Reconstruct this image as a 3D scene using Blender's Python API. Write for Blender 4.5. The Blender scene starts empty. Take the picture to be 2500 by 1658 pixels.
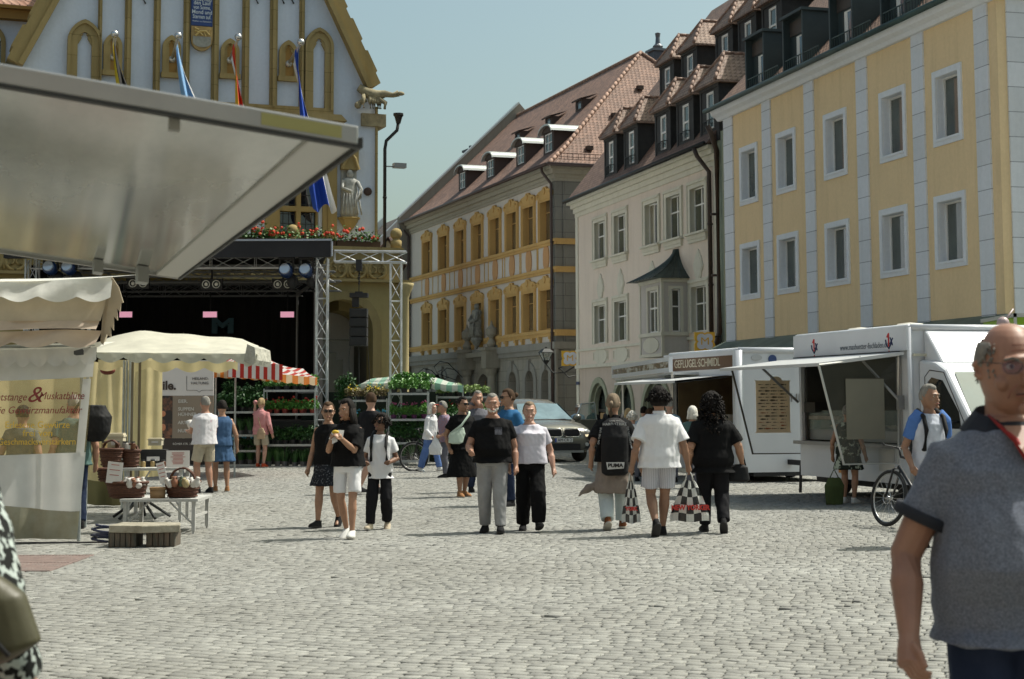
import bpy, bmesh, math, random
import numpy as np
from mathutils import Vector, Matrix, noise
R = math.radians
PI = math.pi
random.seed(7)
sc = bpy.context.scene
col = sc.collection
# ------------------------------------------------------------ camera, sky, sun, exposure
F = 4000.0
PX0, PY0 = 1250.0, 629.0
cam_d = bpy.data.cameras.new('camera')
cam = bpy.data.objects.new('camera', cam_d)
col.objects.link(cam)
cam_d.sensor_width = 36.0
cam_d.lens = F / 2500 * 36
cam_d.shift_y = -(829 - PY0) / 2500
cam_d.clip_start = 0.1
cam_d.clip_end = 3000
PITCH = math.atan(356 / F)
ROLL = -0.004
cam.matrix_world = Matrix.Translation((0, 0, 1.6)) @ Matrix.Rotation(PI / 2 + PITCH, 4, 'X') @ Matrix.Rotation(ROLL, 4, 'Z')
cam_d.dof.use_dof = True
cam_d.dof.focus_distance = 24
cam_d.dof.aperture_fstop = 6.3
sc.camera = cam
CM = cam.matrix_world.to_3x3()
CO = Vector((0, 0, 1.6))

SUN_EL = R(57)
SUN_AZ = math.atan2(0.38, 1.0)       # direction towards the sun, measured from +X to +Y
w = bpy.data.worlds.new('World')
sc.world = w
w.use_nodes = True
nt = w.node_tree
bg = nt.nodes['Background']
sky = nt.nodes.new('ShaderNodeTexSky')
sky.sky_type = 'NISHITA'
sky.sun_disc = False
sky.sun_elevation = SUN_EL
sky.sun_rotation = PI / 2 - SUN_AZ
sky.air_density = 1.0
sky.dust_density = 4.5
sky.ozone_density = 1.6
gm = nt.nodes.new('ShaderNodeMix'); gm.data_type = 'RGBA'; gm.blend_type = 'MULTIPLY'
gm.inputs[0].default_value = 1.0
gm.inputs[7].default_value = (0.95, 1.02, 0.83, 1)
nt.links.new(sky.outputs[0], gm.inputs[6])
nt.links.new(gm.outputs[2], bg.inputs[0])
bg.inputs[1].default_value = 0.12
sd = bpy.data.lights.new('sun', 'SUN')
sd.energy = 3.7
sd.angle = R(0.5)
sd.color = (1.0, 0.965, 0.885)
so = bpy.data.objects.new('sun', sd)
col.objects.link(so)
sdir = Vector((math.cos(SUN_AZ) * math.cos(SUN_EL), math.sin(SUN_AZ) * math.cos(SUN_EL), math.sin(SUN_EL)))
so.rotation_euler = sdir.to_track_quat('Z', 'Y').to_euler()
so.location = (30, 10, 60)
sc.view_settings.view_transform = 'Standard'
sc.view_settings.look = 'None'
sc.view_settings.exposure = 0.45
sc.view_settings.gamma = 1

# ------------------------------------------------------------ pixels to rays (source photo pixels, 2500 wide)
def ray(px, py):
 return CM @ Vector(((px - PX0) / F, -(py - PY0) / F, -1))
def at_z(px, py, z=0.0):
 d = ray(px, py); t = (z - CO.z) / d.z
 return CO + d * t
def at_y(px, py, Y):
 d = ray(px, py); return CO + d * (Y / d.y)
def gnd(px, Y):
 """ground point at depth Y under image column px (at the height of a person)"""
 p = at_y(px, 1150, Y); return Vector((p.x, Y, 0))
def proj(p):
 v = CM.transposed() @ (Vector(p) - CO)
 return (PX0 - F * v.x / v.z, PY0 + F * v.y / v.z)

# ------------------------------------------------------------ object helpers
def tag(o, label=None, cat=None, group=None, kind=None):
 if label: o['label'] = label
 if cat: o['category'] = cat
 if group: o['group'] = group
 if kind: o['kind'] = kind
 return o
def empty(name, loc=(0, 0, 0), rz=0, label=None, cat=None, group=None):
 o = bpy.data.objects.new(name, None)
 o.empty_display_size = 0.2
 col.objects.link(o); o.location = loc; o.rotation_euler = (0, 0, rz)
 return tag(o, label, cat, group)
def copy_tree(o, parent=None):
 c = o.copy(); col.objects.link(c); c.parent = parent
 for ch in o.children: copy_tree(ch, c)
 return c

class MB:
 """collects simple shapes, then links them as one mesh object"""
 def __init__(s): s.v = []; s.f = []; s.m = []; s.mi = 0; s.sm = []; s.smooth = False
 def add(s, vs, fs):
  b = len(s.v); s.v.extend([tuple(v) for v in vs])
  for f in fs:
   s.f.append(tuple(i + b for i in f)); s.m.append(s.mi); s.sm.append(s.smooth)
 def box(s, x0, x1, y0, y1, z0, z1, M=None):
  vs = [Vector((x, y, z)) for x in (x0, x1) for y in (y0, y1) for z in (z0, z1)]
  if M: vs = [M @ v for v in vs]
  s.add(vs, [(0, 1, 3, 2), (4, 6, 7, 5), (0, 4, 5, 1), (2, 3, 7, 6), (0, 2, 6, 4), (1, 5, 7, 3)])
 def quad(s, *p): s.add(p, [tuple(range(len(p)))])
 def prism(s, pts, y0, y1, M=None):
  """outline in x,z extruded from y0 to y1"""
  n = len(pts)
  vs = [Vector((x, y0, z)) for x, z in pts] + [Vector((x, y1, z)) for x, z in pts]
  if M: vs = [M @ v for v in vs]
  s.add(vs, [tuple(range(n)), tuple(range(2 * n - 1, n - 1, -1))] + [(i, i + n, (i + 1) % n + n, (i + 1) % n) for i in range(n)])
 def vprism(s, pts, z0, z1, M=None):
  n = len(pts)
  vs = [Vector((x, y, z0)) for x, y in pts] + [Vector((x, y, z1)) for x, y in pts]
  if M: vs = [M @ v for v in vs]
  s.add(vs, [tuple(range(n)), tuple(range(2 * n - 1, n - 1, -1))] + [(i, i + n, (i + 1) % n + n, (i + 1) % n) for i in range(n)])
 def tube(s, pts, r, n=8, caps=True, closed=False):
  """round tube through pts, r is a number or a list"""
  pts = [Vector(p) for p in pts]; k = len(pts)
  rr = r if isinstance(r, (list, tuple)) else [r] * k
  vs = []; up = None
  for i, p in enumerate(pts):
   if closed: t = pts[(i + 1) % k] - pts[i - 1]
   else: t = pts[min(i + 1, k - 1)] - pts[max(i - 1, 0)]
   if t.length < 1e-9: t = Vector((0, 0, 1))
   t.normalize()
   if up is None:
    up = Vector((0, 0, 1)) if abs(t.z) < 0.9 else Vector((1, 0, 0))
   a = t.cross(up)
   if a.length < 1e-4: a = t.cross(Vector((0.3, 1, 0)))
   a.normalize(); b = t.cross(a);
   for j in range(n):
    th = 2 * PI * j / n
    vs.append(p + (a * math.cos(th) + b * math.sin(th)) * rr[i])
  fs = []
  for i in range(k if closed else k - 1):
   i2 = (i + 1) % k
   for j in range(n):
    j2 = (j + 1) % n
    fs.append((i * n + j, i * n + j2, i2 * n + j2, i2 * n + j))
  if caps and not closed:
   fs.append(tuple(range(n - 1, -1, -1))); fs.append(tuple((k - 1) * n + j for j in range(n)))
  s.add(vs, fs)
 def lathe(s, prof, n=16, M=None):
  """profile (r,z) turned round z"""
  vs = []; k = len(prof)
  for r, z in prof:
   for j in range(n):
    th = 2 * PI * j / n; v = Vector((r * math.cos(th), r * math.sin(th), z)); vs.append(M @ v if M else v)
  fs = [(i * n + j, i * n + (j + 1) % n, (i + 1) * n + (j + 1) % n, (i + 1) * n + j) for i in range(k - 1) for j in range(n)]
  fs.append(tuple(range(n - 1, -1, -1))); fs.append(tuple((k - 1) * n + j for j in range(n)))
  s.add(vs, fs)
 def ball(s, c, r, nu=12, nv=8, sc_=(1, 1, 1)):
  c = Vector(c); vs = [c + Vector((0, 0, r * sc_[2]))]; fs = []
  for i in range(1, nv):
   ph = PI * i / nv
   for j in range(nu):
    th = 2 * PI * j / nu
    vs.append(c + Vector((r * sc_[0] * math.sin(ph) * math.cos(th), r * sc_[1] * math.sin(ph) * math.sin(th), r * sc_[2] * math.cos(ph))))
  vs.append(c - Vector((0, 0, r * sc_[2]))); L = len(vs) - 1
  for j in range(nu):
   fs.append((0, 1 + j, 1 + (j + 1) % nu)); fs.append((L, L - nu + (j + 1) % nu, L - nu + j))
  for i in range(nv - 2):
   for j in range(nu):
    a = 1 + i * nu; fs.append((a + j, a + nu + j, a + nu + (j + 1) % nu, a + (j + 1) % nu))
  s.add(vs, fs)
 def sheet(s, fn, nu, nv, th=0.0):
  """grid surface fn(a,b) -> point, a,b in 0..1, optional second skin th behind"""
  def g(off):
   vs = [Vector(fn(i / nu, j / nv)) for j in range(nv + 1) for i in range(nu + 1)]
   if off: vs = [v + Vector(off) for v in vs]
   return vs
  vs = g(None)
  fs = [(j * (nu + 1) + i, j * (nu + 1) + i + 1, (j + 1) * (nu + 1) + i + 1, (j + 1) * (nu + 1) + i) for j in range(nv) for i in range(nu)]
  s.add(vs, fs)
 def build(s, name, mats, parent=None, smooth=None, bevel=0.0, fix=True):
  me = bpy.data.meshes.new(name)
  me.from_pydata(s.v, [], s.f)
  if not isinstance(mats, (list, tuple)): mats = [mats]
  for m in mats: me.materials.append(m)
  me.polygons.foreach_set('material_index', s.m)
  sm = s.sm if smooth is None else [smooth] * len(s.f)
  me.polygons.foreach_set('use_smooth', sm)
  if fix:
   b = bmesh.new(); b.from_mesh(me); bmesh.ops.recalc_face_normals(b, faces=b.faces); b.to_mesh(me); b.free()
  me.update()
  o = bpy.data.objects.new(name, me); col.objects.link(o)
  if parent: o.parent = parent
  if bevel > 0:
   md = o.modifiers.new('bevel', 'BEVEL'); md.width = bevel; md.segments = 2; md.limit_method = 'ANGLE'; md.angle_limit = R(40)
  return o

# ------------------------------------------------------------ materials
MATS = {}
def mat(name, c, rough=0.8, metal=0.0, var=0.0, vs=3.0, bump=0.0, bs=20.0, spec=0.5, trans=0.0, alpha=1.0, c2=None, stretch=(1, 1, 1), emit=None, dist=0.01, ior=None, detail=5, thr=None, sheen=0):
 """procedural principled material: base colour varied by noise, bump by finer noise"""
 if name in MATS: return MATS[name]
 m = bpy.data.materials.new(name); m.use_nodes = True
 n = m.node_tree.nodes; l = m.node_tree.links; p = n['Principled BSDF']
 c = tuple(c) + (1,)
 p.inputs['Roughness'].default_value = rough; p.inputs['Metallic'].default_value = metal
 p.inputs['Specular IOR Level'].default_value = spec
 p.inputs['Transmission Weight'].default_value = trans; p.inputs['Alpha'].default_value = alpha
 if sheen: p.inputs['Sheen Weight'].default_value = sheen
 if ior: p.inputs['IOR'].default_value = ior
 tc = n.new('ShaderNodeTexCoord'); mp = n.new('ShaderNodeMapping'); mp.inputs['Scale'].default_value = stretch
 l.new(tc.outputs['Object'], mp.inputs['Vector'])
 p.inputs['Base Color'].default_value = c
 if var > 0 or c2:
  nz = n.new('ShaderNodeTexNoise'); nz.inputs['Scale'].default_value = vs; nz.inputs['Detail'].default_value = detail; nz.inputs['Roughness'].default_value = 0.6
  l.new(mp.outputs[0], nz.inputs['Vector'])
  rp = n.new('ShaderNodeValToRGB'); l.new(nz.outputs['Fac'], rp.inputs[0]); l.new(rp.outputs[0], p.inputs['Base Color'])
  lo, hi = thr if thr else (0.32, 0.68)
  rp.color_ramp.elements[0].position = lo; rp.color_ramp.elements[1].position = hi
  if c2:
   rp.color_ramp.elements[0].color = c; rp.color_ramp.elements[1].color = tuple(c2) + (1,)
  else:
   rp.color_ramp.elements[0].color = tuple(x * (1 - var) for x in c[:3]) + (1,)
   rp.color_ramp.elements[1].color = tuple(min(1, x * (1 + var)) for x in c[:3]) + (1,)
 if bump > 0:
  nb = n.new('ShaderNodeTexNoise'); nb.inputs['Scale'].default_value = bs; nb.inputs['Detail'].default_value = 4
  l.new(mp.outputs[0], nb.inputs['Vector'])
  bp = n.new('ShaderNodeBump'); bp.inputs['Strength'].default_value = bump; bp.inputs['Distance'].default_value = dist
  l.new(nb.outputs['Fac'], bp.inputs['Height']); l.new(bp.outputs[0], p.inputs['Normal'])
 if emit:
  p.inputs['Emission Color'].default_value = tuple(emit[:3]) + (1,); p.inputs['Emission Strength'].default_value = emit[3]
 MATS[name] = m
 return m

def mat_wall(name, c, course=0.0, dirt=0.12, rough=0.9, brickw=0.9, joint=None, grime=(0.5, 0.47, 0.4)):
 """painted render: large soft blotches, streaks of weather running down, fine grain; optional coursed joints"""
 if name in MATS: return MATS[name]
 m = bpy.data.materials.new(name); m.use_nodes = True
 n = m.node_tree.nodes; l = m.node_tree.links; p = n['Principled BSDF']
 p.inputs['Roughness'].default_value = rough; p.inputs['Specular IOR Level'].default_value = 0.25
 tc = n.new('ShaderNodeTexCoord')
 def nz(scale, st, det=5):
  mp = n.new('ShaderNodeMapping'); mp.inputs['Scale'].default_value = st; l.new(tc.outputs['Object'], mp.inputs[0])
  t = n.new('ShaderNodeTexNoise'); t.inputs['Scale'].default_value = scale; t.inputs['Detail'].default_value = det; t.inputs['Roughness'].default_value = 0.62
  l.new(mp.outputs[0], t.inputs['Vector']); return t
 a = nz(0.5, (1, 1, 1)); b = nz(1.6, (1.6, 1.6, 0.12), 6); c3 = nz(9, (1, 1, 1))
 base = n.new('ShaderNodeMix'); base.data_type = 'RGBA'
 base.inputs[6].default_value = tuple(x * (1 - dirt) for x in c) + (1,); base.inputs[7].default_value = tuple(min(1, x * (1 + dirt * 0.6)) for x in c) + (1,)
 l.new(a.outputs['Fac'], base.inputs[0])
 rp = n.new('ShaderNodeValToRGB'); rp.color_ramp.elements[0].position = 0.5; rp.color_ramp.elements[1].position = 0.78
 rp.color_ramp.elements[0].color = (0, 0, 0, 1); rp.color_ramp.elements[1].color = (dirt * 2.2,) * 3 + (1,)
 l.new(b.outputs['Fac'], rp.inputs[0])
 st = n.new('ShaderNodeMix'); st.data_type = 'RGBA'; st.blend_type = 'MULTIPLY'
 st.inputs[7].default_value = tuple(grime) + (1,)
 l.new(rp.outputs[0], st.inputs[0]); l.new(base.outputs[2], st.inputs[6])
 gr = n.new('ShaderNodeMix'); gr.data_type = 'RGBA'; gr.blend_type = 'MULTIPLY'; gr.inputs[0].default_value = 0.18
 l.new(st.outputs[2], gr.inputs[6]); l.new(c3.outputs['Fac'], gr.inputs[7])
 out = gr.outputs[2]
 bp = n.new('ShaderNodeBump'); bp.inputs['Strength'].default_value = 0.35; bp.inputs['Distance'].default_value = 0.01
 fine = nz(38, (1, 1, 1), 3)
 hsrc = fine.outputs['Fac']
 if course > 0:
  cb = n.new('ShaderNodeCombineXYZ'); sp = n.new('ShaderNodeSeparateXYZ'); l.new(tc.outputs['Object'], sp.inputs[0])
  ad = n.new('ShaderNodeMath'); ad.operation = 'ADD'; l.new(sp.outputs[0], ad.inputs[0]); l.new(sp.outputs[1], ad.inputs[1])
  l.new(ad.outputs[0], cb.inputs[0]); l.new(sp.outputs[2], cb.inputs[1])
  br = n.new('ShaderNodeTexBrick'); br.inputs['Scale'].default_value = 1; br.inputs['Brick Width'].default_value = brickw
  br.inputs['Row Height'].default_value = course; br.inputs['Mortar Size'].default_value = 0.012; br.inputs['Mortar Smooth'].default_value = 0.3
  br.inputs['Color1'].default_value = (1, 1, 1, 1); br.inputs['Color2'].default_value = (0.88, 0.88, 0.87, 1); br.inputs['Mortar'].default_value = tuple(joint or (0.5, 0.5, 0.48)) + (1,)
  l.new(cb.outputs[0], br.inputs['Vector'])
  mu = n.new('ShaderNodeMix'); mu.data_type = 'RGBA'; mu.blend_type = 'MULTIPLY'; mu.inputs[0].default_value = 1
  l.new(out, mu.inputs[6]); l.new(br.outputs['Color'], mu.inputs[7]); out = mu.outputs[2]
 l.new(hsrc, bp.inputs['Height']); l.new(bp.outputs[0], p.inputs['Normal'])
 l.new(out, p.inputs['Base Color'])
 MATS[name] = m
 return m

def mat_tiles(name, c1, c2, row=0.17, wid=0.18, slope=1.0, rough=0.75, depth=0.04):
 """overlapping plain tiles: rows follow height, columns follow x+y"""
 if name in MATS: return MATS[name]
 m = bpy.data.materials.new(name); m.use_nodes = True
 n = m.node_tree.nodes; l = m.node_tree.links; p = n['Principled BSDF']
 p.inputs['Roughness'].default_value = rough; p.inputs['Specular IOR Level'].default_value = 0.5
 tc = n.new('ShaderNodeTexCoord'); sp = n.new('ShaderNodeSeparateXYZ'); l.new(tc.outputs['Object'], sp.inputs[0])
 def M(op, a, b=None, c=None):
  q = n.new('ShaderNodeMath'); q.operation = op
  for i, x in enumerate((a, b, c)):
   if x is None: continue
   if isinstance(x, (int, float)): q.inputs[i].default_value = x
   else: l.new(x, q.inputs[i])
  return q.outputs[0]
 wn = n.new('ShaderNodeTexNoise'); wn.inputs['Scale'].default_value = 1.3; l.new(tc.outputs['Object'], wn.inputs['Vector'])
 z = M('ADD', M('MULTIPLY', sp.outputs[2], 1 / (row * 0.75)), M('MULTIPLY', wn.outputs['Fac'], 0.5))
 xy = M('MULTIPLY', M('ADD', sp.outputs[0], M('MULTIPLY', sp.outputs[1], 1.0)), 1 / wid)
 rowi = M('FLOOR', z); xo = M('ADD', xy, M('MULTIPLY', M('MODULO', rowi, 2.0), 0.5))
 fx = M('SUBTRACT', M('FRACT', xo), 0.5)
 sc_ = M('MULTIPLY', M('MULTIPLY', fx, fx), 1.6)          # scalloped lower edge
 zz = M('SUBTRACT', z, sc_); fz = M('FRACT', zz)
 h = M('SUBTRACT', 1.0, fz)
 edge = M('GREATER_THAN', fz, 0.86)
 side = M('GREATER_THAN', M('ABSOLUTE', fx), 0.465)
 dark = M('MAXIMUM', edge, M('MULTIPLY', side, 0.7))
 wnz = n.new('ShaderNodeTexWhiteNoise'); wnz.noise_dimensions = '2D'
 cb = n.new('ShaderNodeCombineXYZ'); l.new(M('FLOOR', xo), cb.inputs[0]); l.new(M('FLOOR', zz), cb.inputs[1]); l.new(cb.outputs[0], wnz.inputs['Vector'])
 mx = n.new('ShaderNodeMix'); mx.data_type = 'RGBA'; mx.inputs[6].default_value = tuple(c1) + (1,); mx.inputs[7].default_value = tuple(c2) + (1,)
 l.new(wnz.outputs['Value'], mx.inputs[0])
 big = n.new('ShaderNodeTexNoise'); big.inputs['Scale'].default_value = 0.7; big.inputs['Detail'].default_value = 6; l.new(tc.outputs['Object'], big.inputs['Vector'])
 m2 = n.new('ShaderNodeMix'); m2.data_type = 'RGBA'; m2.blend_type = 'MULTIPLY'; m2.inputs[0].default_value = 0.5
 l.new(mx.outputs[2], m2.inputs[6]); l.new(big.outputs['Fac'], m2.inputs[7])
 m3 = n.new('ShaderNodeMix'); m3.data_type = 'RGBA'; m3.blend_type = 'MULTIPLY'; l.new(m2.outputs[2], m3.inputs[6]); m3.inputs[7].default_value = (0.3, 0.26, 0.24, 1)
 l.new(dark, m3.inputs[0]); l.new(m3.outputs[2], p.inputs['Base Color'])
 bp = n.new('ShaderNodeBump'); bp.inputs['Strength'].default_value = 1.0; bp.inputs['Distance'].default_value = depth
 l.new(h, bp.inputs['Height']); l.new(bp.outputs[0], p.inputs['Normal'])
 MATS[name] = m
 return m

def mat_stripes(name, c1, c2, width, axis=0, rough=0.8, duty=0.5, trans=0.0, bump=0.3):
 """woven canvas in two colours, real stripes along one object axis"""
 if name in MATS: return MATS[name]
 m = bpy.data.materials.new(name); m.use_nodes = True
 n = m.node_tree.nodes; l = m.node_tree.links; p = n['Principled BSDF']
 p.inputs['Roughness'].default_value = rough
 tc = n.new('ShaderNodeTexCoord'); sp = n.new('ShaderNodeSeparateXYZ'); l.new(tc.outputs['Object'], sp.inputs[0])
 a = n.new('ShaderNodeMath'); a.operation = 'MULTIPLY'; a.inputs[1].default_value = 1 / width; l.new(sp.outputs[axis], a.inputs[0])
 f = n.new('ShaderNodeMath'); f.operation = 'FRACT'; l.new(a.outputs[0], f.inputs[0])
 g = n.new('ShaderNodeMath'); g.operation = 'GREATER_THAN'; g.inputs[1].default_value = duty; l.new(f.outputs[0], g.inputs[0])
 mx = n.new('ShaderNodeMix'); mx.data_type = 'RGBA'; l.new(g.outputs[0], mx.inputs[0])
 mx.inputs[6].default_value = tuple(c1) + (1,); mx.inputs[7].default_value = tuple(c2) + (1,)
 nz = n.new('ShaderNodeTexNoise'); nz.inputs['Scale'].default_value = 4; nz.inputs['Detail'].default_value = 6; l.new(tc.outputs['Object'], nz.inputs['Vector'])
 mu = n.new('ShaderNodeMix'); mu.data_type = 'RGBA'; mu.blend_type = 'MULTIPLY'; mu.inputs[0].default_value = 0.25
 l.new(mx.outputs[2], mu.inputs[6]); l.new(nz.outputs['Fac'], mu.inputs[7]); l.new(mu.outputs[2], p.inputs['Base Color'])
 bp = n.new('ShaderNodeBump'); bp.inputs['Strength'].default_value = bump; bp.inputs['Distance'].default_value = 0.02; l.new(nz.outputs['Fac'], bp.inputs['Height']); l.new(bp.outputs[0], p.inputs['Normal'])
 if trans: add_translucent(m, trans)
 MATS[name] = m
 return m
def add_translucent(m, k):
 """thin cloth lets part of the light through"""
 n = m.node_tree.nodes; l = m.node_tree.links; p = n['Principled BSDF']; out = n['Material Output']
 t = n.new('ShaderNodeBsdfTranslucent'); ms = n.new('ShaderNodeMixShader'); ms.inputs[0].default_value = k
 src = p.inputs['Base Color']
 if src.is_linked: l.new(src.links[0].from_socket, t.inputs['Color'])
 else: t.inputs['Color'].default_value = src.default_value
 l.new(p.outputs[0], ms.inputs[1]); l.new(t.outputs[0], ms.inputs[2]); l.new(ms.outputs[0], out.inputs['Surface'])
 return m
def mat_glass(name, tint=(0.02, 0.03, 0.03), rough=0.03, var=0.3):
 return mat(name, tint, rough, spec=1.0, var=var, vs=0.8, bump=0.04, bs=1.2, dist=0.05)

# text as a mesh standing in the x,z plane of its parent, facing -y
def text(s, size, M, material, parent=None, name='lettering', depth=0.003, align='CENTER', sx=1.0, shear=0.0, bold=0.0, space=1.0):
 cu = bpy.data.curves.new('t', 'FONT'); cu.body = s; cu.size = size; cu.align_x = align; cu.align_y = 'CENTER'
 cu.extrude = depth; cu.shear = shear; cu.offset = bold; cu.space_character = space; cu.resolution_u = 3
 to = bpy.data.objects.new('t', cu); col.objects.link(to)
 me = bpy.data.meshes.new_from_object(to.evaluated_get(bpy.context.evaluated_depsgraph_get()))
 bpy.data.objects.remove(to); bpy.data.curves.remove(cu)
 me.transform(M @ Matrix.Rotation(PI / 2, 4, 'X') @ Matrix.Diagonal((sx, 1, 1, 1)))
 me.materials.clear(); me.materials.append(material)
 for p_ in me.polygons: p_.material_index = 0
 o = bpy.data.objects.new(name, me); col.objects.link(o)
 if parent: o.parent = parent
 return o
T = Matrix.Translation
def RZ(a): return Matrix.Rotation(a, 4, 'Z')
def RX(a): return Matrix.Rotation(a, 4, 'X')
def RY(a): return Matrix.Rotation(a, 4, 'Y')

class Face:
 """vertical plane through two ground points; x along it, -y outward, z up"""
 def __init__(s, A, B):
  s.A = Vector((A.x, A.y, 0)); d = Vector((B.x - A.x, B.y - A.y, 0)); s.L = d.length; s.d = d.normalized()
  s.n = Vector((s.d.y, -s.d.x, 0)); s.rz = math.atan2(s.d.y, s.d.x)
 def uv(s, px, py, off=0.0):
  """off = distance in front of the plane"""
  d = ray(px, py); t = ((s.A + s.n * off - CO).dot(s.n)) / d.dot(s.n)
  p = CO + d * t; return ((p - s.A).dot(s.d), p.z)
 def u(s, px, py=700, off=0.0): return s.uv(px, py, off)[0]
 def z(s, px, py, off=0.0): return s.uv(px, py, off)[1]
 def p3(s, u, z, off=0.0): return s.A + s.d * u + s.n * off + Vector((0, 0, z))
 def root(s, name, label, cat, group=None): return empty(name, s.A, s.rz, label, cat, group)

def wall_holes(mb, u0, u1, z0, z1, holes, depth=0.25, y=0.0):
 """flat wall with rectangular openings (u0,u1,z0,z1) and their reveals"""
 us = sorted(set([u0, u1] + [h[0] for h in holes] + [h[1] for h in holes]))
 zs = sorted(set([z0, z1] + [h[2] for h in holes] + [h[3] for h in holes]))
 for i in range(len(us) - 1):
  for j in range(len(zs) - 1):
   cu, cz = (us[i] + us[i + 1]) / 2, (zs[j] + zs[j + 1]) / 2
   if any(h[0] < cu < h[1] and h[2] < cz < h[3] for h in holes): continue
   mb.quad((us[i], y, zs[j]), (us[i + 1], y, zs[j]), (us[i + 1], y, zs[j + 1]), (us[i], y, zs[j + 1]))
 for a, b, c, d in holes:
  y2 = y + depth
  mb.quad((a, y, c), (a, y2, c), (a, y2, d), (a, y, d)); mb.quad((b, y, c), (b, y, d), (b, y2, d), (b, y2, c))
  mb.quad((a, y, c), (b, y, c), (b, y2, c), (a, y2, c)); mb.quad((a, y, d), (a, y2, d), (b, y2, d), (b, y, d))
def ringbox(mb, a, b, c, d, w, y0, y1, wb=None):
 """rectangular frame: outer a,b,c,d, border w, from y0 to y1"""
 wb = w if wb is None else wb
 mb.box(a, a + w, y0, y1, c, d); mb.box(b - w, b, y0, y1, c, d)
 mb.box(a + w, b - w, y0, y1, d - w, d)
 if wb > 0: mb.box(a + w, b - w, y0, y1, c, c + wb)
def arch_pts(cx, r, zs, n=10, pointed=0.0):
 """points of an arch from right spring to left spring"""
 P = []
 for i in range(n + 1):
  t = PI * i / n; x = math.cos(t); zz = math.sin(t)
  P.append((cx + r * x, zs + r * (zz + pointed * (1 - abs(x)))))
 return P
def arch_ring(mb, cx, r0, r1, zs, z0, y0, y1, n=12, pointed=0.0):
 """archivolt with its jambs"""
 a = arch_pts(cx, r0, zs, n, pointed); b = arch_pts(cx, r1, zs, n, pointed)
 a = [(cx + r0, z0)] + a + [(cx - r0, z0)]; b = [(cx + r1, z0)] + b + [(cx - r1, z0)]
 for i in range(len(a) - 1):
  q = [a[i], a[i + 1], b[i + 1], b[i]]
  mb.prism(q, y0, y1)
def wall_arches(mb, u0, u1, z0, z1, arches, depth=0.4, y=0.0, n=12):
 """wall strip u0..u1, z0..z1 with arched openings (cx, r, z_spring, pointed) open to z0"""
 arches = sorted(arches); cur = u0
 for cx, r, zs, pt in arches:
  mb.quad((cur, y, z0), (cx - r, y, z0), (cx - r, y, z1), (cur, y, z1))
  P = arch_pts(cx, r, zs, n, pt)[::-1]
  for i in range(n):
   (xa, za), (xb, zb) = P[i], P[i + 1]
   mb.quad((xa, y, za), (xb, y, zb), (xb, y, z1), (xa, y, z1))
   mb.quad((xa, y, za), (xa, y + depth, za), (xb, y + depth, zb), (xb, y, zb))
  for x in (cx - r, cx + r):
   mb.quad((x, y, z0), (x, y + depth, z0), (x, y + depth, zs), (x, y, zs))
  cur = cx + r
 mb.quad((cur, y, z0), (u1, y, z0), (u1, y, z1), (cur, y, z1))
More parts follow.
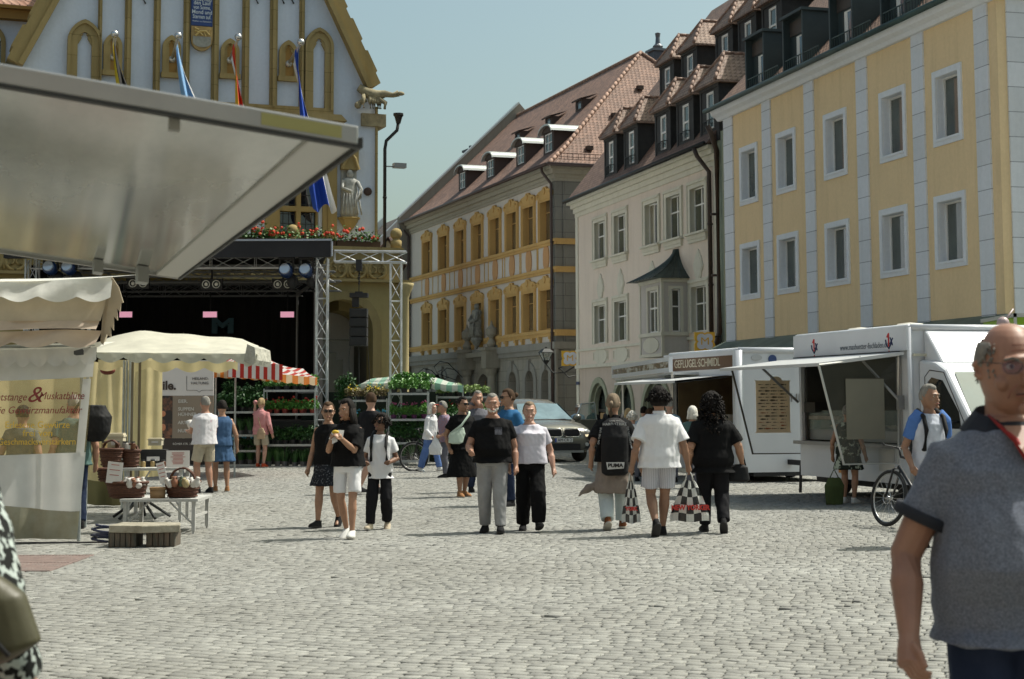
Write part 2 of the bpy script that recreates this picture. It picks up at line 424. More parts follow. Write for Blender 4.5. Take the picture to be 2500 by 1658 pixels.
# ------------------------------------------------------------ ground
def ground():
 m = bpy.data.materials.new('cobbles'); m.use_nodes = True
 n = m.node_tree.nodes; l = m.node_tree.links; p = n['Principled BSDF']; p.inputs['Roughness'].default_value = 0.8; p.inputs['Specular IOR Level'].default_value = 0.35
 at = n.new('ShaderNodeAttribute'); at.attribute_name = 'tone'
 rp = n.new('ShaderNodeValToRGB'); e = rp.color_ramp.elements
 e[0].position = 0; e[0].color = (0.15, 0.15, 0.14, 1); e[1].position = 1; e[1].color = (0.35, 0.35, 0.325, 1)
 q = rp.color_ramp.elements.new(0.5); q.color = (0.25, 0.249, 0.23, 1)
 l.new(at.outputs['Fac'], rp.inputs[0])
 tc = n.new('ShaderNodeTexCoord'); nz = n.new('ShaderNodeTexNoise'); nz.inputs['Scale'].default_value = 0.35; nz.inputs['Detail'].default_value = 8; l.new(tc.outputs['Object'], nz.inputs['Vector'])
 r2 = n.new('ShaderNodeValToRGB'); r2.color_ramp.elements[0].position = 0.3; r2.color_ramp.elements[1].position = 0.7
 r2.color_ramp.elements[0].color = (0.8, 0.79, 0.77, 1); r2.color_ramp.elements[1].color = (1, 1, 1, 1); l.new(nz.outputs['Fac'], r2.inputs[0])
 mu = n.new('ShaderNodeMix'); mu.data_type = 'RGBA'; mu.blend_type = 'MULTIPLY'; mu.inputs[0].default_value = 1; l.new(rp.outputs[0], mu.inputs[6]); l.new(r2.outputs[0], mu.inputs[7])
 n3 = n.new('ShaderNodeTexNoise'); n3.inputs['Scale'].default_value = 60; n3.inputs['Detail'].default_value = 4; l.new(tc.outputs['Object'], n3.inputs['Vector'])
 m4 = n.new('ShaderNodeMix'); m4.data_type = 'RGBA'; m4.blend_type = 'OVERLAY'; m4.inputs[0].default_value = 0.35; l.new(mu.outputs[2], m4.inputs[6]); l.new(n3.outputs['Fac'], m4.inputs[7])
 l.new(m4.outputs[2], p.inputs['Base Color'])
 bp = n.new('ShaderNodeBump'); bp.inputs['Strength'].default_value = 0.5; bp.inputs['Distance'].default_value = 0.006; l.new(n3.outputs['Fac'], bp.inputs['Height']); l.new(bp.outputs[0], p.inputs['Normal'])
 joint = mat('joint_sand', (0.07, 0.067, 0.055), 0.95, var=0.3, vs=1.5, c2=(0.17, 0.16, 0.13), bump=0.5, bs=50)
 rng = np.random.default_rng(3)
 ang = R(-24); ca, sa = math.cos(ang), math.sin(ang)
 allq = []
 for v in np.arange(-22.0, 78.0, 0.108):
  wd = rng.uniform(0.09, 0.15, 800); u = np.cumsum(wd) - 46 + rng.uniform(0, 0.1); u0 = u - wd
  xx = u0 * ca - v * sa; yy = u0 * sa + v * ca
  k = (yy > 4) & (yy < 56) & (np.abs(xx) < 0.33 * yy + 4.5); u0 = u0[k]; u = u[k]
  if not len(u): continue
  g = 0.0045
  a0 = u0 + g + rng.uniform(0, .003, len(u)); a1 = u - g - rng.uniform(0, .003, len(u))
  wav = lambda x: 0.1 * np.sin(x * 0.5 + v * 0.13) + 0.03 * np.sin(x * 1.9 + v * 0.31)
  hh = 0.108 - 0.008
  jit = rng.uniform(-0.004, 0.004, (4, len(u)))
  q = np.stack([np.stack([a0, v + wav(a0) + jit[0]], 1), np.stack([a1, v + wav(a1) + jit[1]], 1), np.stack([a1, v + hh + wav(a1) + jit[2]], 1), np.stack([a0, v + hh + wav(a0) + jit[3]], 1)], 1)
  allq.append(q)
 q = np.concatenate(allq)                       # N,4,2
 x = q[..., 0] * ca - q[..., 1] * sa; y = q[..., 0] * sa + q[..., 1] * ca
 q = np.stack([x, y], -1); c = q.mean(1, keepdims=True)
 keep = rng.uniform(size=len(q)) > 0.004
 q = q[keep]; c = c[keep]; N = len(q)
 zt = rng.uniform(-0.005, 0.0, (N, 1, 1)) + rng.uniform(-0.0025, 0.0025, (N, 4, 1))
 def lvl(k, z): return np.concatenate([c + (q - c) * k, z], -1)
 z0 = np.full((N, 4, 1), -0.03)
 L0 = lvl(1.0, z0); L1 = lvl(0.985, zt - 0.005); L2 = lvl(0.91, zt)
 verts = np.concatenate([L0, L1, L2], 1).reshape(-1, 3)
 base = (np.arange(N) * 12)[:, None, None]
 fl = [[8, 9, 10, 11]] + [[i, (i + 1) % 4, (i + 1) % 4 + 4, i + 4] for i in range(4)] + [[i + 4, (i + 1) % 4 + 4, (i + 1) % 4 + 8, i + 8] for i in range(4)]
 faces = (base + np.array(fl)[None]).reshape(-1, 4)
 t = np.clip(rng.normal(0.5, 0.12, N), 0, 1)
 me = bpy.data.meshes.new('plaza_cobbles')
 me.vertices.add(len(verts)); me.vertices.foreach_set('co', verts.astype(np.float32).ravel())
 me.loops.add(faces.size); me.loops.foreach_set('vertex_index', faces.astype(np.int32).ravel())
 me.polygons.add(len(faces)); me.polygons.foreach_set('loop_start', np.arange(0, faces.size, 4, dtype=np.int32)); me.polygons.foreach_set('loop_total', np.full(len(faces), 4, np.int32))
 me.materials.append(m); me.update(calc_edges=True)
 me.polygons.foreach_set('use_smooth', np.ones(len(faces), bool))
 a = me.attributes.new('tone', 'FLOAT', 'POINT'); a.data.foreach_set('value', np.repeat(t, 12).astype(np.float32))
 o = bpy.data.objects.new('plaza_cobbles', me); col.objects.link(o); tag(o, 'pale granite cobbles of the market square', kind='structure')
 b = MB(); b.quad((-900, -300, -.022), (900, -300, -.022), (900, 1500, -.022), (-900, 1500, -.022))
 tag(b.build('ground', joint, fix=False), 'ground under the cobbles reaching beyond the square', kind='structure')
 # street beyond the square
 b = MB(); b.quad((-60, 55.5, 0), (60, 55.5, 0), (60, 140, 0), (-60, 140, 0))
 tag(b.build('street', mat('street_setts', (0.3, 0.285, 0.25), 0.85, var=0.25, vs=9, bump=0.5, bs=30), fix=False), 'paved street running between the houses', kind='structure')
 # tufts of grass and moss in the joints
 gb = MB()
 for i in range(900):
  px = random.uniform(60, 520); py = 1330 + abs(random.gauss(0, 55)) if random.random() < .75 else random.uniform(1330, 1640)
  if random.random() < .3: px = random.uniform(100, 2300); py = random.uniform(1340, 1650)
  p0 = at_z(px, py, -0.012)
  for k in range(4):
   a = random.uniform(0, 2 * PI); r = random.uniform(.005, .03); q0 = p0 + Vector((math.cos(a) * r * 2, math.sin(a) * r * .5, 0)); hgt = random.uniform(.008, .02)
   gb.quad(q0, q0 + Vector((.004, 0, 0)), q0 + Vector((random.uniform(-.01, .01), random.uniform(-.01, .01), hgt)))
 tag(gb.build('grass', mat('joint_grass', (0.06, 0.1, 0.03), 0.8, c2=(0.12, 0.14, 0.05), vs=5), fix=False), 'small green weeds growing in the cobble joints', 'grass', kind='stuff')
ground()

# rusty grate in the paving, lower left
def grate():
 p = [at_z(66, 1356), at_z(228, 1356), at_z(231, 1394), at_z(66, 1394)]
 x0, x1 = min(p[0].x, p[3].x) - .5, p[1].x; y0, y1 = p[2].y, p[0].y
 rt = empty('drain_grate', ((x0 + x1) / 2, (y0 + y1) / 2, 0), 0, 'reddish slotted steel grate let into the cobbles beside the spice stall', 'grate')
 hw, hd = (x1 - x0) / 2, (y1 - y0) / 2
 st = mat('rusty_steel', (0.17, 0.125, 0.11), 0.7, 0.2, c2=(0.26, 0.19, 0.17), vs=7, bump=.3)
 b = MB(); ringbox_flat(b, -hw, hw, -hd, hd, .03, -.01, .006); b.box(-hw, hw, -.012, .012, -.01, .005); b.build('frame', st, rt)
 b = MB(); k = int(2 * hw / .035)
 for i in range(k): xx = -hw + .03 + i * .035; b.box(xx, xx + .02, -hd + .03, hd - .03, -.008, .003)
 b.build('bars', st, rt)
 b = MB(); b.box(-hw, hw, -hd, hd, -.03, -.0082); b.build('pit', mat('dark_pit', (0.03, 0.022, 0.02), 0.9), rt)
def ringbox_flat(b, x0, x1, y0, y1, w, z0, z1):
 b.box(x0, x1, y0, y0 + w, z0, z1); b.box(x0, x1, y1 - w, y1, z0, z1); b.box(x0, x0 + w, y0 + w, y1 - w, z0, z1); b.box(x1 - w, x1, y0 + w, y1 - w, z0, z1)
grate()

# ------------------------------------------------------------ shared building bits
WHITE = lambda: mat('white_frame', (0.72, 0.72, 0.70), 0.5, var=0.08, vs=2)
GLASS = lambda: mat_glass('window_glass', (0.035, 0.045, 0.04))
def pane_set(parent, u0, u1, z0, z1, y, cols=1, rows=1, fw=0.05, bar=0.03, fm=None, gm_=None, split=None):
 """sash frame and pane as sub-parts of a window; y is the plane of the frame's front"""
 b = MB(); ringbox(b, u0, u1, z0, z1, fw, y, y + .05)
 for i in range(1, cols): x = u0 + (u1 - u0) * i / cols; b.box(x - bar, x + bar, y - .002, y + .04, z0 + fw, z1 - fw)
 for j in range(1, rows):
  z = z0 + (z1 - z0) * (j / rows if not split else split); b.box(u0 + fw, u1 - fw, y - .004, y + .038, z - bar * .8, z + bar * .8)
 b.build('sash', fm or WHITE(), parent)
 g = MB(); tl = random.uniform(-.006, .006); g.quad((u0 + .01, y + .03 + tl, z0 + .01), (u1 - .01, y + .03 - tl, z0 + .01), (u1 - .01, y + .034 - tl, z1 - .01), (u0 + .01, y + .034 + tl, z1 - .01))
 g.build('pane', gm_ or GLASS(), parent, fix=False)
def room_box(b, u0, u1, z0, z1, y0, d=0.8):
 b.quad((u0, y0 + d, z0), (u1, y0 + d, z0), (u1, y0 + d, z1), (u0, y0 + d, z1))
def downpipe(root, pts, r=0.06, m=None, label=None, bands=True):
 b = MB(); b.smooth = True; b.tube(pts, r, 10)
 if bands:
  z0, z1 = min(p[2] for p in pts), max(p[2] for p in pts); x, y = pts[-1][0], pts[-1][1]
  for k in range(int((z1 - z0) / 2.2)): b.tube([(x, y, z0 + .4 + k * 2.2), (x, y, z0 + .47 + k * 2.2)], r * 1.25, 10)
 o = b.build('downpipe', m or mat('dark_brown_pipe', (0.045, 0.028, 0.02), 0.45, 0.3, var=.3), root)
 return o
def dormer(root, u0, u1, yf, z0, z1, z2, pitch_back, body_m, roof_m, win, ov=0.18, name='dormer', depth=None, frame_m=None, railing=True):
 """hipped roof dormer; front at y=yf, eave z1, ridge z2, running back into the roof"""
 d1 = depth or (z2 - z0) / pitch_back + .5
 b = MB(); wa, wb, wz0, wz1 = win
 wall_holes(b, u0, u1, z0, z1, [(wa, wb, wz0, wz1)], .12, yf)
 b.quad((u0, yf, z0), (u0, yf, z1), (u0, yf + d1, z1), (u0, yf + d1, z0)); b.quad((u1, yf, z0), (u1, yf + d1, z0), (u1, yf + d1, z1), (u1, yf, z1))
 b.box(u0 - .04, u0 + .1, yf - .03, yf + .02, z0, z1); b.box(u1 - .1, u1 + .04, yf - .03, yf + .02, z0, z1)
 b.box(u0 - .05, u1 + .05, yf - .05, yf + .02, z1 - .22, z1 - .003)
 b.quad((u0, yf + .4, z0), (u1, yf + .4, z0), (u1, yf + .4, z1), (u0, yf + .4, z1))
 o = b.build(name, body_m, root)
 b = MB(); um = (u0 + u1) / 2; a0, a1 = u0 - ov, u1 + ov; f = yf - ov * 1.2; k = f + (u1 - u0) * .45; e = z1 - .02; bk = yf + d1
 hip = (um - .02, k, z2)
 b.quad((a0, f, e), (a1, f, e), hip); b.quad((a1, f, e), (a1, bk, e), (um, bk, z2), hip); b.quad((a0, f, e), hip, (um, bk, z2), (a0, bk, e))
 b.quad((a0, f, e - .08), (a0, bk, e - .08), (a1, bk, e - .08), (a1, f, e - .08))
 b.quad((a0, f, e - .08), (a1, f, e - .08), (a1, f, e), (a0, f, e)); b.quad((a1, f, e - .08), (a1, bk, e - .08), (a1, bk, e), (a1, f, e)); b.quad((a0, f, e - .08), (a0, f, e), (a0, bk, e), (a0, bk, e - .08))
 b.build('dormer_roof', roof_m, o)
 b = MB(); b.smooth = True
 def caps(p, q):
  p, q = Vector(p), Vector(q); nn = max(2, int((q - p).length / .32))
  for i in range(nn):
   s_, t_ = p.lerp(q, i / nn), p.lerp(q, (i + 1.12) / nn); b.tube([s_ + Vector((0, 0, .01)), t_ + Vector((0, 0, .03))], [.07, .055], 8)
 caps((a1, f, e), hip); caps((a0, f, e), hip); caps(hip, (um, bk, z2))
 b.build('ridge_tiles', mat('ridge_tile', (0.25, 0.16, 0.12), 0.7, var=.4, vs=3), o)
 wo = MB(); ringbox(wo, wa, wb, wz0, wz1, .03, yf - .02, yf + .05); wn = wo.build('dormer_window', frame_m or WHITE(), o)
 bb = MB(); ringbox(bb, wa + .03, wb - .03, wz0 + .03, wz1 - .03, .045, yf + .0, yf + .045)
 zm = wz0 + (wz1 - wz0) * .5; bb.box(wa + .05, wb - .05, yf - .003, yf + .04, zm - .035, zm + .035); mx = (wa + wb) / 2
 bb.build('sash', frame_m or WHITE(), o)
 g = MB(); g.quad((wa, yf + .03, wz0), (wb, yf + .03, wz0), (wb, yf + .035, wz1), (wa, yf + .035, wz1)); g.build('pane', GLASS(), o, fix=False)
 if railing:
  r = MB(); 
  for i in range(7): x = wa - .08 + (wb - wa + .16) * i / 6; r.box(x - .01, x + .01, yf - .16, yf - .14, wz0 - .08, wz0 + .3)
  r.box(wa - .1, wb + .1, yf - .165, yf - .135, wz0 + .28, wz0 + .31); r.box(wa - .1, wa - .08, yf - .16, yf, wz0 + .28, wz0 + .31); r.box(wb + .08, wb + .1, yf - .16, yf, wz0 + .28, wz0 + .31)
  r.build('window_rail', mat('dark_iron', (0.02, 0.022, 0.022), .5, .6), o)
 return o

# ------------------------------------------------------------ the sunlit side of the square, behind the camera, seen in window reflections
def opposite():
 for i, (x0, y0, x1, y1, h, c, lb) in enumerate(((-30, 26, -30, 8, 12, (.72, .66, .52), 'cream house with red roof on the sunny side of the square, left of the camera'), (-30, 8, -28, -14, 14, (.75, .73, .66), 'white house with red roof on the sunny side of the square, behind left'), (-28, -14, -8, -36, 13, (.7, .58, .42), 'sand coloured house with red roof behind the camera'), (-8, -36, 24, -40, 15, (.66, .6, .5), 'wide pale house with red roof behind the camera'))):
  f = Face(Vector((x1, y1, 0)), Vector((x0, y0, 0))); rt = f.root('opposite_house', lb, 'building'); L = f.L; sg = 1 if f.n.dot(Vector((10, 10, 0)) - f.A) > 0 else -1
  f2 = f if sg > 0 else Face(Vector((x0, y0, 0)), Vector((x1, y1, 0))); rt.location = f2.A; rt.rotation_euler = (0, 0, f2.rz)
  hs = [(u, u + 1.2, z, z + 1.8) for z in np.arange(1.2, h - 2.4, 3.3) for u in np.arange(1.2, L - 2, 2.9)]
  m = MB(); wall_holes(m, 0, L, 0, h, hs, .2); m.quad((0, 0, 0), (0, 0, h), (0, 9, h), (0, 9, 0)); m.quad((L, 0, 0), (L, 9, 0), (L, 9, h), (L, 0, h)); m.build('wall', mat_wall('opposite_wall_%d' % i, c), rt); m = MB(); m.quad((-.2, -.4, h), (L + .2, -.4, h), (L + .2, 5, h + 6), (-.2, 5, h + 6)); m.quad((-.2, 5, h + 6), (L + .2, 5, h + 6), (L + .2, 10, h), (-.2, 10, h)); m.build('roof', mat_tiles('opposite_tiles', (.42, .17, .1), (.5, .24, .15)), rt)
  for q in hs: m = MB(); ringbox(m, q[0] - .08, q[1] + .08, q[2] - .08, q[3] + .08, .1, -.04, 0); m.quad((q[0], .18, q[2]), (q[1], .18, q[2]), (q[1], .18, q[3]), (q[0], .18, q[3])); m.mi = 1; m.build('window', WHITE(), rt)
opposite()
# ------------------------------------------------------------ yellow building, right
S3 = lambda x, y: (1500 + x / 2.365, y / 2.365)              # reading helpers: crops of the photo measured at design time
S2 = lambda x, y: (900 + x / 2.365, 100 + y / 2.365)
S4 = lambda x, y: (1400 + x / 3.92, 560 + y / 3.92)
S5 = lambda x, y: (1400 + x / 4.355, 100 + y / 4.355)
S6 = lambda x, y: (1650 + x / 4.612, y / 4.612)
YA = at_z(1768, 292, 11.5); YB = at_z(2431, -4, 11.5)
FY = Face(YA, YB)
def yellow():
 f = FY; L = f.L
 rt = f.root('yellow_building', 'yellow rendered building with white stone pilaster strips and two rows of white framed windows', 'building')
 wm = mat_wall('yellow_render', (0.88, 0.67, 0.4), dirt=.12)
 wh = mat_wall('white_stone', (0.78, 0.81, 0.86), course=.62, brickw=30, joint=(.42, .43, .45), dirt=.08)
 wt = mat_wall('white_paint', (0.8, 0.83, 0.87), dirt=.06)
 zt = [f.z(*S3(1843, 420)), f.z(*S3(1858, 852))]; zl = [f.z(*S3(1857, 1137)), f.z(*S3(1870, 1558))]
 tops = [(728, 830), (938, 1050), (1213, 1345), (1535, 1688), (1843, 2012)]; lows = [(732, 843), (945, 1067), (1222, 1362), (1538, 1700), (1855, 2037)]
 wins = []
 for row, (za, zb), yy in ((tops, (zt[1], zt[0]), (1030, 940, 830, 720, 600)), (lows, (zl[1], zl[0]), (1550, 1500, 1450, 1400, 1330))):
  for (a, b_), y_ in zip(row, yy): wins.append((f.u(*S3(a, y_)), f.u(*S3(b_, y_ - 20)), za, zb))
 T_ = .17
 holes = [(a + T_, b_ - T_, c + T_, d - T_) for a, b_, c, d in wins]
 D = 11
 b = MB(); wall_holes(b, 0, L, 3.6, 11.5, holes, .34, 0); b.quad((L, 0, 3.6), (L, D, 3.6), (L, D, 11.5), (L, 0, 11.5)); b.quad((0, 0, 0), (0, 0, 11.5), (0, D, 11.5), (0, D, 0)); b.quad((0, D, 0), (0, D, 11.5), (L, D, 11.5), (L, D, 0))
 b.build('wall', wm, rt)
 # side wing pilasters and front pilasters
 b = MB()
 pil = [(-.0, f.u(*S3(688, 900)))] + [(f.u(*S3(x0, 1000)), f.u(*S3(x1, 1000))) for x0, x1 in ((862, 910), (1108, 1162), (1412, 1474), (1738, 1806), (2106, 2184))]
 for a, c in pil: b.box(a, c, -.05, .02, 3.6, 11.5)
 b.box(L - .02, L + .05, .25, 1.75, 3.6, 11.5); b.box(L - .02, L + .05, 5, 6.4, 3.6, 11.5)
 b.build('pilaster_strips', wh, rt)
 b = MB()
 prof = [(0, 0), (-.12, 0), (-.2, .1), (-.34, .18), (-.42, .34), (0, .34)]
 for i in range(len(prof) - 1):
  (y0, z0), (y1, z1) = prof[i], prof[i + 1]
  b.quad((-.35, y0, 11.48 + z0), (L - y0, y0, 11.48 + z0), (L - y1, y1, 11.48 + z1), (-.35, y1, 11.48 + z1)); b.quad((L - y0, y0, 11.48 + z0), (L - y0, D, 11.48 + z0), (L - y1, D, 11.48 + z1), (L - y1, y1, 11.48 + z1))
 b.quad(*[(-.35, y, 11.48 + z) for y, z in prof]); b.build('cornice', wt, rt)
 gm = mat('patina_sheet', (0.035, 0.055, 0.055), .5, .4, c2=(.06, .1, .095), vs=1.2)
 b = MB(); b.smooth = True; b.tube([(-.6, -.5, 11.86), (L + .5, -.5, 11.86)], .085, 10); b.tube([(L + .5, -.5, 11.86), (L + .5, D, 11.86)], .085, 10); b.smooth = False
 b.box(-.35, L + .4, -.42, .1, 11.82, 11.9); b.build('gutter', gm, rt)
 sp = 1.05; H = 6.5
 tl = mat_tiles('roof_tiles_dark', (.17, .1, .075), (.26, .16, .115), row=.2, wid=.2)
 b = MB(); b.quad((-.1, -.35, 11.88), (L + .4, -.35, 11.88), (L + .4 - H / sp, -.35 + H / sp, 11.88 + H), (-.1, -.35 + H / sp, 11.88 + H)); b.quad((L + .4, -.35, 11.88), (L + .4, D, 11.88), (L + .4 - H / sp, D - H / sp, 11.88 + H), (L + .4 - H / sp, -.35 + H / sp, 11.88 + H))
 b.quad((-.1, -.35, 11.88), (-.1, -.35 + H / sp, 11.88 + H), (-.1, D, 11.88 + H), (-.1, D, 11.88)); b.build('roof', tl, rt)
 # sheet metal box dormers
 ms = mat('dark_sheet', (0.03, 0.045, 0.05), .55, .3, c2=(.045, .065, .07), vs=.8, bump=.1, bs=2)
 sh = mat('brown_shutter', (0.055, 0.045, 0.04), .6); skyg = mat_glass('dormer_glass', (.05, .09, .14))
 yf = -.12
 for (xa, ya), (xb, yb), zb_ in (((862, 640), (1065, 560), 1000), ((1285, 400), (1505, 315), 700), ((1805, 125), (2065, 20), 560), (None, None, 0)) if False else (((862, 640), (1062, 545), 0), ((1285, 402), (1505, 310), 0), ((1812, 130), (2066, 22), 0), ((2390, -150), (2660, -260), 0)):
  a = f.u(*S6(xa, ya), .12); c = f.u(*S6(xb, yb), .12); z1 = f.z(*S6(xa, ya), .12) ; z0 = 11.9; z1 = max(z1, 13.3)
  z1 = 13.65
  m = MB(); wa, wb = a + (c - a) * .3, c - .06
  wall_holes(m, a, c, z0, z1, [(wa, wb, z0 + .1, z0 + 1.15)], .15, yf)
  m.box(a - .04, a + .05, yf - .25, yf, z0, z1); m.box(c - .05, c + .04, yf - .25, yf, z0, z1)
  m.box(a - .12, c + .12, yf - .32, yf + 2.6, z1, z1 + .09)
  m.quad((c + .03, yf, z0), (c + .03, yf + 2.4, z0), (c + .03, yf + 2.4, z1), (c + .03, yf, z1)); m.quad((a - .03, yf, z0), (a - .03, yf, z1), (a - .03, yf + 2.4, z1), (a - .03, yf + 2.4, z0))
  m.quad((a, yf + .5, z0), (c, yf + .5, z0), (c, yf + .5, z1), (a, yf + .5, z1))
  o = m.build('dormer', ms, rt)
  q = MB(); q.box(a + .06, c - .06, yf - .03, yf + .01, z0 + 1.2, z1 - .1); q.build('shutter', sh, o)
  q = MB(); ringbox(q, wa, wb, z0 + .1, z0 + 1.15, .05, yf + .02, yf + .07); q.box(wa + .05, wa + .22, yf + .02, yf + .06, z0 + .15, z0 + 1.1); q.build('window_frame', WHITE(), o)
  q = MB(); q.quad((wa, yf + .06, z0 + .1), (wb, yf + .06, z0 + .1), (wb, yf + .02, z0 + 1.15), (wa, yf + .02, z0 + 1.15)); q.build('pane', skyg, o, fix=False)
  q = MB()
  for i in range(16): x = a + .1 + (c - a + 1.0) * i / 15; q.box(x - .008, x + .008, yf - .23, yf - .21, z0, z0 + .42)
  q.box(a + .1, c + 1.1, yf - .235, yf - .205, z0 + .4, z0 + .43); q.build('railing', gm, o)
 # windows
 gl = mat_glass('yellow_glass', (.08, .095, .085)); bl = mat('roller_blind', (.3, .33, .31), .7)
 for i, (a, c, z0, z1) in enumerate(wins):
  m = MB(); ringbox(m, a, c, z0, z1, T_, -.045, .0); m.box(a + T_ - .04, c - T_ + .04, -.07, .3, z0 + T_ - .05, z0 + T_ + .015); ringbox(m, a + T_ - .004, c - T_ + .004, z0 + T_, z1 - T_ + .004, .016, .002, .3, 0)
  w_ = m.build('window', wt, rt)
  pane_set(w_, a + T_, c - T_, z0 + T_, z1 - T_, .2, 1, 1, .06, gm_=gl)
  m = MB(); m.quad((a + T_, .3, z0 + T_), (a + T_ + (c - a - 2 * T_) * (.5 if i < 5 else .2), .3, z0 + T_), (a + T_ + (c - a - 2 * T_) * (.5 if i < 5 else .2), .3, z1 - T_), (a + T_, .3, z1 - T_)); m.build('curtain', bl, w_, fix=False)
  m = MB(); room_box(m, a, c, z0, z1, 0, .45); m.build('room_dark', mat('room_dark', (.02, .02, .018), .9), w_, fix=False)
 # pent roof above the shop floor, shop front
 b = MB(); b.quad((-.2, -1.15, 3.2), (L + .1, -1.15, 3.2), (L + .1, 0, 3.72), (-.2, 0, 3.72)); b.quad((-.2, -1.15, 3.14), (-.2, 0, 3.1), (L + .1, 0, 3.1), (L + .1, -1.15, 3.14)); b.quad((-.2, -1.15, 3.14), (L + .1, -1.15, 3.14), (L + .1, -1.15, 3.2), (-.2, -1.15, 3.2)); b.quad((L + .1, -1.15, 3.14), (L + .1, 0, 3.1), (L + .1, 0, 3.72), (L + .1, -1.15, 3.2))
 b.build('canopy', mat('green_grey_sheet', (.12, .15, .12), .6, .3, var=.3, vs=1.5), rt)
 b = MB(); k = int(L / 3.6); hs = [(i * 3.6 + .5, i * 3.6 + 3.2, .35, 2.9) for i in range(k)]
 wall_holes(b, 0, L, 0, 3.6, hs, .3, 0.02); b.quad((L, .02, 0), (L, D, 0), (L, D, 3.6), (L, .02, 3.6)); b.build('shop_front', mat_wall('shop_stone', (.42, .39, .33), course=.5, dirt=.15), rt)
 for h in hs:
  m = MB(); ringbox(m, *h, .06, .2, .26); w_ = m.build('shop_window', mat('dark_alu', (.06, .05, .045), .4, .5), rt); m = MB(); m.quad((h[0], .24, h[2]), (h[1], .24, h[2]), (h[1], .24, h[3]), (h[0], .24, h[3])); m.build('pane', GLASS(), w_, fix=False)
yellow()

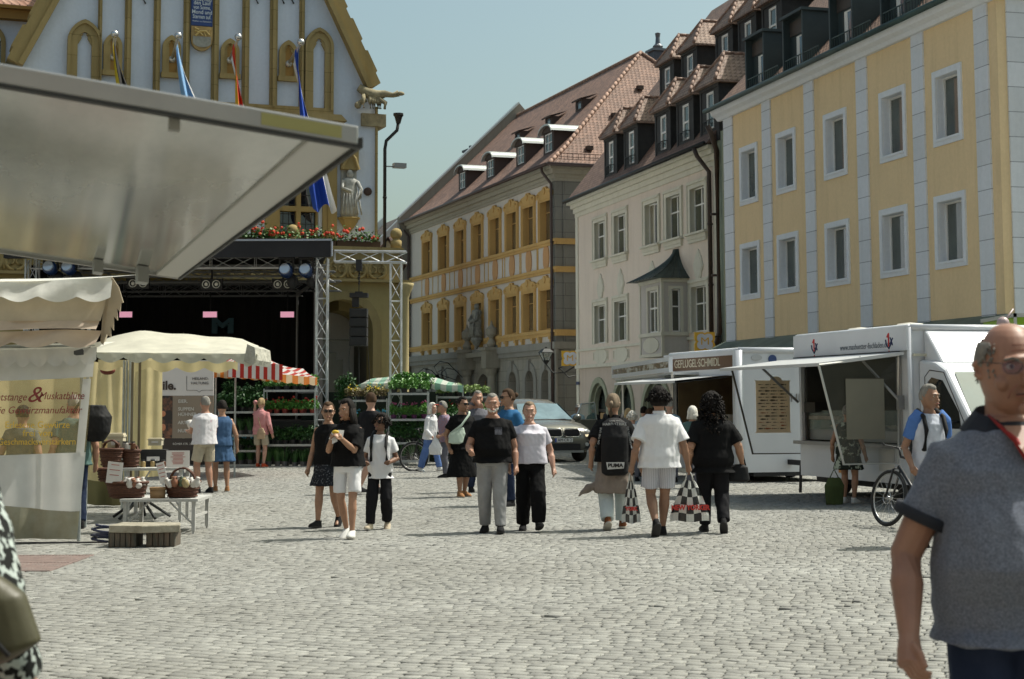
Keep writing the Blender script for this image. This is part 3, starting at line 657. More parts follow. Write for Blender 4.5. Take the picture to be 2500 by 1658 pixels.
# ------------------------------------------------------------ cream building with bay window
u_off = 0.0
WB_ = at_z(1750, 352, 10.9); WA_ = at_z(1407, 493, 10.9)
FW = Face(WA_, WB_)
def cream():
 f = FW; L = f.L
 rt = f.root('cream_building', 'pale pink and cream house with a copper roofed bay window and arched ground floor', 'building')
 wm = mat_wall('pink_render', (0.72, 0.63, 0.53), dirt=.12); tr = mat_wall('cream_trim', (0.66, 0.64, 0.53), dirt=.14)
 zt = (f.z(*S2(1713, 1170)), f.z(*S2(1713, 890)))        # upper windows: bottom, top
 zb = (f.z(*S4(720, 1010)), f.z(*S4(220, 690) ))
 ztop = (f.z(*S2(1690, 1180)), f.z(*S2(1850, 825)))
 up = [(S2(1300, 1150), S2(1378, 1150)), (S2(1412, 1100), S2(1497, 1100)), (S2(1590, 1050), S2(1683, 1050)), (S2(1712, 1000), S2(1812, 1000)), (S2(1848, 950), S2(1955, 950))]
 lo = [(S4(195, 900), S4(328, 900)), (S4(385, 850), S4(528, 850)), None, (S4(1118, 750), S4(1300, 700))]
 zU1 = f.z(*S2(1712, 880)); zU0 = f.z(*S2(1712, 1160)); zL1 = f.z(*S4(385, 655)); zL0 = f.z(*S4(385, 1080))
 wins = [(f.u(*p), f.u(*q), zU0, zU1) for p, q in up] + [(f.u(*lo[i][0]), f.u(*lo[i][1]), zL0, zL1) for i in (0, 1, 3)]
 T_ = .16; holes = [(a + T_, c - T_, z0 + .02, z1 - T_ - .03) for a, c, z0, z1 in wins]
 zc = f.z(*S4(85, 1310)); zs = f.z(*S4(85, 1160))         # string courses
 D = 12; EZ = 10.9
 b = MB(); wall_holes(b, 0, L, zc, EZ, holes, .3)
 b.quad((0, 0, 0), (0, 0, EZ), (0, D, EZ), (0, D, 0)); b.quad((0, 0, EZ), (0, D / 2, EZ + 7), (0, D, EZ)); b.quad((L, 0, 0), (L, D, 0), (L, D, EZ), (L, 0, EZ)); b.quad((L, 0, EZ), (L, D, EZ), (L, D / 2, EZ + 7)); b.quad((0, D, 0), (0, D, EZ), (L, D, EZ), (L, D, 0)); b.build('wall', wm, rt)
 arch = [(f.u(*S4(252, 1560)), f.u(*S4(160, 1560))), (f.u(*S4(500, 1560)), f.u(*S4(385, 1560)))]
 b = MB(); AR = []
 xs = [(160, 335), (385, 580), (655, 950), (1060, 1300), (1420, 1620)]
 ztp = f.z(*S4(255, 1435))
 for x0, x1 in xs:
  u0, u1 = f.u(*S4(x0, 1560)), f.u(*S4(x1, 1560))
  if u1 > L - .3: continue
  r = (u1 - u0) / 2; AR.append(((u0 + u1) / 2, r, ztp - r, 0))
 wall_arches(b, 0, L, 0, zc, AR, .5); b.build('ground_floor_wall', mat_wall('pink_render_low', (.56, .48, .4), dirt=.14), rt)
 for cx, r, z, pt in AR: b = MB(); arch_ring(b, cx, r - .16, r + .1, z, 0, -.07, .12); arch_ring(b, cx, r - .26, r - .16, z, 0, .1, .3); b.build('arch_surround', mat_wall('sage_stone', (.34, .36, .26), dirt=.15), rt)
 for i, (cx, r, z, pt) in enumerate(AR):
  b = MB(); b.box(cx - r, cx - r + .12, .3, .4, 0, z + r * .5); b.box(cx + r - .12, cx + r, .3, .4, 0, z + r * .5); b.box(cx - r, cx + r, .3, .4, z - .1, z + .02); b.box(cx - .03, cx + .03, .3, .38, 0, z); w_ = b.build('shop_window', mat('dark_alu', (.06, .05, .045), .4), rt)
  b = MB(); b.quad((cx - r, .42, 0), (cx + r, .42, 0), (cx + r, .42, z + r), (cx - r, .42, z + r)); b.build('pane', GLASS(), w_, fix=False)
  b = MB(); b.box(cx - r * .7, cx + r * .75, .34, .36, .9, z - .15); b.build('window_display', mat('tan_display', (.45, .3, .14), .6, c2=(.3, .18, .08), vs=3), w_)
 b = MB(); b.box(-.06, L, -.12, .0, zc - .1, zc + .05); b.box(-.05, L, -.09, .0, zs - .04, zs + .06)
 b.box(-.05, .32, -.045, .0, 0, EZ - .7); b.box(L - .35, L, -.04, 0, zs, EZ - .7)
 for i, (y, z0, z1) in enumerate(((-.05, EZ - .75, EZ - .55), (-.12, EZ - .55, EZ - .33), (-.22, EZ - .33, EZ - .15), (-.36, EZ - .15, EZ))): b.box(-.05 + y, L + .0, y, 0, z0, z1)
 # panels between the string courses
 for a, c, z0, z1 in wins[5:]: 
  ringbox(b, a - .05, c + .05, zc + .18, zs - .12, .05, -.025, 0); b.prism([(a + (c - a) * (.5 + .46 * math.cos(t)), (zc + zs) / 2 + .03 + .36 * math.sin(t)) for t in [i * PI / 8 + .2 for i in range(16)]], -.03, 0)
 b.build('mouldings', tr, rt)
 # cartouches under upper windows
 for i, (a, c, z0, z1) in enumerate(wins[:5]):
  if i == 3: continue
  b = MB()
  m_ = (a + c) / 2; zz = z0 - 1.25; r = .5
  pts = []
  for k in range(28):
   t = 2 * PI * k / 28; q = 1 + .1 * math.cos(4 * t) + .07 * math.cos(8 * t + .5); pts.append((m_ + r * q * math.cos(t) * .85, zz + r * q * math.sin(t) * 1.1))
  b.prism(pts, -.04, 0); b.prism([(m_ + (x - m_) * .8, zz + (z - zz) * .8) for x, z in pts], -.055, -.035); b.build('stucco_cartouche', tr, rt)
 wf = mat('window_white', (.75, .74, .70), .5); gl = mat_glass('cream_glass', (.075, .08, .055))
 def win(a, c, z0, z1, y=0, sill=True, parent=None, split=.62, open_=False):
  m = MB(); ringbox(m, a, c, z0, z1, T_ + .05, y - .05, y, 0); ringbox(m, a + T_ - .004, c - T_ + .004, z0, z1 - T_ - .02, .016, y + .002, y + .28, 0); ringbox(m, a - .07, c + .07, z0, z1 + .07, .06, y - .075, y, 0); m.box(a - .02, c + .02, y - .1, y, z1 - .05, z1 + .02)
  if sill:
   m.box(a - .12, c + .12, y - .2, y + .2, z0 - .06, z0 + .02); m.box(a - .02, c + .02, y - .1, y, z0 - .22, z0 - .06); m.box(a + .04, c - .04, y - .07, y, z0 - .34, z0 - .22)
  w_ = m.build('window', tr, rt)
  u0, u1, a0, a1 = a + T_, c - T_, z0 + .02, z1 - T_ - .03
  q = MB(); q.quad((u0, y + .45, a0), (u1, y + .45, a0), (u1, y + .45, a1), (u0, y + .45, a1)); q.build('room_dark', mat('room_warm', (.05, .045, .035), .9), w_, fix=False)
  if open_:
   q = MB(); ringbox(q, u0, u1, a0, a1, .05, y + .16, y + .2); ringbox(q, (u0 + u1) / 2, u1 - .04, a0 + .04, a1 - .04, .05, y + .1, y + .15); q.build('sash', wf, w_)
   q = MB(); q.quad(((u0 + u1) / 2, y + .14, a0), (u1, y + .14, a0), (u1, y + .14, a1), ((u0 + u1) / 2, y + .14, a1)); q.build('pane', mat_glass('open_glass', (.05, .035, .03)), w_, fix=False)
  else: pane_set(w_, u0, u1, a0, a1, y + .16, 2, 2, .055, .032, wf, gl, split)
  q = MB(); q.quad((u0, y + .3, a0), (u0 + (u1 - u0) * .42, y + .3, a0), (u0 + (u1 - u0) * .3, y + .32, a1), (u0, y + .3, a1)); q.quad((u1, y + .3, a0), (u1 - (u1 - u0) * .3, y + .3, a0), (u1 - (u1 - u0) * .36, y + .32, a1), (u1, y + .3, a1))
  q.build('curtain', mat('net_curtain', (.5, .48, .38), .9), w_, fix=False)
  return w_
 for i, (a, c, z0, z1) in enumerate(wins): win(a, c, z0, z1, sill=i < 5, open_=i == 2)
 # bay window: front face parallel to the wall, near cheek seen broadside
 po = 1.05
 bu0 = f.u(*S4(640, 900), po); bu1 = f.u(*S4(850, 900), po); bz1 = f.z(*S4(850, 465), po); bz0 = f.z(*S4(850, 1200), po); bm = f.z(*S4(850, 1000), po)
 wbm = mat_wall('bay_render', (.52, .49, .45), dirt=.1)
 b = MB(); wz0 = f.z(*S4(815, 985), po); wz1 = f.z(*S4(815, 575), po); wa = f.u(*S4(722, 800), po) - .03; wb2 = f.u(*S4(808, 800), po) + .03
 wall_holes(b, bu0, bu1, bz0, bz1, [(wa, wb2, wz0, wz1)], .15, -po)
 b.quad((bu0, -po, bz0), (bu0, -po, bz1), (bu0, 0, bz1), (bu0, 0, bz0)); b.quad((bu0, -po, bz0), (bu0, 0, bz0), (bu1, 0, bz0), (bu1, -po, bz0))
 # near cheek with its window hole (plane x = bu1)
 ya, yb = -po + .38, -po + .72
 for y0, y1, z0, z1 in ((-po, ya, bz0, bz1), (yb, 0, bz0, bz1), (ya, yb, bz0, wz0), (ya, yb, wz1, bz1)): b.quad((bu1, y0, z0), (bu1, y1, z0), (bu1, y1, z1), (bu1, y0, z1))
 for y in (ya, yb): b.quad((bu1, y, wz0), (bu1 - .15, y, wz0), (bu1 - .15, y, wz1), (bu1, y, wz1))
 bay = b.build('bay_window', wbm, rt)
 b = MB(); ringbox(b, wa - .14, wb2 + .14, wz0 - .05, wz1 + .14, .13, -po - .04, -po, .05); b.box(bu0 - .06, bu1 + .06, -po - .07, 0, bm - .06, bm + .08); b.box(bu0 - .04, bu1 + .05, -po - .06, 0, bz1 - .14, bz1 + .02); b.box(bu0 - .04, bu1 + .03, -po - .05, 0, bz0 - .06, bz0 + .06); b.box(bu0 - .02, bu0 + .1, -po - .03, 0, bz0, bz1); b.box(bu1 - .08, bu1 + .02, -po - .03, -po + .07, bz0, bz1)
 b.box(bu1, bu1 + .03, ya - .12, ya, wz0 - .05, wz1 + .12); b.box(bu1, bu1 + .03, yb, yb + .12, wz0 - .05, wz1 + .12); b.box(bu1, bu1 + .03, ya, yb, wz1, wz1 + .12); b.prism([(bu0 + (bu1 - bu0) * (.5 + .36 * math.cos(t)), (bz0 + bm) / 2 + .3 * math.sin(t)) for t in [i * PI / 8 + .2 for i in range(16)]], -po - .03, -po); b.build('bay_mouldings', tr, bay)
 b = MB(); ringbox(b, wa, wb2, wz0, wz1, .055, -po + .06, -po + .11); zm = wz0 + (wz1 - wz0) * .58; b.box(wa, wb2, -po + .055, -po + .1, zm - .03, zm + .03); xm = (wa + wb2) / 2; b.box(xm - .03, xm + .03, -po + .05, -po + .1, wz0, wz1)
 for z in (wz0, wz1 - .05, zm): b.box(bu1 - .1, bu1 - .05, ya, yb, z, z + .05)
 b.box(bu1 - .1, bu1 - .05, ya, ya + .05, wz0, wz1); b.box(bu1 - .1, bu1 - .05, yb - .05, yb, wz0, wz1); b.build('bay_sash', wf, bay)
 b = MB(); b.quad((wa, -po + .09, wz0), (wb2, -po + .09, wz0), (wb2, -po + .09, wz1), (wa, -po + .09, wz1)); b.quad((bu1 - .08, ya, wz0), (bu1 - .08, yb, wz0), (bu1 - .08, yb, wz1), (bu1 - .08, ya, wz1)); b.build('bay_panes', mat_glass('bay_glass', (.09, .09, .07)), bay, fix=False)
 rz1 = f.z(*S4(1010, 178), .15); k = 8
 b = MB()
 def ringp(t):
  s_ = (1 - t) ** 1.75; z = bz1 + (rz1 - bz1) * t; e = .3
  cx = bu0 + (bu1 - bu0) * .55
  x0 = cx + (bu0 - e - cx) * s_ - .08; x1 = cx + (bu1 + e * .6 - cx) * s_ + .35 * (1 - s_) * .5; y = -(po + e) * s_ - .12
  return [(x0, 0, z), (x0, y, z), (x1, y, z), (x1, 0, z)]
 rs = [ringp(i / k) for i in range(k + 1)]
 for i in range(k):
  for j in range(3): b.quad(rs[i][j], rs[i][j + 1], rs[i + 1][j + 1], rs[i + 1][j])
 b.quad(*rs[0])
 for s_ in range(9):      # standing seams
  for i in range(k):
   t0 = s_ / 8; p = [Vector(rs[i][1]).lerp(Vector(rs[i][2]), t0), Vector(rs[i + 1][1]).lerp(Vector(rs[i + 1][2]), t0)]; b.tube(p, .018, 4)
   if s_ < 5: t1 = s_ / 4; p = [Vector(rs[i][2]).lerp(Vector(rs[i][3]), t1), Vector(rs[i + 1][2]).lerp(Vector(rs[i + 1][3]), t1)]; b.tube(p, .018, 4)
 b.build('bay_roof', mat('dark_copper', (.03, .04, .037), .45, .4, c2=(.06, .085, .075), vs=2, stretch=(1, 1, .3)), bay)
 # roof and dormers
 tl = mat_tiles('roof_tiles_dark', (.17, .1, .075), (.26, .16, .115), row=.2, wid=.2); sp = 1.28; H = 9.5
 b = MB(); o_ = .45
 b.quad((-.3, -o_, EZ), (L + .1, -o_, EZ), (L + .1, -o_ + H / sp, EZ + H), (-.3, -o_ + H / sp, EZ + H)); b.quad((-.3, -o_ + H / sp, EZ + H), (L + .1, -o_ + H / sp, EZ + H), (L + .1, D, EZ), (-.3, D, EZ)); b.quad((-.3, -o_, EZ - .1), (-.3, -o_, EZ), (-.3, -o_ + H / sp, EZ + H), (-.3, -o_ + H / sp, EZ + H - .25)); b.quad((L + .1, -o_, EZ), (L + .1, D, EZ), (L + .1, -o_ + H / sp, EZ + H)); b.build('roof', tl, rt)
 b = MB(); b.smooth = True; b.tube([(-.4, -o_ - .06, EZ + .02), (L, -o_ - .06, EZ + .02)], .08, 10); b.smooth = False; b.box(-.3, L, -o_, 0, EZ - .02, EZ + .012); b.build('gutter', mat('dark_gutter', (.02, .022, .022), .5, .4), rt)
 dk = mat('tarred_wood', (.014, .015, .016), .75, c2=(.028, .03, .03), vs=4); dt = mat_tiles('dormer_tiles', (.24, .16, .12), (.36, .25, .19), row=.2, wid=.2)
 yl = -.05
 for x0, x1, yt, yb in ((385, 427, 1245, 1470), (597, 648, 1155, 1385), (935, 990, 1005, 1250), (1170, 1232, 900, 1160), (1425, 1497, 795, 1060)):
  a, c = f.u(*S5(x0, (yt + yb) / 2), -yl), f.u(*S5(x1, (yt + yb) / 2), -yl); z1 = f.z(*S5(x1, yt), -yl); z0 = f.z(*S5(x1, yb - 20), -yl)
  w_ = c - a; z0 = EZ + .62; z1 = z0 + 1.35
  dormer(rt, a - .62, c + .5, yl, EZ + .1, z1 + .32, z1 + 1.5, sp, dk, dt, (a, c, z0, z1))
 yl = 2.35
 for x0, x1, yt, yb in ((980, 1032, 530, 750), (1217, 1275, 415, 625), (1587, 1650, 230, 400), (1833, 1897, 105, 400), (2090, 2165, -30, 200)):
  a, c = f.u(*S5(x0, (yt + yb) / 2), -yl), f.u(*S5(x1, (yt + yb) / 2), -yl)
  z0 = EZ + 3.85; z1 = z0 + 1.35
  dormer(rt, a - .62, c + .5, yl, EZ + 3.1, z1 + .32, z1 + 1.5, sp, dk, dt, (a, c, z0, z1), railing=False)
 # two downpipes at the joint with the yellow house
 downpipe(rt, [(L - .75, -.6, EZ - .05), (L - .7, -.5, EZ - .35), (L - .45, -.14, EZ - .95), (L - .42, -.14, 3.2)], .085)
 o = downpipe(rt, [(L + .35, -.5, 11.5), (L + .36, -.35, 11.2), (L + .38, -.16, 10.6), (L + .38, -.16, 4.1), (L + .1, -.2, 3.5)], .1)
 b = MB(); b.box(L - .15, L + .6, -.03, .3, 3.2, 11.3); b.build('joint_wall', mat_wall('sage_wall', (.36, .42, .33), dirt=.15), rt)
 # street name plate
 b = MB(); b.box(-.0, .42, -.075, -.05, f.z(*S4(85, 1487)), f.z(*S4(85, 1457))); b.build('street_name_plate', mat('enamel_blue', (.03, .05, .13), .3), rt)
cream()

# ------------------------------------------------------------ orange and white baroque building
OB = at_z(1357, 404, 13.2); OA = at_z(1003, 544, 13.2)
FO = Face(OA, OB)
def orange():
 f = FO; L = f.L; EZ = 13.2
 rt = f.root('baroque_building', 'white building with ochre window surrounds, medallions and a big red tiled hipped roof', 'building')
 wm = mat_wall('offwhite_render', (.66, .62, .56), dirt=.12); oc = mat_wall('ochre_stucco', (.62, .4, .15), dirt=.2); gy = mat_wall('grey_stone', (.26, .26, .235), course=.62, brickw=1.6, joint=(.4, .4, .4), dirt=.15)
 gl = mat_glass('baroque_glass', (.11, .085, .05)); wood = mat('ochre_sash', (.42, .25, .08), .6)
 S7 = lambda x, y: (980 + x / 3.564, 700 + y / 3.564)
 ux = [(308, 372), (403, 468), (499, 566), (597, 665), (697, 768), (795, 864), (892, 960), (990, 1063)]
 yc = [1240, 1210, 1180, 1150, 1120, 1090, 1060, 1030]
 zu = (f.z(*S2(990, 1170)), f.z(*S2(990, 868))); cols = [(f.u(*S2(a, y)), f.u(*S2(b_, y))) for (a, b_), y in zip(ux, yc)]
 # regularise
 c0 = (cols[0][0] + cols[0][1]) / 2; c7 = (cols[7][0] + cols[7][1]) / 2; ww = sum(b_ - a for a, b_ in cols) / 8
 cs = [(a + b_) / 2 for a, b_ in cols]
 zl0 = f.z(*S7(1215, 385)); zl1 = f.z(*S2(990, 1375))
 bandA = f.z(*S2(1075, 1140)); bandB = f.z(*S2(1080, 1300)); bandC = f.z(*S7(1330, 375)); grey = f.z(*S7(1360, 530)); greyt = f.z(*S7(1360, 500))
 hw = ww / 2 - .26
 holes = [(c - hw, c + hw, zu[0], zu[1] - .45) for c in cs] + [(c - hw, c + hw, bandC + .05, zl1 - .45) for c in cs]
 b = MB(); wall_holes(b, 0, L, grey, EZ, holes, .4); b.build('wall', wm, rt)
 D = 14.6
 b = MB(); b.quad((L, 0, grey), (L, D, grey), (L, D, EZ), (L, 0, EZ)); b.quad((0, 0, 0), (0, 0, EZ), (0, D, EZ), (0, D, 0)); b.quad((0, D, 0), (0, D, EZ), (L, D, EZ), (L, D, 0))
 b.box(L - .03, L + .07, .35, 2.3, 0, EZ - .7); b.box(L - .45, L + .02, -.06, .3, grey, EZ - .7); b.quad((L, 0, 0), (L, D, 0), (L, D, grey), (L, 0, grey)); b.build('end_wall', gy, rt)
 b = MB()
 for z in (bandA, bandB):
  b.box(-.1, L + .22, -.16, 0, z - .16, z - .02); b.box(-.06, L + .18, -.1, 0, z - .3, z - .16); b.box(L, L + .18, 0, 2.5, z - .3, z - .02)
 b.box(-.1, L + .2, -.16, 0, bandC - .14, bandC + .0); b.box(-.1, L + .2, -.1, 0, bandC - .3, bandC - .14); b.box(L, L + .2, 0, 2.5, bandC - .3, bandC)
 for c in cs:
  for s_ in (-1, 1):      # brackets below the sills and flat panels
   b.box(c + s_ * hw - .1, c + s_ * hw + .1, -.14, 0, bandC - .9, bandC - .3); b.box(c + s_ * hw - .13, c + s_ * hw + .13, -.2, 0, bandC - .45, bandC - .3)
   b.box(c + s_ * (hw + .42) - .04, c + s_ * (hw + .42) + .04, -.03, 0, bandB, bandA - .3)
 b.build('ochre_string_courses', oc, rt)
 b = MB()
 for c in cs:
  zm = (bandA - .3 + bandB) / 2; pts = [(c + .42 * (math.copysign(abs(math.cos(t)) ** .75, math.cos(t))), zm + .58 * (math.copysign(abs(math.sin(t)) ** .75, math.sin(t)))) for t in [2 * PI * i / 20 for i in range(20)]]
  b = MB(); b.prism(pts, -.05, 0); b.build('medallion', mat_wall('peach_stucco', (.58, .33, .15), dirt=.1), rt)
 for i, (c, z0, z1) in enumerate([(c, zu[0], zu[1]) for c in cs] + [(c, bandC, zl1) for c in cs]):
  a, e = c - ww / 2, c + ww / 2; m = MB()
  ringbox(m, a, e, z0, z1 - .35, .27, -.07, .0, 0); ringbox(m, a + .06, e - .06, z0, z1 - .4, .12, -.11, -.06, 0)
  m.prism([(a - .08, z1 - .42), (e + .08, z1 - .42), (e + .1, z1 - .2), (e - .18, z1 - .08), (c + .35, z1 - .02), (c + .2, z1 + .1), (c - .2, z1 + .1), (c - .35, z1 - .02), (a + .18, z1 - .08), (a - .1, z1 - .2)], -.12, 0)
  m.prism([(c + .17 * math.cos(t), z1 - .12 + .17 * math.sin(t)) for t in [k * PI / 5 for k in range(10)]], -.17, -.1); m.ball((a + .2, -.13, z1 - .27), .09, 8, 6); m.ball((e - .2, -.13, z1 - .27), .09, 8, 6); m.box(a - .05, e + .05, -.14, .1, z0 - .06, z0 + .04); ringbox(m, c - hw - .004, c + hw + .004, z0, z1 - .446, .016, .002, .36, 0)
  w_ = m.build('window', oc, rt); h = holes[i]
  pane_set(w_, h[0], h[1], h[2] + .05, h[3], .24, 2, 2, .05, .03, wood, gl, .68)
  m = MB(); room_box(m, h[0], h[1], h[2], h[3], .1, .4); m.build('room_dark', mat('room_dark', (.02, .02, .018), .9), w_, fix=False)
 # eaves
 b = MB()
 for y, z0, z1 in ((-.08, EZ - .75, EZ - .6), (-.14, EZ - .6, EZ - .42), (-.3, EZ - .42, EZ - .2), (-.45, EZ - .2, EZ - .02)): b.box(-.1 + y, L - y, y, 0, z0, z1); b.box(L, L - y, 0, D, z0, z1)
 b.build('eaves_cornice', mat_wall('grey_plaster', (.4, .38, .31), dirt=.12), rt)
 RY_ = 7.3; RZ_ = EZ + 7.35; o_ = .6
 ap = f.u(*S2(1572, 135), -RY_)
 tl = mat_tiles('roof_tiles_red', (.19, .105, .075), (.3, .17, .12), row=.22, wid=.22)
 b = MB(); A0 = (-.2, -o_, EZ - .05); A1 = (L + o_, -o_, EZ - .05); M0 = (-.2, .7, EZ + 1.0); M1 = (L - .55, .7, EZ + 1.0); R0 = (-.2, RY_, RZ_); R1 = (ap, RY_, RZ_)
 b.quad(A0, A1, M1, M0); b.quad(M0, M1, R1, R0); B1 = (L + o_, D + o_, EZ - .05); N1 = (L - .55, D - .7, EZ + 1.0); b.quad(A1, B1, N1, M1); b.quad(M1, N1, R1); B0 = (-.2, D + o_, EZ - .05); b.quad(B0, R0, R1, N1, B1)
 roof = b.build('roof', tl, rt)
 b = MB(); b.smooth = True
 for p, q in ((A1, M1), (M1, R1), (R1, N1), (R1, R0)):
  p, q = Vector(p), Vector(q); nn = max(2, int((q - p).length / .4))
  for i in range(nn): b.tube([p.lerp(q, i / nn) + Vector((0, 0, .02)), p.lerp(q, (i + 1.1) / nn) + Vector((0, 0, .05))], [.12, .1], 6)
 b.build('ridge_tiles', mat('ridge_tile_red', (.3, .18, .13), .7, var=.3), roof)
 b = MB()
 for i in range(40):      # snow guard rail on the hip end
  y = .2 + i * .3; b.box(L + .22, L + .24, y, y + .02, EZ + .25, EZ + .6)
 b.box(L + .2, L + .22, .1, 12, EZ + .58, EZ + .61); b.box(L + .2, L + .22, .1, 12, EZ + .4, EZ + .42); b.build('snow_guard', mat('iron_rail', (.09, .05, .04), .6, .4), roof)
 b = MB()
 for px, py in (S2(1562, 278), S2(1415, 437), S2(1270, 627), S5(630, 540)):
  pass
 # copper topped curved dormers, small vents
 rl = lambda y: EZ + 1.0 + (y - .7) * (RZ_ - EZ - 1) / (RY_ - .7)
 cu = mat('pale_zinc', (.5, .52, .5), .45, .5); dk = mat('tarred_brown', (.05, .032, .026), .75)
 for x, y in ((520, 905), (680, 845), (852, 770), (1010, 695)):
  yf = .75; a = f.u(*S2(x, y - 40), -yf); c = a + 1.5; z0 = rl(yf) - .05
  m = MB(); z1 = z0 + 1.15
  wall_holes(m, a, c, z0, z1, [(a + .2, c - .25, z0 + .15, z1 - .05)], .1, yf); m.quad((c, yf, z0), (c, yf + 1.4, z0 + .9), (c, yf + 1.4, z1), (c, yf, z1)); m.quad((a, yf, z0), (a, yf, z1), (a, yf + 1.4, z1), (a, yf + 1.4, z0)); m.prism([(a - .1 + (c - a + .2) * (.5 - .5 * math.cos(t)), z1 + .34 * math.sin(t)) for t in [PI * k / 8 for k in range(9)]], yf - .06, yf + .1)
  o = m.build('dormer', dk, rt); m = MB()
  pr = [(a - .22 + (c - a + .44) * (.5 - .5 * math.cos(PI * k / 10)), z1 - .02 + .42 * math.sin(PI * k / 10)) for k in range(11)]
  for k in range(10): m.quad((pr[k][0], yf - .22, pr[k][1]), (pr[k + 1][0], yf - .22, pr[k + 1][1]), (pr[k + 1][0], yf + 2.0, pr[k + 1][1]), (pr[k][0], yf + 2.0, pr[k][1]))
  m.prism([(pr[k][0], pr[k][1]) for k in range(11)] + [(pr[k][0], pr[k][1] - .08) for k in range(10, -1, -1)], yf - .24, yf - .2); m.build('dormer_roof', cu, o)
  m = MB(); pane_set(o, a + .2, c - .25, z0 + .15, z1 - .05, yf + .02, 2, 2, .05, .03)
 for (x, y), yf in (((865, 640), 3.6), ((1040, 555), 3.6), ((1215, 470), 3.9)):
  a = f.u(*S2(x - 20, y), -yf); c = a + 1.0; z0 = rl(yf); m = MB(); z1 = z0 + .62
  wall_holes(m, a, c, z0, z1, [(a + .2, c - .2, z0 + .12, z1 - .1)], .08, yf); m.quad((c, yf, z0), (c, yf + .7, z0 + .6), (c, yf, z1)); o = m.build('small_dormer', dk, rt)
  m = MB(); m.quad((a - .15, yf - .15, z1 - .02), (c + .15, yf - .15, z1 - .02), (c + .15, yf + .9, z1 + .3), (a - .15, yf + .9, z1 + .3)); m.box(a - .15, c + .15, yf - .17, yf - .13, z1 - .1, z1 - .01); m.build('dormer_roof', dk, o)
  m = MB(); m.quad((a + .2, yf + .05, z0 + .1), (c - .2, yf + .05, z0 + .1), (c - .2, yf + .05, z1 - .1), (a + .2, yf + .05, z1 - .1)); m.build('pane', mat_glass('skyish_glass', (.12, .16, .2)), o, fix=False)
 m = MB()
 for x, y in ((1562, 278), (1415, 437), (1270, 627)):
  # little tile vents on the hip end: intersect the hip slope plane
  P0 = f.p3(L - .55, EZ + 1.0, -.7); P1 = f.p3(L - .55, EZ + 1.0, -(D - .7)); P2 = f.p3(ap, RZ_, -RY_); nn = (P1 - P0).cross(P2 - P0).normalized(); d = ray(*S2(x, y)); q = CO + d * ((P0 - CO).dot(nn) / d.dot(nn))
  lx, ly = (q - f.A).dot(f.d), -(q - f.A).dot(f.n); m.box(lx - .05, lx + .25, ly - .16, ly + .16, q.z - .05, q.z + .16)
 m.build('roof_vents', dk, roof)
 # raised fire wall with metal coping at the far end
 b = MB(); b.prism([(0, 0), (0, 1)], 0, 1) if False else None
 def gable_wall(u, w_, y0, z0, y1, z1, th=.45, mt=None):
  q = MB(); q.quad((u, y0, 0), (u, y0, z0), (u, y1, z1), (u, y1 * 2, z0), (u, y1 * 2, 0)); q.quad((u - w_, y0, 0), (u - w_, y1 * 2, 0), (u - w_, y1 * 2, z0), (u - w_, y1, z1), (u - w_, y0, z0)); q.quad((u, y0, 0), (u - w_, y0, 0), (u - w_, y0, z0), (u, y0, z0)); q.quad((u, y0, z0), (u - w_, y0, z0), (u - w_, y1, z1), (u, y1, z1)); o = q.build('fire_wall', mat_wall('firewall', (.28, .26, .22), dirt=.2), rt)
  q = MB(); q.quad((u + .08, y0 - .05, z0 + .03), (u - w_ - .08, y0 - .05, z0 + .03), (u - w_ - .08, y1, z1 + .05), (u + .08, y1, z1 + .05)); q.quad((u + .08, y0 - .05, z0 - .12), (u + .08, y0 - .05, z0 + .03), (u + .08, y1, z1 + .05), (u + .08, y1, z1 - .1)); q.build('coping', cu, o)
 gable_wall(0, .55, -.75, EZ + .35, RY_ + .1, RZ_ + .9)
 # grey stone ground floor with arched windows and portal
 S8 = S7
 ar = [(190, 270, 745), (315, 425, 735), (450, 570, 720), (905, 1030, 675), (1050, 1180, 655), (1198, 1320, 640)]
 A_ = []
 zr = f.z(*S8(967, 740)); 
 for x0, x1, y in ar:
  u0, u1 = f.u(*S8(x0 + (22 if x0 > 800 else 0), 830)), f.u(*S8(x1 - 12, 830)); A_.append(((u0 + u1) / 2, .62, zr - .62, 0))
 pu = (f.u(*S8(665, 850)) + f.u(*S8(795, 850))) / 2; A_.append((pu, 1.35, f.z(*S8(730, 760)) - 1.35, 0))
 gm2 = mat_wall('grey_ground_floor', (.36, .34, .28), course=.55, brickw=1.4, joint=(.5, .5, .48), dirt=.2)
 b = MB(); wall_arches(b, 0, L, 0, grey, A_, .55); b.build('ground_floor_wall', gm2, rt)
 b = MB()
 for cx, r, z, pt in A_[:-1]: arch_ring(b, cx, r + .02, r + .42, z, z - .9, -.06, .03); b.box(cx - .13, cx + .13, -.16, 0, z + r, z + r + .55); b.box(cx - r - .3, cx - r, -.1, 0, z - 1.0, z - .85); b.box(cx + r, cx + r + .3, -.1, 0, z - 1.0, z - .85)
 b.box(-.2, L + .25, -.22, 0, grey - .05, greyt + .12); b.box(-.15, L + .2, -.14, 0, grey - .3, grey - .05); b.box(L, L + .25, 0, 3, grey - .05, greyt + .12)
 b.box(L - 1.0, L + .1, -.1, 0, 0, grey - .3)
 b.build('stone_mouldings', mat_wall('grey_trim', (.3, .29, .25), dirt=.2), rt)
 cx, r, z, pt = A_[-1]
 b = MB(); arch_ring(b, cx, r, r + .35, z, 0, -.12, .05)
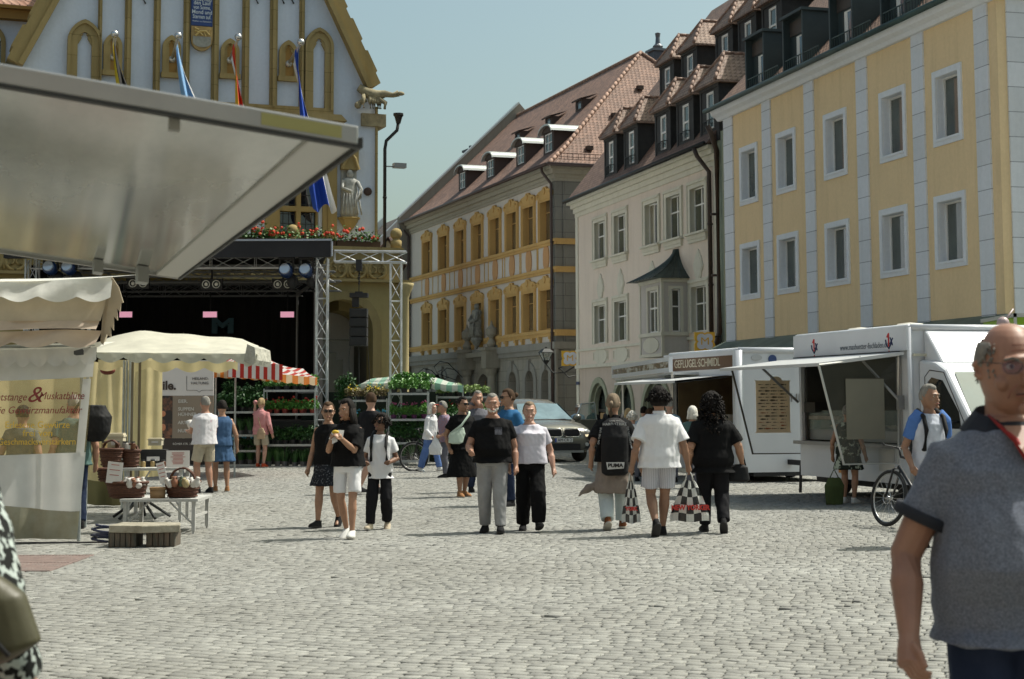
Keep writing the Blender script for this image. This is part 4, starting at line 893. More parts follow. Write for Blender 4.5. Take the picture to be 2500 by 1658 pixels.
 for s_ in (-1, 1):
  x = cx + s_ * (r + .85); M_ = T((x, -.35, 0)); b.lathe([(.34, 0), (.34, .5), (.27, .6), (.26, 2.2), (.22, grey - 1.2), (.3, grey - 1.05), (.36, grey - .8)], 14, M_); b.box(x - .42, x + .42, -.8, 0, grey - .8, grey + .15); b.box(x - .5, x + .5, -.88, 0, grey + .15, grey + .32)
  b.lathe([(.2, grey + .3), (.28, grey + .5), (.12, grey + .8), (.3, grey + 1.0), (.32, grey + 1.3), (.1, grey + 1.5), (.03, grey + 1.75)], 12, M_)
 b.box(cx - r - 1.2, cx + r + 1.2, -.6, 0, grey - .15, grey + .1); b.build('portal', mat_wall('portal_stone', (.3, .28, .22), dirt=.25), rt)
 b = MB(); b.quad((cx - r, .5, 0), (cx + r, .5, 0), (cx + r, .5, z + r), (cx - r, .5, z + r)); b.build('portal_door', mat('old_door', (.05, .035, .025), .7), rt)
 b = MB()
 for k in range(9):
  t = PI * k / 8; b.box(cx + r * .96 * math.cos(t) - .03, cx + r * .96 * math.cos(t) + .03, .3, .34, z, z + r * abs(math.sin(t)) + .05)
 b.build('fanlight_grille', mat('rust_grille', (.2, .11, .05), .7), rt)
 for cx, r, z, pt in A_[:-1]:
  m = MB(); m.box(cx - r, cx + r, .42, .5, z - .06, z + .06); m.box(cx - .05, cx + .05, .4, .48, .8, z + r - .1); m.box(cx - r, cx - r + .07, .4, .5, 0, z + r * .6); m.box(cx + r - .07, cx + r, .4, .5, 0, z + r * .6); w_ = m.build('arched_window', mat('red_brown_frame', (.09, .035, .03), .5), rt)
  m = MB(); m.quad((cx - r, .5, 0), (cx + r, .5, 0), (cx + r, .5, z + r), (cx - r, .5, z + r)); m.build('pane', mat_glass('dark_shop_glass', (.015, .018, .035)), w_, fix=False)
 for x, y in ((480, 740), (540, 800), (330, 800)):
  b = MB(); u = f.u(*S8(x, y)); zz = f.z(*S8(x, y)); b.tube([(u, 0, zz), (u, -.5, zz + .5), (u, -1.0, zz + .6), (u, -1.35, zz + .3), (u, -1.2, zz - .05), (u, -.9, zz + .1)], .025, 6); b.tube([(u, 0, zz - .5), (u, -1.2, zz - .1)], .02, 6); b.ball((u, -1.2, zz - .35), .2, 10, 6, (.3, 1, 1)); b.build('iron_bracket', mat('dark_iron', (.02, .022, .022), .5, .6), rt)
 # saint on a console between the lower windows
 u = f.u(*S8(722, 300)); zz = f.z(*S8(722, 465)); s = (f.z(*S8(722, 150)) - zz)
 b = MB(); b.smooth = True; M_ = T((u, -.45, zz)) @ Matrix.Diagonal((1, .8, 1, 1))
 b.lathe([(.05, -.5), (.3, -.15), (.42, 0), (.4, .12)], 12, M_); b.lathe([(.34, .12), (.4, .3), (.3, s * .35), (.34, s * .5), (.26, s * .62), (.36, s * .76), (.3, s * .82), (.1, s * .85), (.09, s * .87)], 12, M_); b.ball((u, -.45, zz + s * .92), s * .075, 10, 8, (.9, 1, 1.2)); b.tube([(u - .3, -.5, zz + s * .78), (u - .45, -.65, zz + s * .6), (u - .2, -.8, zz + s * .55)], .1, 8); b.tube([(u + .3, -.5, zz + s * .78), (u + .42, -.6, zz + s * .55), (u + .1, -.85, zz + s * .48)], .1, 8)
 for k in range(7): b.tube([(u - .3 + k * .1, -.72, zz + s * .58), (u - .36 + k * .12, -.78, zz + .15)], .035, 5)
 o = b.build('statue', mat('weathered_stone', (.2, .2, .17), .9, var=.4, vs=5, bump=.6, bs=9), rt)
 pm = mat('brown_pipe2', (.07, .05, .045), .5, .3)
 downpipe(rt, [(L - .3, -.65, EZ - .05), (L - .35, -.6, EZ - .3), (L - .15, -.2, EZ - .9), (L - .12, -.2, .2)], .075, pm); downpipe(rt, [(-.1, -.65, EZ - .05), (-.1, -.5, EZ - .4), (.15, -.2, EZ - .9), (.15, -.2, .2)], .075, pm)
 b = MB(); b.smooth = True; b.tube([(-.3, -.7, EZ - .03), (L + .6, -.7, EZ - .03)], .09, 8); b.tube([(L + .65, -.7, EZ - .03), (L + .65, D, EZ - .03)], .09, 8); b.build('gutter', pm, rt)
 return A_, grey
OA_, OGREY = orange()

def others():
 # archway wall with a little tiled roof between the baroque and the cream house
 f = FO; L = f.L
 y0 = 2.6; S7 = lambda x, y: (980 + x / 3.564, 700 + y / 3.564)
 rt = f.root('archway', 'grey stone archway with small red tiled roof squeezed between two houses', 'archway')
 p = f.p3(L, 0, -y0); Y = p.y
 z_top = at_y(1400, 668, Y - 1).z
 b = MB(); r = 1.5; cx = L + .0
 # wall runs perpendicular, i.e. across: plane facing the camera (x = local L side), built along local +y
 M_ = T((L + 1.6, 2.4, 0)) @ RZ(PI / 2)
 zs = at_y(1400, 745, Y).z - .2
 q = MB(); wall_arches(q, 0, 6, 0, z_top, [(1.9, 1.25, zs - 1.0, 0)], .7, 0)
 q2 = MB(); q2.v = [tuple(M_ @ Vector(v)) for v in q.v]; q2.f = q.f; q2.m = q.m; q2.sm = q.sm
 q2.build('wall', mat_wall('archway_plaster', (.42, .4, .34), dirt=.15), rt)
 q = MB(); q.quad((L + 2.0, 2.2, z_top), (L + 2.0, 8.4, z_top), (L + .6, 8.4, z_top + 1.2), (L + .6, 2.2, z_top + 1.2)); q.quad((L + 2.0, 2.2, z_top), (L + .6, 2.2, z_top + 1.2), (L + .6, 2.2, z_top)); q.build('roof', mat_tiles('roof_tiles_red', (.34, .15, .095), (.46, .22, .145)), rt)
 # chimney standing behind the hip roof
 cb = at_y(1607, 190, 92); 
 c = empty('chimney', (cb.x, cb.y, 0), .35, 'tall dark metal clad chimney rising behind the red hipped roof', 'chimney')
 w_ = (1633 - 1585) / 2 * 92 / F * .82; zt = at_y(1607, 128, 92).z
 b = MB(); b.box(-w_, w_, -w_, w_, 9, zt); b.build('shaft', mat('chimney_sheet', (.05, .055, .075), .5, .4, stretch=(6, 6, .2), var=.4), c); b = MB(); b.box(-w_ - .1, w_ + .1, -w_ - .1, w_ + .1, zt, zt + .14); b.lathe([(.25, zt + .14), (.3, zt + .35), (.15, zt + .5), (.12, zt + .85), (.16, zt + 1.1), (.05, zt + 1.15)], 12); b.build('cap', mat('chimney_cap', (.12, .13, .15), .4, .6), c)
 # far row: two house roofs stepping down behind the baroque building, left of it
 S8 = S2
 def far_house(name, label, A, B, ez, rh, wallc, tiles, d=12, fw=True, wins=None):
  g = Face(A, B); r_ = g.root(name, label, 'building')
  b = MB(); hs = []
  if wins: hs = [(u, u + .95, z, z + 1.7) for z in wins for u in np.arange(1.0, g.L - 1.3, 2.4)]
  wall_holes(b, 0, g.L, 0, ez, hs, .2); b.quad((g.L, 0, 0), (g.L, d, 0), (g.L, d, ez), (g.L, d / 2, ez + rh), (g.L, 0, ez)); b.quad((0, 0, 0), (0, 0, ez), (0, d / 2, ez + rh), (0, d, ez), (0, d, 0)); b.build('wall', mat_wall(name + '_wall', wallc, dirt=.12), r_)
  b = MB(); b.quad((-.1, -.4, ez - .1), (g.L + .1, -.4, ez - .1), (g.L + .1, d / 2, ez + rh), (-.1, d / 2, ez + rh)); b.quad((-.1, d / 2, ez + rh), (g.L + .1, d / 2, ez + rh), (g.L + .1, d + .4, ez - .1), (-.1, d + .4, ez - .1)); b.build('roof', tiles, r_)
  for h in hs:
   m = MB(); ringbox(m, h[0] - .1, h[1] + .1, h[2] - .1, h[3] + .12, .12, -.05, 0); w = m.build('window', mat_wall('cream_trim', (.58, .56, .42)), r_); pane_set(w, *h, .12, 2, 2, .06, .03)
  if fw:
   b = MB(); b.quad((-.45, -.6, ez + .3), (.1, -.6, ez + .3), (.1, d / 2, ez + rh + .6), (-.45, d / 2, ez + rh + .6)); b.quad((.1, -.6, ez - .4), (.1, -.6, ez + .3), (.1, d / 2, ez + rh + .6), (.1, d / 2, ez + rh - .1)); b.build('coping', mat('pale_zinc', (.5, .52, .5), .45, .5), r_)
  return g, r_
 A2 = at_z(952, 566, 12.2) if False else None
 P = f.A - f.d * .7
 g2, r2 = far_house('far_house', 'far house with red roof and sloping metal coping behind the baroque building', P - f.d * 10 + f.n * .4, P + f.n * .4 - f.d * .02, 11.3, 7.3, (.5, .46, .4), mat_tiles('roof_tiles_red', (.34, .15, .095), (.46, .22, .145)), 14, wins=(3.6, 7.2))
 m = MB(); q = MB()
 P2 = P - f.d * 10.6
 far_house('distant_house', 'distant house with dark grey roof just right of the town hall', P2 - f.d * 16 + f.n * 1.2, P2 + f.n * 1.2, 9.6, 6.6, (.5, .42, .26), mat_tiles('roof_tiles_grey', (.09, .075, .065), (.15, .12, .1)), 13, wins=(3.4, 6.5))
 # cross gabled small dormer house front near the town hall corner
 a = at_y(985, 800, 98)
 r_ = empty('narrow_house', (a.x - 1.2, 90, 0), .12, 'narrow pale house front between the town hall corner and the baroque building', 'building')
 b = MB(); hs = [(.35, 1.2, z, z + 2.3) for z in (2.8, 6.2)]; wall_holes(b, 0, 1.7, 0, 9.3, hs, .2); b.quad((0, 0, 9.3), (1.7, 0, 9.3), (.85, 0, 10.6)); b.quad((1.7, 0, 0), (1.7, 5, 0), (1.7, 5, 9.3), (1.7, 0, 9.3)); b.build('wall', mat_wall('narrow_wall', (.5, .42, .26), dirt=.15), r_)
 b = MB(); b.quad((-.2, -.3, 9.2), (-.2, 5, 9.2), (.85, 5, 10.8), (.85, -.3, 10.8)); b.quad((1.9, -.3, 9.2), (.85, -.3, 10.8), (.85, 5, 10.8), (1.9, 5, 9.2)); b.build('roof', mat_tiles('roof_tiles_red', (.34, .15, .095), (.46, .22, .145)), r_)
 for h in hs:
  m = MB(); ringbox(m, h[0] - .12, h[1] + .12, h[2] - .1, h[3] + .12, .12, -.05, 0); w = m.build('window', mat_wall('ochre_stucco', (.6, .34, .085)), r_); pane_set(w, *h, .1, 2, 2, .06, .03, mat('red_brown_frame', (.09, .035, .03)))
 # chimney on the far roof
 cb = at_y(1156, 380, 112); c = empty('chimney', (cb.x, cb.y, 0), .4, 'small dark chimney behind the sloping metal coping', 'chimney'); zt = at_y(1156, 372, 112).z
 b = MB(); b.box(-.55, .55, -.45, .45, 10, zt); b.box(-.65, .65, -.55, .55, zt, zt + .15); b.box(-.3, -.1, -.1, .1, zt + .15, zt + .45); b.build('shaft', mat('chimney_sheet', (.05, .055, .075)), c)
others()
# ------------------------------------------------------------ gothic town hall with gable
S1 = lambda x, y: (x / 2.365, y / 2.365)
S9 = lambda x, y: (600 + x / 3.92, 580 + y / 3.92)
HC = at_y(917, 275, 58.0)
hd = Vector((.934, .356, 0)).normalized()
FH = Face(Vector((HC.x, HC.y, 0)) - hd * 13.5, Vector((HC.x, HC.y, 0)))
def hall():
 f = FH; L = f.L; EZ = HC.z
 rt = f.root('town_hall', 'gothic white town hall gable with ochre stone mullions, pointed niches and a flower decked balcony', 'town hall')
 wm = mat_wall('hall_render', (.6, .67, .78), dirt=.07); oc = mat_wall('ochre_sandstone', (.36, .28, .13), course=.7, brickw=30, joint=(.6, .58, .5), dirt=.25)
 ocp = mat_wall('ochre_plain', (.38, .29, .13), dirt=.25); pan = mat_wall('orange_panel', (.36, .21, .065), dirt=.2)
 U = lambda x, y: f.u(*S1(x, y)); Zt = lambda x, y: f.z(*S1(x, y))
 uL = U(150, 430); uR = L; mid = (U(400, 40) + U(1870, 0)) / 2
 um = (U(1080, 100) + U(1240, 100)) / 2
 zr0 = Zt(2100, 520)
 # gable outline from the measured copings
 (a0, za0), (a1, za1) = f.uv(*S1(2110, 520)), f.uv(*S1(1870, 0)); sl = (za1 - za0) / (a0 - a1)
 apz = za0 + sl * (a0 - um); lb = um - (a0 - um)
 D = 22
 wu0, wu1, wz0, wz1 = U(1610, 1290), U(1840, 1290), Zt(1730, 1400), Zt(1730, 900)
 gz = 5.1
 holes = [(wu0, wu1, wz0, wz1), (wu0 - 4.2, wu1 - 4.2, wz0, wz1), (wu0 - 8.4, wu1 - 8.4, wz0, wz1)]
 b = MB(); wall_holes(b, -6, L, gz, zr0, holes, .45)
 b.quad((lb, 0, zr0), (a0, 0, zr0), (um, 0, apz)); b.quad((L, 0, 0), (L, D, 0), (L, D, EZ), (L, 0, EZ)); b.quad((a0, 0, zr0), (um, 0, apz), (um, .8, apz), (a0, .8, zr0)); b.build('wall', wm, rt)
 tl = mat_tiles('roof_tiles_hall', (.2, .12, .09), (.3, .19, .14))
 b = MB(); b.quad((L + .4, .5, EZ - .3), (L + .4, D, EZ - .3), (um, D, apz - .6), (um, .5, apz - .6)); b.quad((lb, .5, zr0), (um, .5, apz - .6), (um, D, apz - .6), (lb, D, zr0)); b.build('roof', tl, rt)
 # copings along the slopes with their step stones
 b = MB()
 def slope_bar(p, q, w_, y0, y1, out=1):
  p, q = Vector((p[0], 0, p[1])), Vector((q[0], 0, q[1])); d = (q - p).normalized(); nrm = Vector((d.z, 0, -d.x)) * out
  b.prism([(p.x, p.z), (q.x, q.z), ((q + nrm * w_).x, (q + nrm * w_).z), ((p + nrm * w_).x, (p + nrm * w_).z)], y0, y1); n_ = int((q - p).length / 1.2)
  return p, q, d, nrm
 for s_, x0 in ((1, a0), (-1, lb)):
  p, q, d, nrm = slope_bar((x0, zr0), (um, apz), .55, -.25, .9, s_)
  for k in range(int((q - p).length / 1.25)):
   c = p + d * (k * 1.25 + .4) + nrm * .55; b.prism([(c.x, c.z), ((c + d * .9).x, (c + d * .9).z), ((c + d * .85 + nrm * .09).x, (c + d * .85 + nrm * .09).z), ((c + d * .05 + nrm * .09).x, (c + d * .05 + nrm * .09).z)], -.22, .85)
  slope_bar((x0, zr0), (um, apz), .18, -.4, -.2, s_)
 b.build('gable_coping', ocp, rt)
 # vertical stone strips and the frame of the gable
 zfr = Zt(1230, 600)
 strips = [(563, 586, 300), (718, 756, 300), (885, 924, 300), (1057, 1094, 300), (1220, 1262, 300), (1397, 1437, 300), (1557, 1600, 300), (1727, 1756, 300)]
 b = MB()
 for x0, x1, y in strips:
  u0, u1 = U(x0 - 1, y), U(x1 - 1, y); uc = (u0 + u1) / 2; top = apz - abs(uc - um) * sl - .1
  b.prism([(u0, zfr), (u1, zfr), (u1, top), (u0, top)], -.1, 0); b.box(u0 + (u1 - u0) * .3, u1 - (u1 - u0) * .3, -.2, -.1, zfr, top)
 uA, uB = U(387, 480), U(1920, 600)
 b.box(uA, uB, -.16, 0, zfr - .28, zfr + .06); b.box(uA - .2, U(1970, 660), -.42, 0, Zt(1440, 665) - .32, Zt(1440, 665) - .1); b.prism([(uA - .2, Zt(1440, 665) - .1), (U(1985, 660), Zt(1440, 665) - .1), (U(1950, 660), Zt(1440, 665) + .12), (uA - .2, Zt(1440, 665) + .12)], -.5, 0)
 # big blind arches left and right
 def blind(u0, u1, zt, w_=.33):
  cx = (u0 + u1) / 2; r = (u1 - u0) / 2 - w_; zs = zt - r - w_ - .45
  arch_ring(b, cx, r, r + w_, zs, zfr, -.13, 0, 14, .28); arch_ring(b, cx, r + w_ - .1, r + w_, zs, zfr, -.2, -.1, 14, .28)
  for s_ in (-1, 1): b.prism([(cx + s_ * r, zs - .15), (cx + s_ * r * .42, zs + r * .35), (cx + s_ * r * .5, zs + r * .62), (cx + s_ * r * .2, zs + r * .95), (cx + s_ * r * .5, zs + r * 1.05), (cx + s_ * r, zs + r * .4)], -.1, 0)
 blind(U(387, 300), U(585, 300), Zt(485, 68)); blind(U(1757, 350), U(1920, 350), Zt(1835, 115), .3)
 b.build('stone_strips', oc, rt)
 for x0, x1, yt, yb in ((596, 704, 138, 432), (936, 1042, 150, 446), (1272, 1380, 170, 452), (1609, 1716, 181, 466)):
  u0, u1 = U(x0, 300), U(x1, 300); zt, zb_ = Zt(x0, yt), Zt(x0, yb); cx = (u0 + u1) / 2; w_ = .13; r = (u1 - u0) / 2 - w_; zs = zt - r - w_ - .42
  m = MB(); arch_ring(m, cx, r, r + w_, zs, zb_, -.12, 0, 12, .34); m.box(u0 - .04, u1 + .04, -.16, 0, zb_ - .02, zb_ + .16); m.box(u0, u0 + w_ + .1, -.08, 0, zb_ + .16, zs); 
  for s_ in (-1, 1): m.prism([(cx + s_ * r, zs - .1), (cx + s_ * r * .45, zs + r * .3), (cx + s_ * r * .52, zs + r * .6), (cx + s_ * .02, zs + r * 1.0), (cx + s_ * r * .5, zs + r * 1.2), (cx + s_ * r, zs + r * .5)], -.07, 0)
  o = m.build('niche', ocp, rt); m = MB(); P = arch_pts(cx, r, zs, 10, .34); m.prism([(cx + r, zb_)] + P + [(cx - r, zb_)], -.03, 0); m.box(cx - r, cx + r, -.035, -.03, zb_ + (zs - zb_) * .48, zb_ + (zs - zb_) * .5); m.build('niche_panel', pan, o)
 # painted blue verse panel and crest under it
 u0, u1 = U(1100, 80), U(1223, 80); z0 = Zt(1100, 150); m = MB(); m.box(u0, u1, -.16, -.08, z0, z0 + 4.2); o = m.build('verse_panel', mat('deep_blue_paint', (.012, .04, .16), .5, var=.15), rt)
 cr = mat('pale_lettering', (.55, .6, .62), .6)
 for i, s_ in enumerate(('1356', 'Der hier', 'weist nun', 'den Lauf', 'von Sonne,', 'Mond und', 'Sternen auf.')):
  if i < 2: continue
  y = (0, 0, 2, 24, 50, 77, 104)[i]; zz = Zt(1160, y); text(s_, .2, T(((u0 + u1) / 2, -.165, zz)), cr, o, 'verse', .002, sx=.85 if len(s_) < 10 else .66, bold=.002)
 text('Wolfram von Eschenbach', .075, T(((u0 + u1) / 2, -.165, Zt(1160, 130))), cr, o, 'verse', .003, sx=.85)
 m = MB(); zt = z0 - .03; zb_ = Zt(1160, 300); w2 = (u1 - u0) / 2; cx = (u0 + u1) / 2; zm = zt - (zt - zb_) * .55
 sh = [(cx - w2, zt), (cx + w2, zt), (cx + w2, zm)] + [(cx + w2 * math.cos(t), zm - (zm - zb_) * math.sin(t) ** 1.0) for t in [PI * k / 10 for k in range(1, 10)]] + [(cx - w2, zm)]
 m.prism(sh, -.2, -.05); o = m.build('crest', mat('crest_gold', (.33, .22, .08), .6, var=.3), rt)
 m = MB(); m.prism([(cx + (x - cx) * .84, zb_ + .12 + (z - zb_) * .44) for x, z in sh], -.22, -.2); m.build('crest_field', mat('crest_grey', (.32, .32, .28), .7, c2=(.2, .2, .18), vs=8), o)
 m = MB(); [m.tube([(cx + w2 * x, -.22, zt - w2 * z) for x, z in q], w2 * r, 6) for q, r in ((((-.6, .95), (-.2, .5), (.35, .45), (.7, .8)), .11), (((-.7, .45), (-.2, .6), (.1, .9)), .08), (((.2, .5), (.35, .95)), .07), (((-.7, .2), (-.3, .35)), .09), (((.6, .5), (.8, .2)), .06))]; m.build('crest_lion', mat('lion_gold', (.5, .36, .12), .5), o)
 # big cross window behind the balcony
 m = MB()
 for h in holes:
  a, c, z0, z1 = h; ringbox(m, a - .5, c + .62, z0 - .1, z1 + .4, .5, -.1, 0, 0); m.box(c + .3, c + .62, -.16, -.05, z0, z1 + .3)
 o = m.build('window_surround', ocp, rt)
 for h in holes:
  a, c, z0, z1 = h; m = MB(); ringbox(m, a, c, z0, z1, .07, .12, .3); x = (a + c) / 2; m.box(x - .08, x + .08, .05, .3, z0, z1); zc = Zt(1730, 1203); m.box(a, c, .06, .3, zc - .1, zc + .08); w_ = m.build('window', ocp, rt); m = MB(); m.quad((a, .26, z0), (c, .26, z0), (c, .26, z1), (a, .26, z1)); m.build('pane', mat_glass('leaded_glass', (.012, .014, .022)), w_, fix=False)
  m = MB()
  for k in range(1, 9): z = z0 + (z1 - z0) * k / 9; m.box(a, c, .235, .25, z - .012, z + .012)
  for k in range(1, 7): x = a + (c - a) * k / 7; m.box(x - .01, x + .01, .235, .25, z0, z1)
  m.build('leading', mat('lead', (.06, .06, .06), .5, .5), w_)
 # corner quoin strip, eaves beast
 m = MB(); m.box(U(2165, 1000), L + .06, -.1, .5, gz, EZ + .2); m.box(L - .05, L + .1, .5, 1.3, gz, EZ + .1); m.build('corner_stones', oc, rt)
 gx, gzz = f.uv(*S1(2140, 580)); m = MB(); m.smooth = True
 m.tube([(gx - .5, -.2, gzz + .4), (gx - .2, -.3, gzz + .2), (gx + .1, -.4, gzz + .08), (gx + .38, -.55, gzz + .16), (gx + .62, -.7, gzz + .1), (gx + .8, -.8, gzz + .16)], [.14, .2, .22, .13, .09, .12], 9)
 for k in range(9): a = random.uniform(-.4, .3); m.tube([(gx + a, -.4, gzz + .1), (gx + a - .1, -.6, gzz - .15), (gx + a - .03, -.5, gzz - .38)], [.08, .07, .03], 6)
 m.tube([(gx - .3, -.4, gzz - .05), (gx - .55, -.4, gzz - .22)], [.1, .09], 8); m.ball((gx - .58, -.4, gzz - .28), .13, 8, 6); m.ball((gx + .86, -.85, gzz + .15), .1, 8, 6, (1.5, .8, .8)); m.tube([(gx + .1, -.5, gzz), (gx + .35, -.7, gzz - .2), (gx + .3, -.75, gzz - .42)], [.1, .08, .05], 7); m.smooth = False; m.box(L - .55, L + .35, -.15, .8, gzz - .95, gzz - .5); m.build('gargoyle', mat('gargoyle_stone', (.27, .23, .14), .9, var=.3, vs=5, bump=.5), rt)
 # hooks
 for x in (840, 1490, 1640, 1695):
  m = MB(); u, z = f.uv(*S1(x, 22)); m.tube([(u, -.02, z), (u - .1, -.1, z + .15), (u + .12, -.12, z + .35)], .03, 5); m.build('iron_hook', mat('dark_iron', (.02, .022, .022), .5, .6), rt)
 # relief figure between canopy and console
 u0, u1 = U(1966, 1100), U(2054, 1100); z0, z1 = Zt(2010, 1262), Zt(2010, 985); cx = (u0 + u1) / 2; hh = z1 - z0
 m = MB(); m.box(u0, u1, -.1, 0, z0, z1); o = m.build('statue', mat('pale_relief', (.36, .36, .33), .85, var=.25, vs=5, bump=.5, bs=9), rt)
 m = MB(); m.smooth = True; m.lathe([(.3, z0 + .03), (.34, z0 + .2), (.27, z0 + hh * .35), (.3, z0 + hh * .55), (.24, z0 + hh * .7), (.3, z0 + hh * .78), (.1, z0 + hh * .84)], 12, T((cx, -.2, 0)) @ Matrix.Diagonal((1, .7, 1, 1))); m.ball((cx, -.25, z0 + hh * .9), .14, 10, 8, (.9, 1, 1.2)); m.tube([(cx - .25, -.3, z0 + hh * .75), (cx - .34, -.42, z0 + hh * .6), (cx - .02, -.5, z0 + hh * .52)], .07, 6); m.tube([(cx + .25, -.3, z0 + hh * .75), (cx + .36, -.42, z0 + hh * .58), (cx + .3, -.45, z0 + hh * .4)], .07, 6)
 for k in range(6): m.tube([(cx - .25 + k * .1, -.38, z0 + hh * .5), (cx - .32 + k * .14, -.42, z0 + .1)], .03, 5)
 m.tube([(cx + .34, -.45, z0 + hh * .6), (cx + .1, -.5, z0 + hh * .15)], .025, 5); m.build('figure', mat('pale_relief', (0, 0, 0)), o)
 m = MB(); m.lathe([(.04, Zt(2005, 1345)), (.2, Zt(2005, 1315)), (.32, Zt(2005, 1285)), (.36, z0 - .05), (.42, z0 - .02), (.42, z0 + .02)], 8, T((cx, -.1, 0))); m.build('statue_console', ocp, rt); m = MB(); m.prism([(u0 - .03, z1), (u1 + .03, z1), (u1 + .03, z1 + .8), (cx + .2, z1 + 1.05), (cx, z1 + 1.3), (cx - .2, z1 + 1.05), (u0 - .03, z1 + .8)], -.28, 0); m.tube([(cx - .3, -.32, z1), (cx - .15, -.36, z1 + .4), (cx, -.36, z1 + .6), (cx + .15, -.36, z1 + .4), (cx + .3, -.32, z1)], .06, 6); m.build('statue_canopy', ocp, rt)
 m = MB(); u, z = f.uv(*S1(2122, 1107)); m.lathe([(.15, 0), (.15, .06), (.08, .09)], 14, T((u, 0, z)) @ RX(PI / 2)); m.build('wall_boss', mat('dark_brown_iron', (.05, .03, .025)), rt)
 # downpipe with hopper, small lamp bracket
 pu = L + .32; zt = Zt(2280, 660); pm = mat('black_pipe', (.02, .018, .017), .45, .3)
 downpipe(rt, [(pu + .5, -.1, zt - .3), (pu + .45, -.1, zt - .6), (pu + .05, -.1, zt - 1.0), (pu, -.1, zt - 1.3), (pu, -.1, 6.3)], .06, pm); m = MB(); m.lathe([(.08, zt - .35), (.15, zt - .1), (.19, zt - .06), (.19, zt + .02)], 8, T((pu + .5, -.1, 0))); m.build('hopper', pm, rt)
 zz = Zt(2270, 965); m = MB(); m.box(pu + .05, pu + .5, -.12, -.08, zz - .02, zz + .02); m.box(pu + .3, pu + .75, -.3, -.02, zz - .05, zz + .12, ); m.build('wall_light', mat('grey_metal', (.25, .25, .25), .4, .5), rt)
 # ---- balcony: floor slab, frieze with tracery, arches below
 po = 3.0
 Ub = lambda x, y: f.u(*S9(x, y), po); Zb = lambda x, y: f.z(*S9(x, y), po)
 bR = Ub(1500, 300); bL = -6.0; zT = Zb(1400, 100); zF1 = Zb(1300, 225); zF0 = Zb(1300, 405); zL = Zb(1300, 432)
 b = MB(); b.box(bL, bR, -po - .12, 0, zT - .14, zT); b.box(bL, bR - .1, -po, 0, zF0, zT - .14); b.box(bL, bR + .25, -po - .22, .2, zL, zF0)
 acx = (Ub(800, 800) * 0 + Ub(930, 800)); r = Ub(1215, 1000) - acx; zs = Zb(930, 590) - r
 q = MB(); wall_arches(q, bL, bR - .05, 0, zL, [(acx, r, zs, 0), (acx - 2 * r - 1.4, r, zs, 0), (acx - 4 * r - 2.8, r, zs, 0)], .7, -po + .05)
 [q.quad((bR - .05, a, b0), (bR - .05, c, b0), (bR - .05, c, zL), (bR - .05, a, zL)) for a, c, b0 in ((-po + .05, -po + .5, 0), (-po + .5, -.4, zL - .9), (-.4, 0, 0))]; q.build('arcade', mat_wall('arcade_ochre', (.4, .32, .14), dirt=.15, course=0), rt)
 arch_ring(b, acx, r, r + .3, zs, 0, -po - .03, -po + .05); 
 b.build('balcony', mat_wall('balcony_stone', (.33, .26, .12), dirt=.25), rt)
 m = MB(); m.smooth = True; zc = (zF0 + zF1) / 2; k = 0; x = bR - .9
 while x > bL + .5:
  rr = (zF1 - zF0) * .46; pts = [(x + rr * math.cos(t), -po - .03, zc + rr * math.sin(t)) for t in [2 * PI * i / 18 for i in range(18)]]; m.tube(pts, .055, 6, closed=True)
  for s_ in (-1, 1): m.tube([(x + s_ * rr * .5 + rr * .4 * math.cos(t), -po - .03, zc + rr * .4 * math.sin(t)) for t in [2 * PI * i / 10 for i in range(10)]], .035, 5, closed=True)
  m.tube([(x - rr * 1.1, -po - .03, zF0 + .05), (x - rr * 1.25, -po - .03, zc), (x - rr * 1.1, -po - .03, zF1 - .05)], .045, 6); x -= rr * 2.35; k += 1
 m.build('tracery', mat_wall('balcony_stone', (.33, .26, .12)), rt)
 m = MB(); m.smooth = True; cu = Ub(1497, 900); m.lathe([(.22, 0), (.22, .5), (.15, .6), (.15, zL - .5), (.2, zL - .35), (.3, zL - .1), (.32, zL)], 12, T((cu + .1, -po + .05, 0))); m.build('corner_column', mat_wall('pale_ochre', (.5, .42, .22)), rt)
 m = MB(); m.quad((bL, -.02, 0), (L, -.02, 0), (L, -.02, gz + .1), (bL, -.02, gz + .1)); m.build('inner_wall', mat_wall('inner_white', (.66, .64, .58), dirt=.1), rt)
 m = MB(); x = acx + r * .3; m.box(acx - r, Ub(985, 1200), -1.4, -.05, 0, Zb(985, 1088)); m.box(Ub(985, 1200), Ub(1050, 1200), -1.4, -.05, 0, Zb(1020, 1155)); m.box(Ub(1215, 1000) + .15, Ub(1215, 1000) + .9, -2.2, -.1, 0, zL); m.tube([(acx - r, -1.5, Zb(900, 965)), (bR - .8, -1.5, Zb(900, 965))], .035, 6); m.build('passage_blocks', mat_wall('passage_grey', (.22, .21, .17), dirt=.2), rt)
 m = MB(); 
 for s_ in range(10): t0, t1 = PI / 2 * s_ / 10, PI / 2 * (s_ + 1) / 10; m.prism([(acx + .2 + (r + .1) * math.sin(t0), zs - .3 + r * math.cos(t0)), (acx + .2 + (r + .1) * math.sin(t1), zs - .3 + r * math.cos(t1)), (acx + .2 + (r + .5) * math.sin(t1), zs - .3 + (r + .4) * math.cos(t1)), (acx + .2 + (r + .5) * math.sin(t0), zs - .3 + (r + .4) * math.cos(t0))], -1.7, -.3)
 m.build('inner_arch', mat_wall('arcade_ochre', (.4, .32, .14)), rt)
 # stone balls
 for x, y in ((1690, 1345), (2287, 1350)):
  u = f.u(*S1(x, y), po - .2); z = zT; m = MB(); m.smooth = True; m.lathe([(.19, z), (.19, z + .26), (.12, z + .3), (.12, z + .34)], 14, T((u, -po + .2, 0))); m.ball((u, -po + .2, z + .5), .2, 16, 12); m.build('ball_finial', ocp, rt)
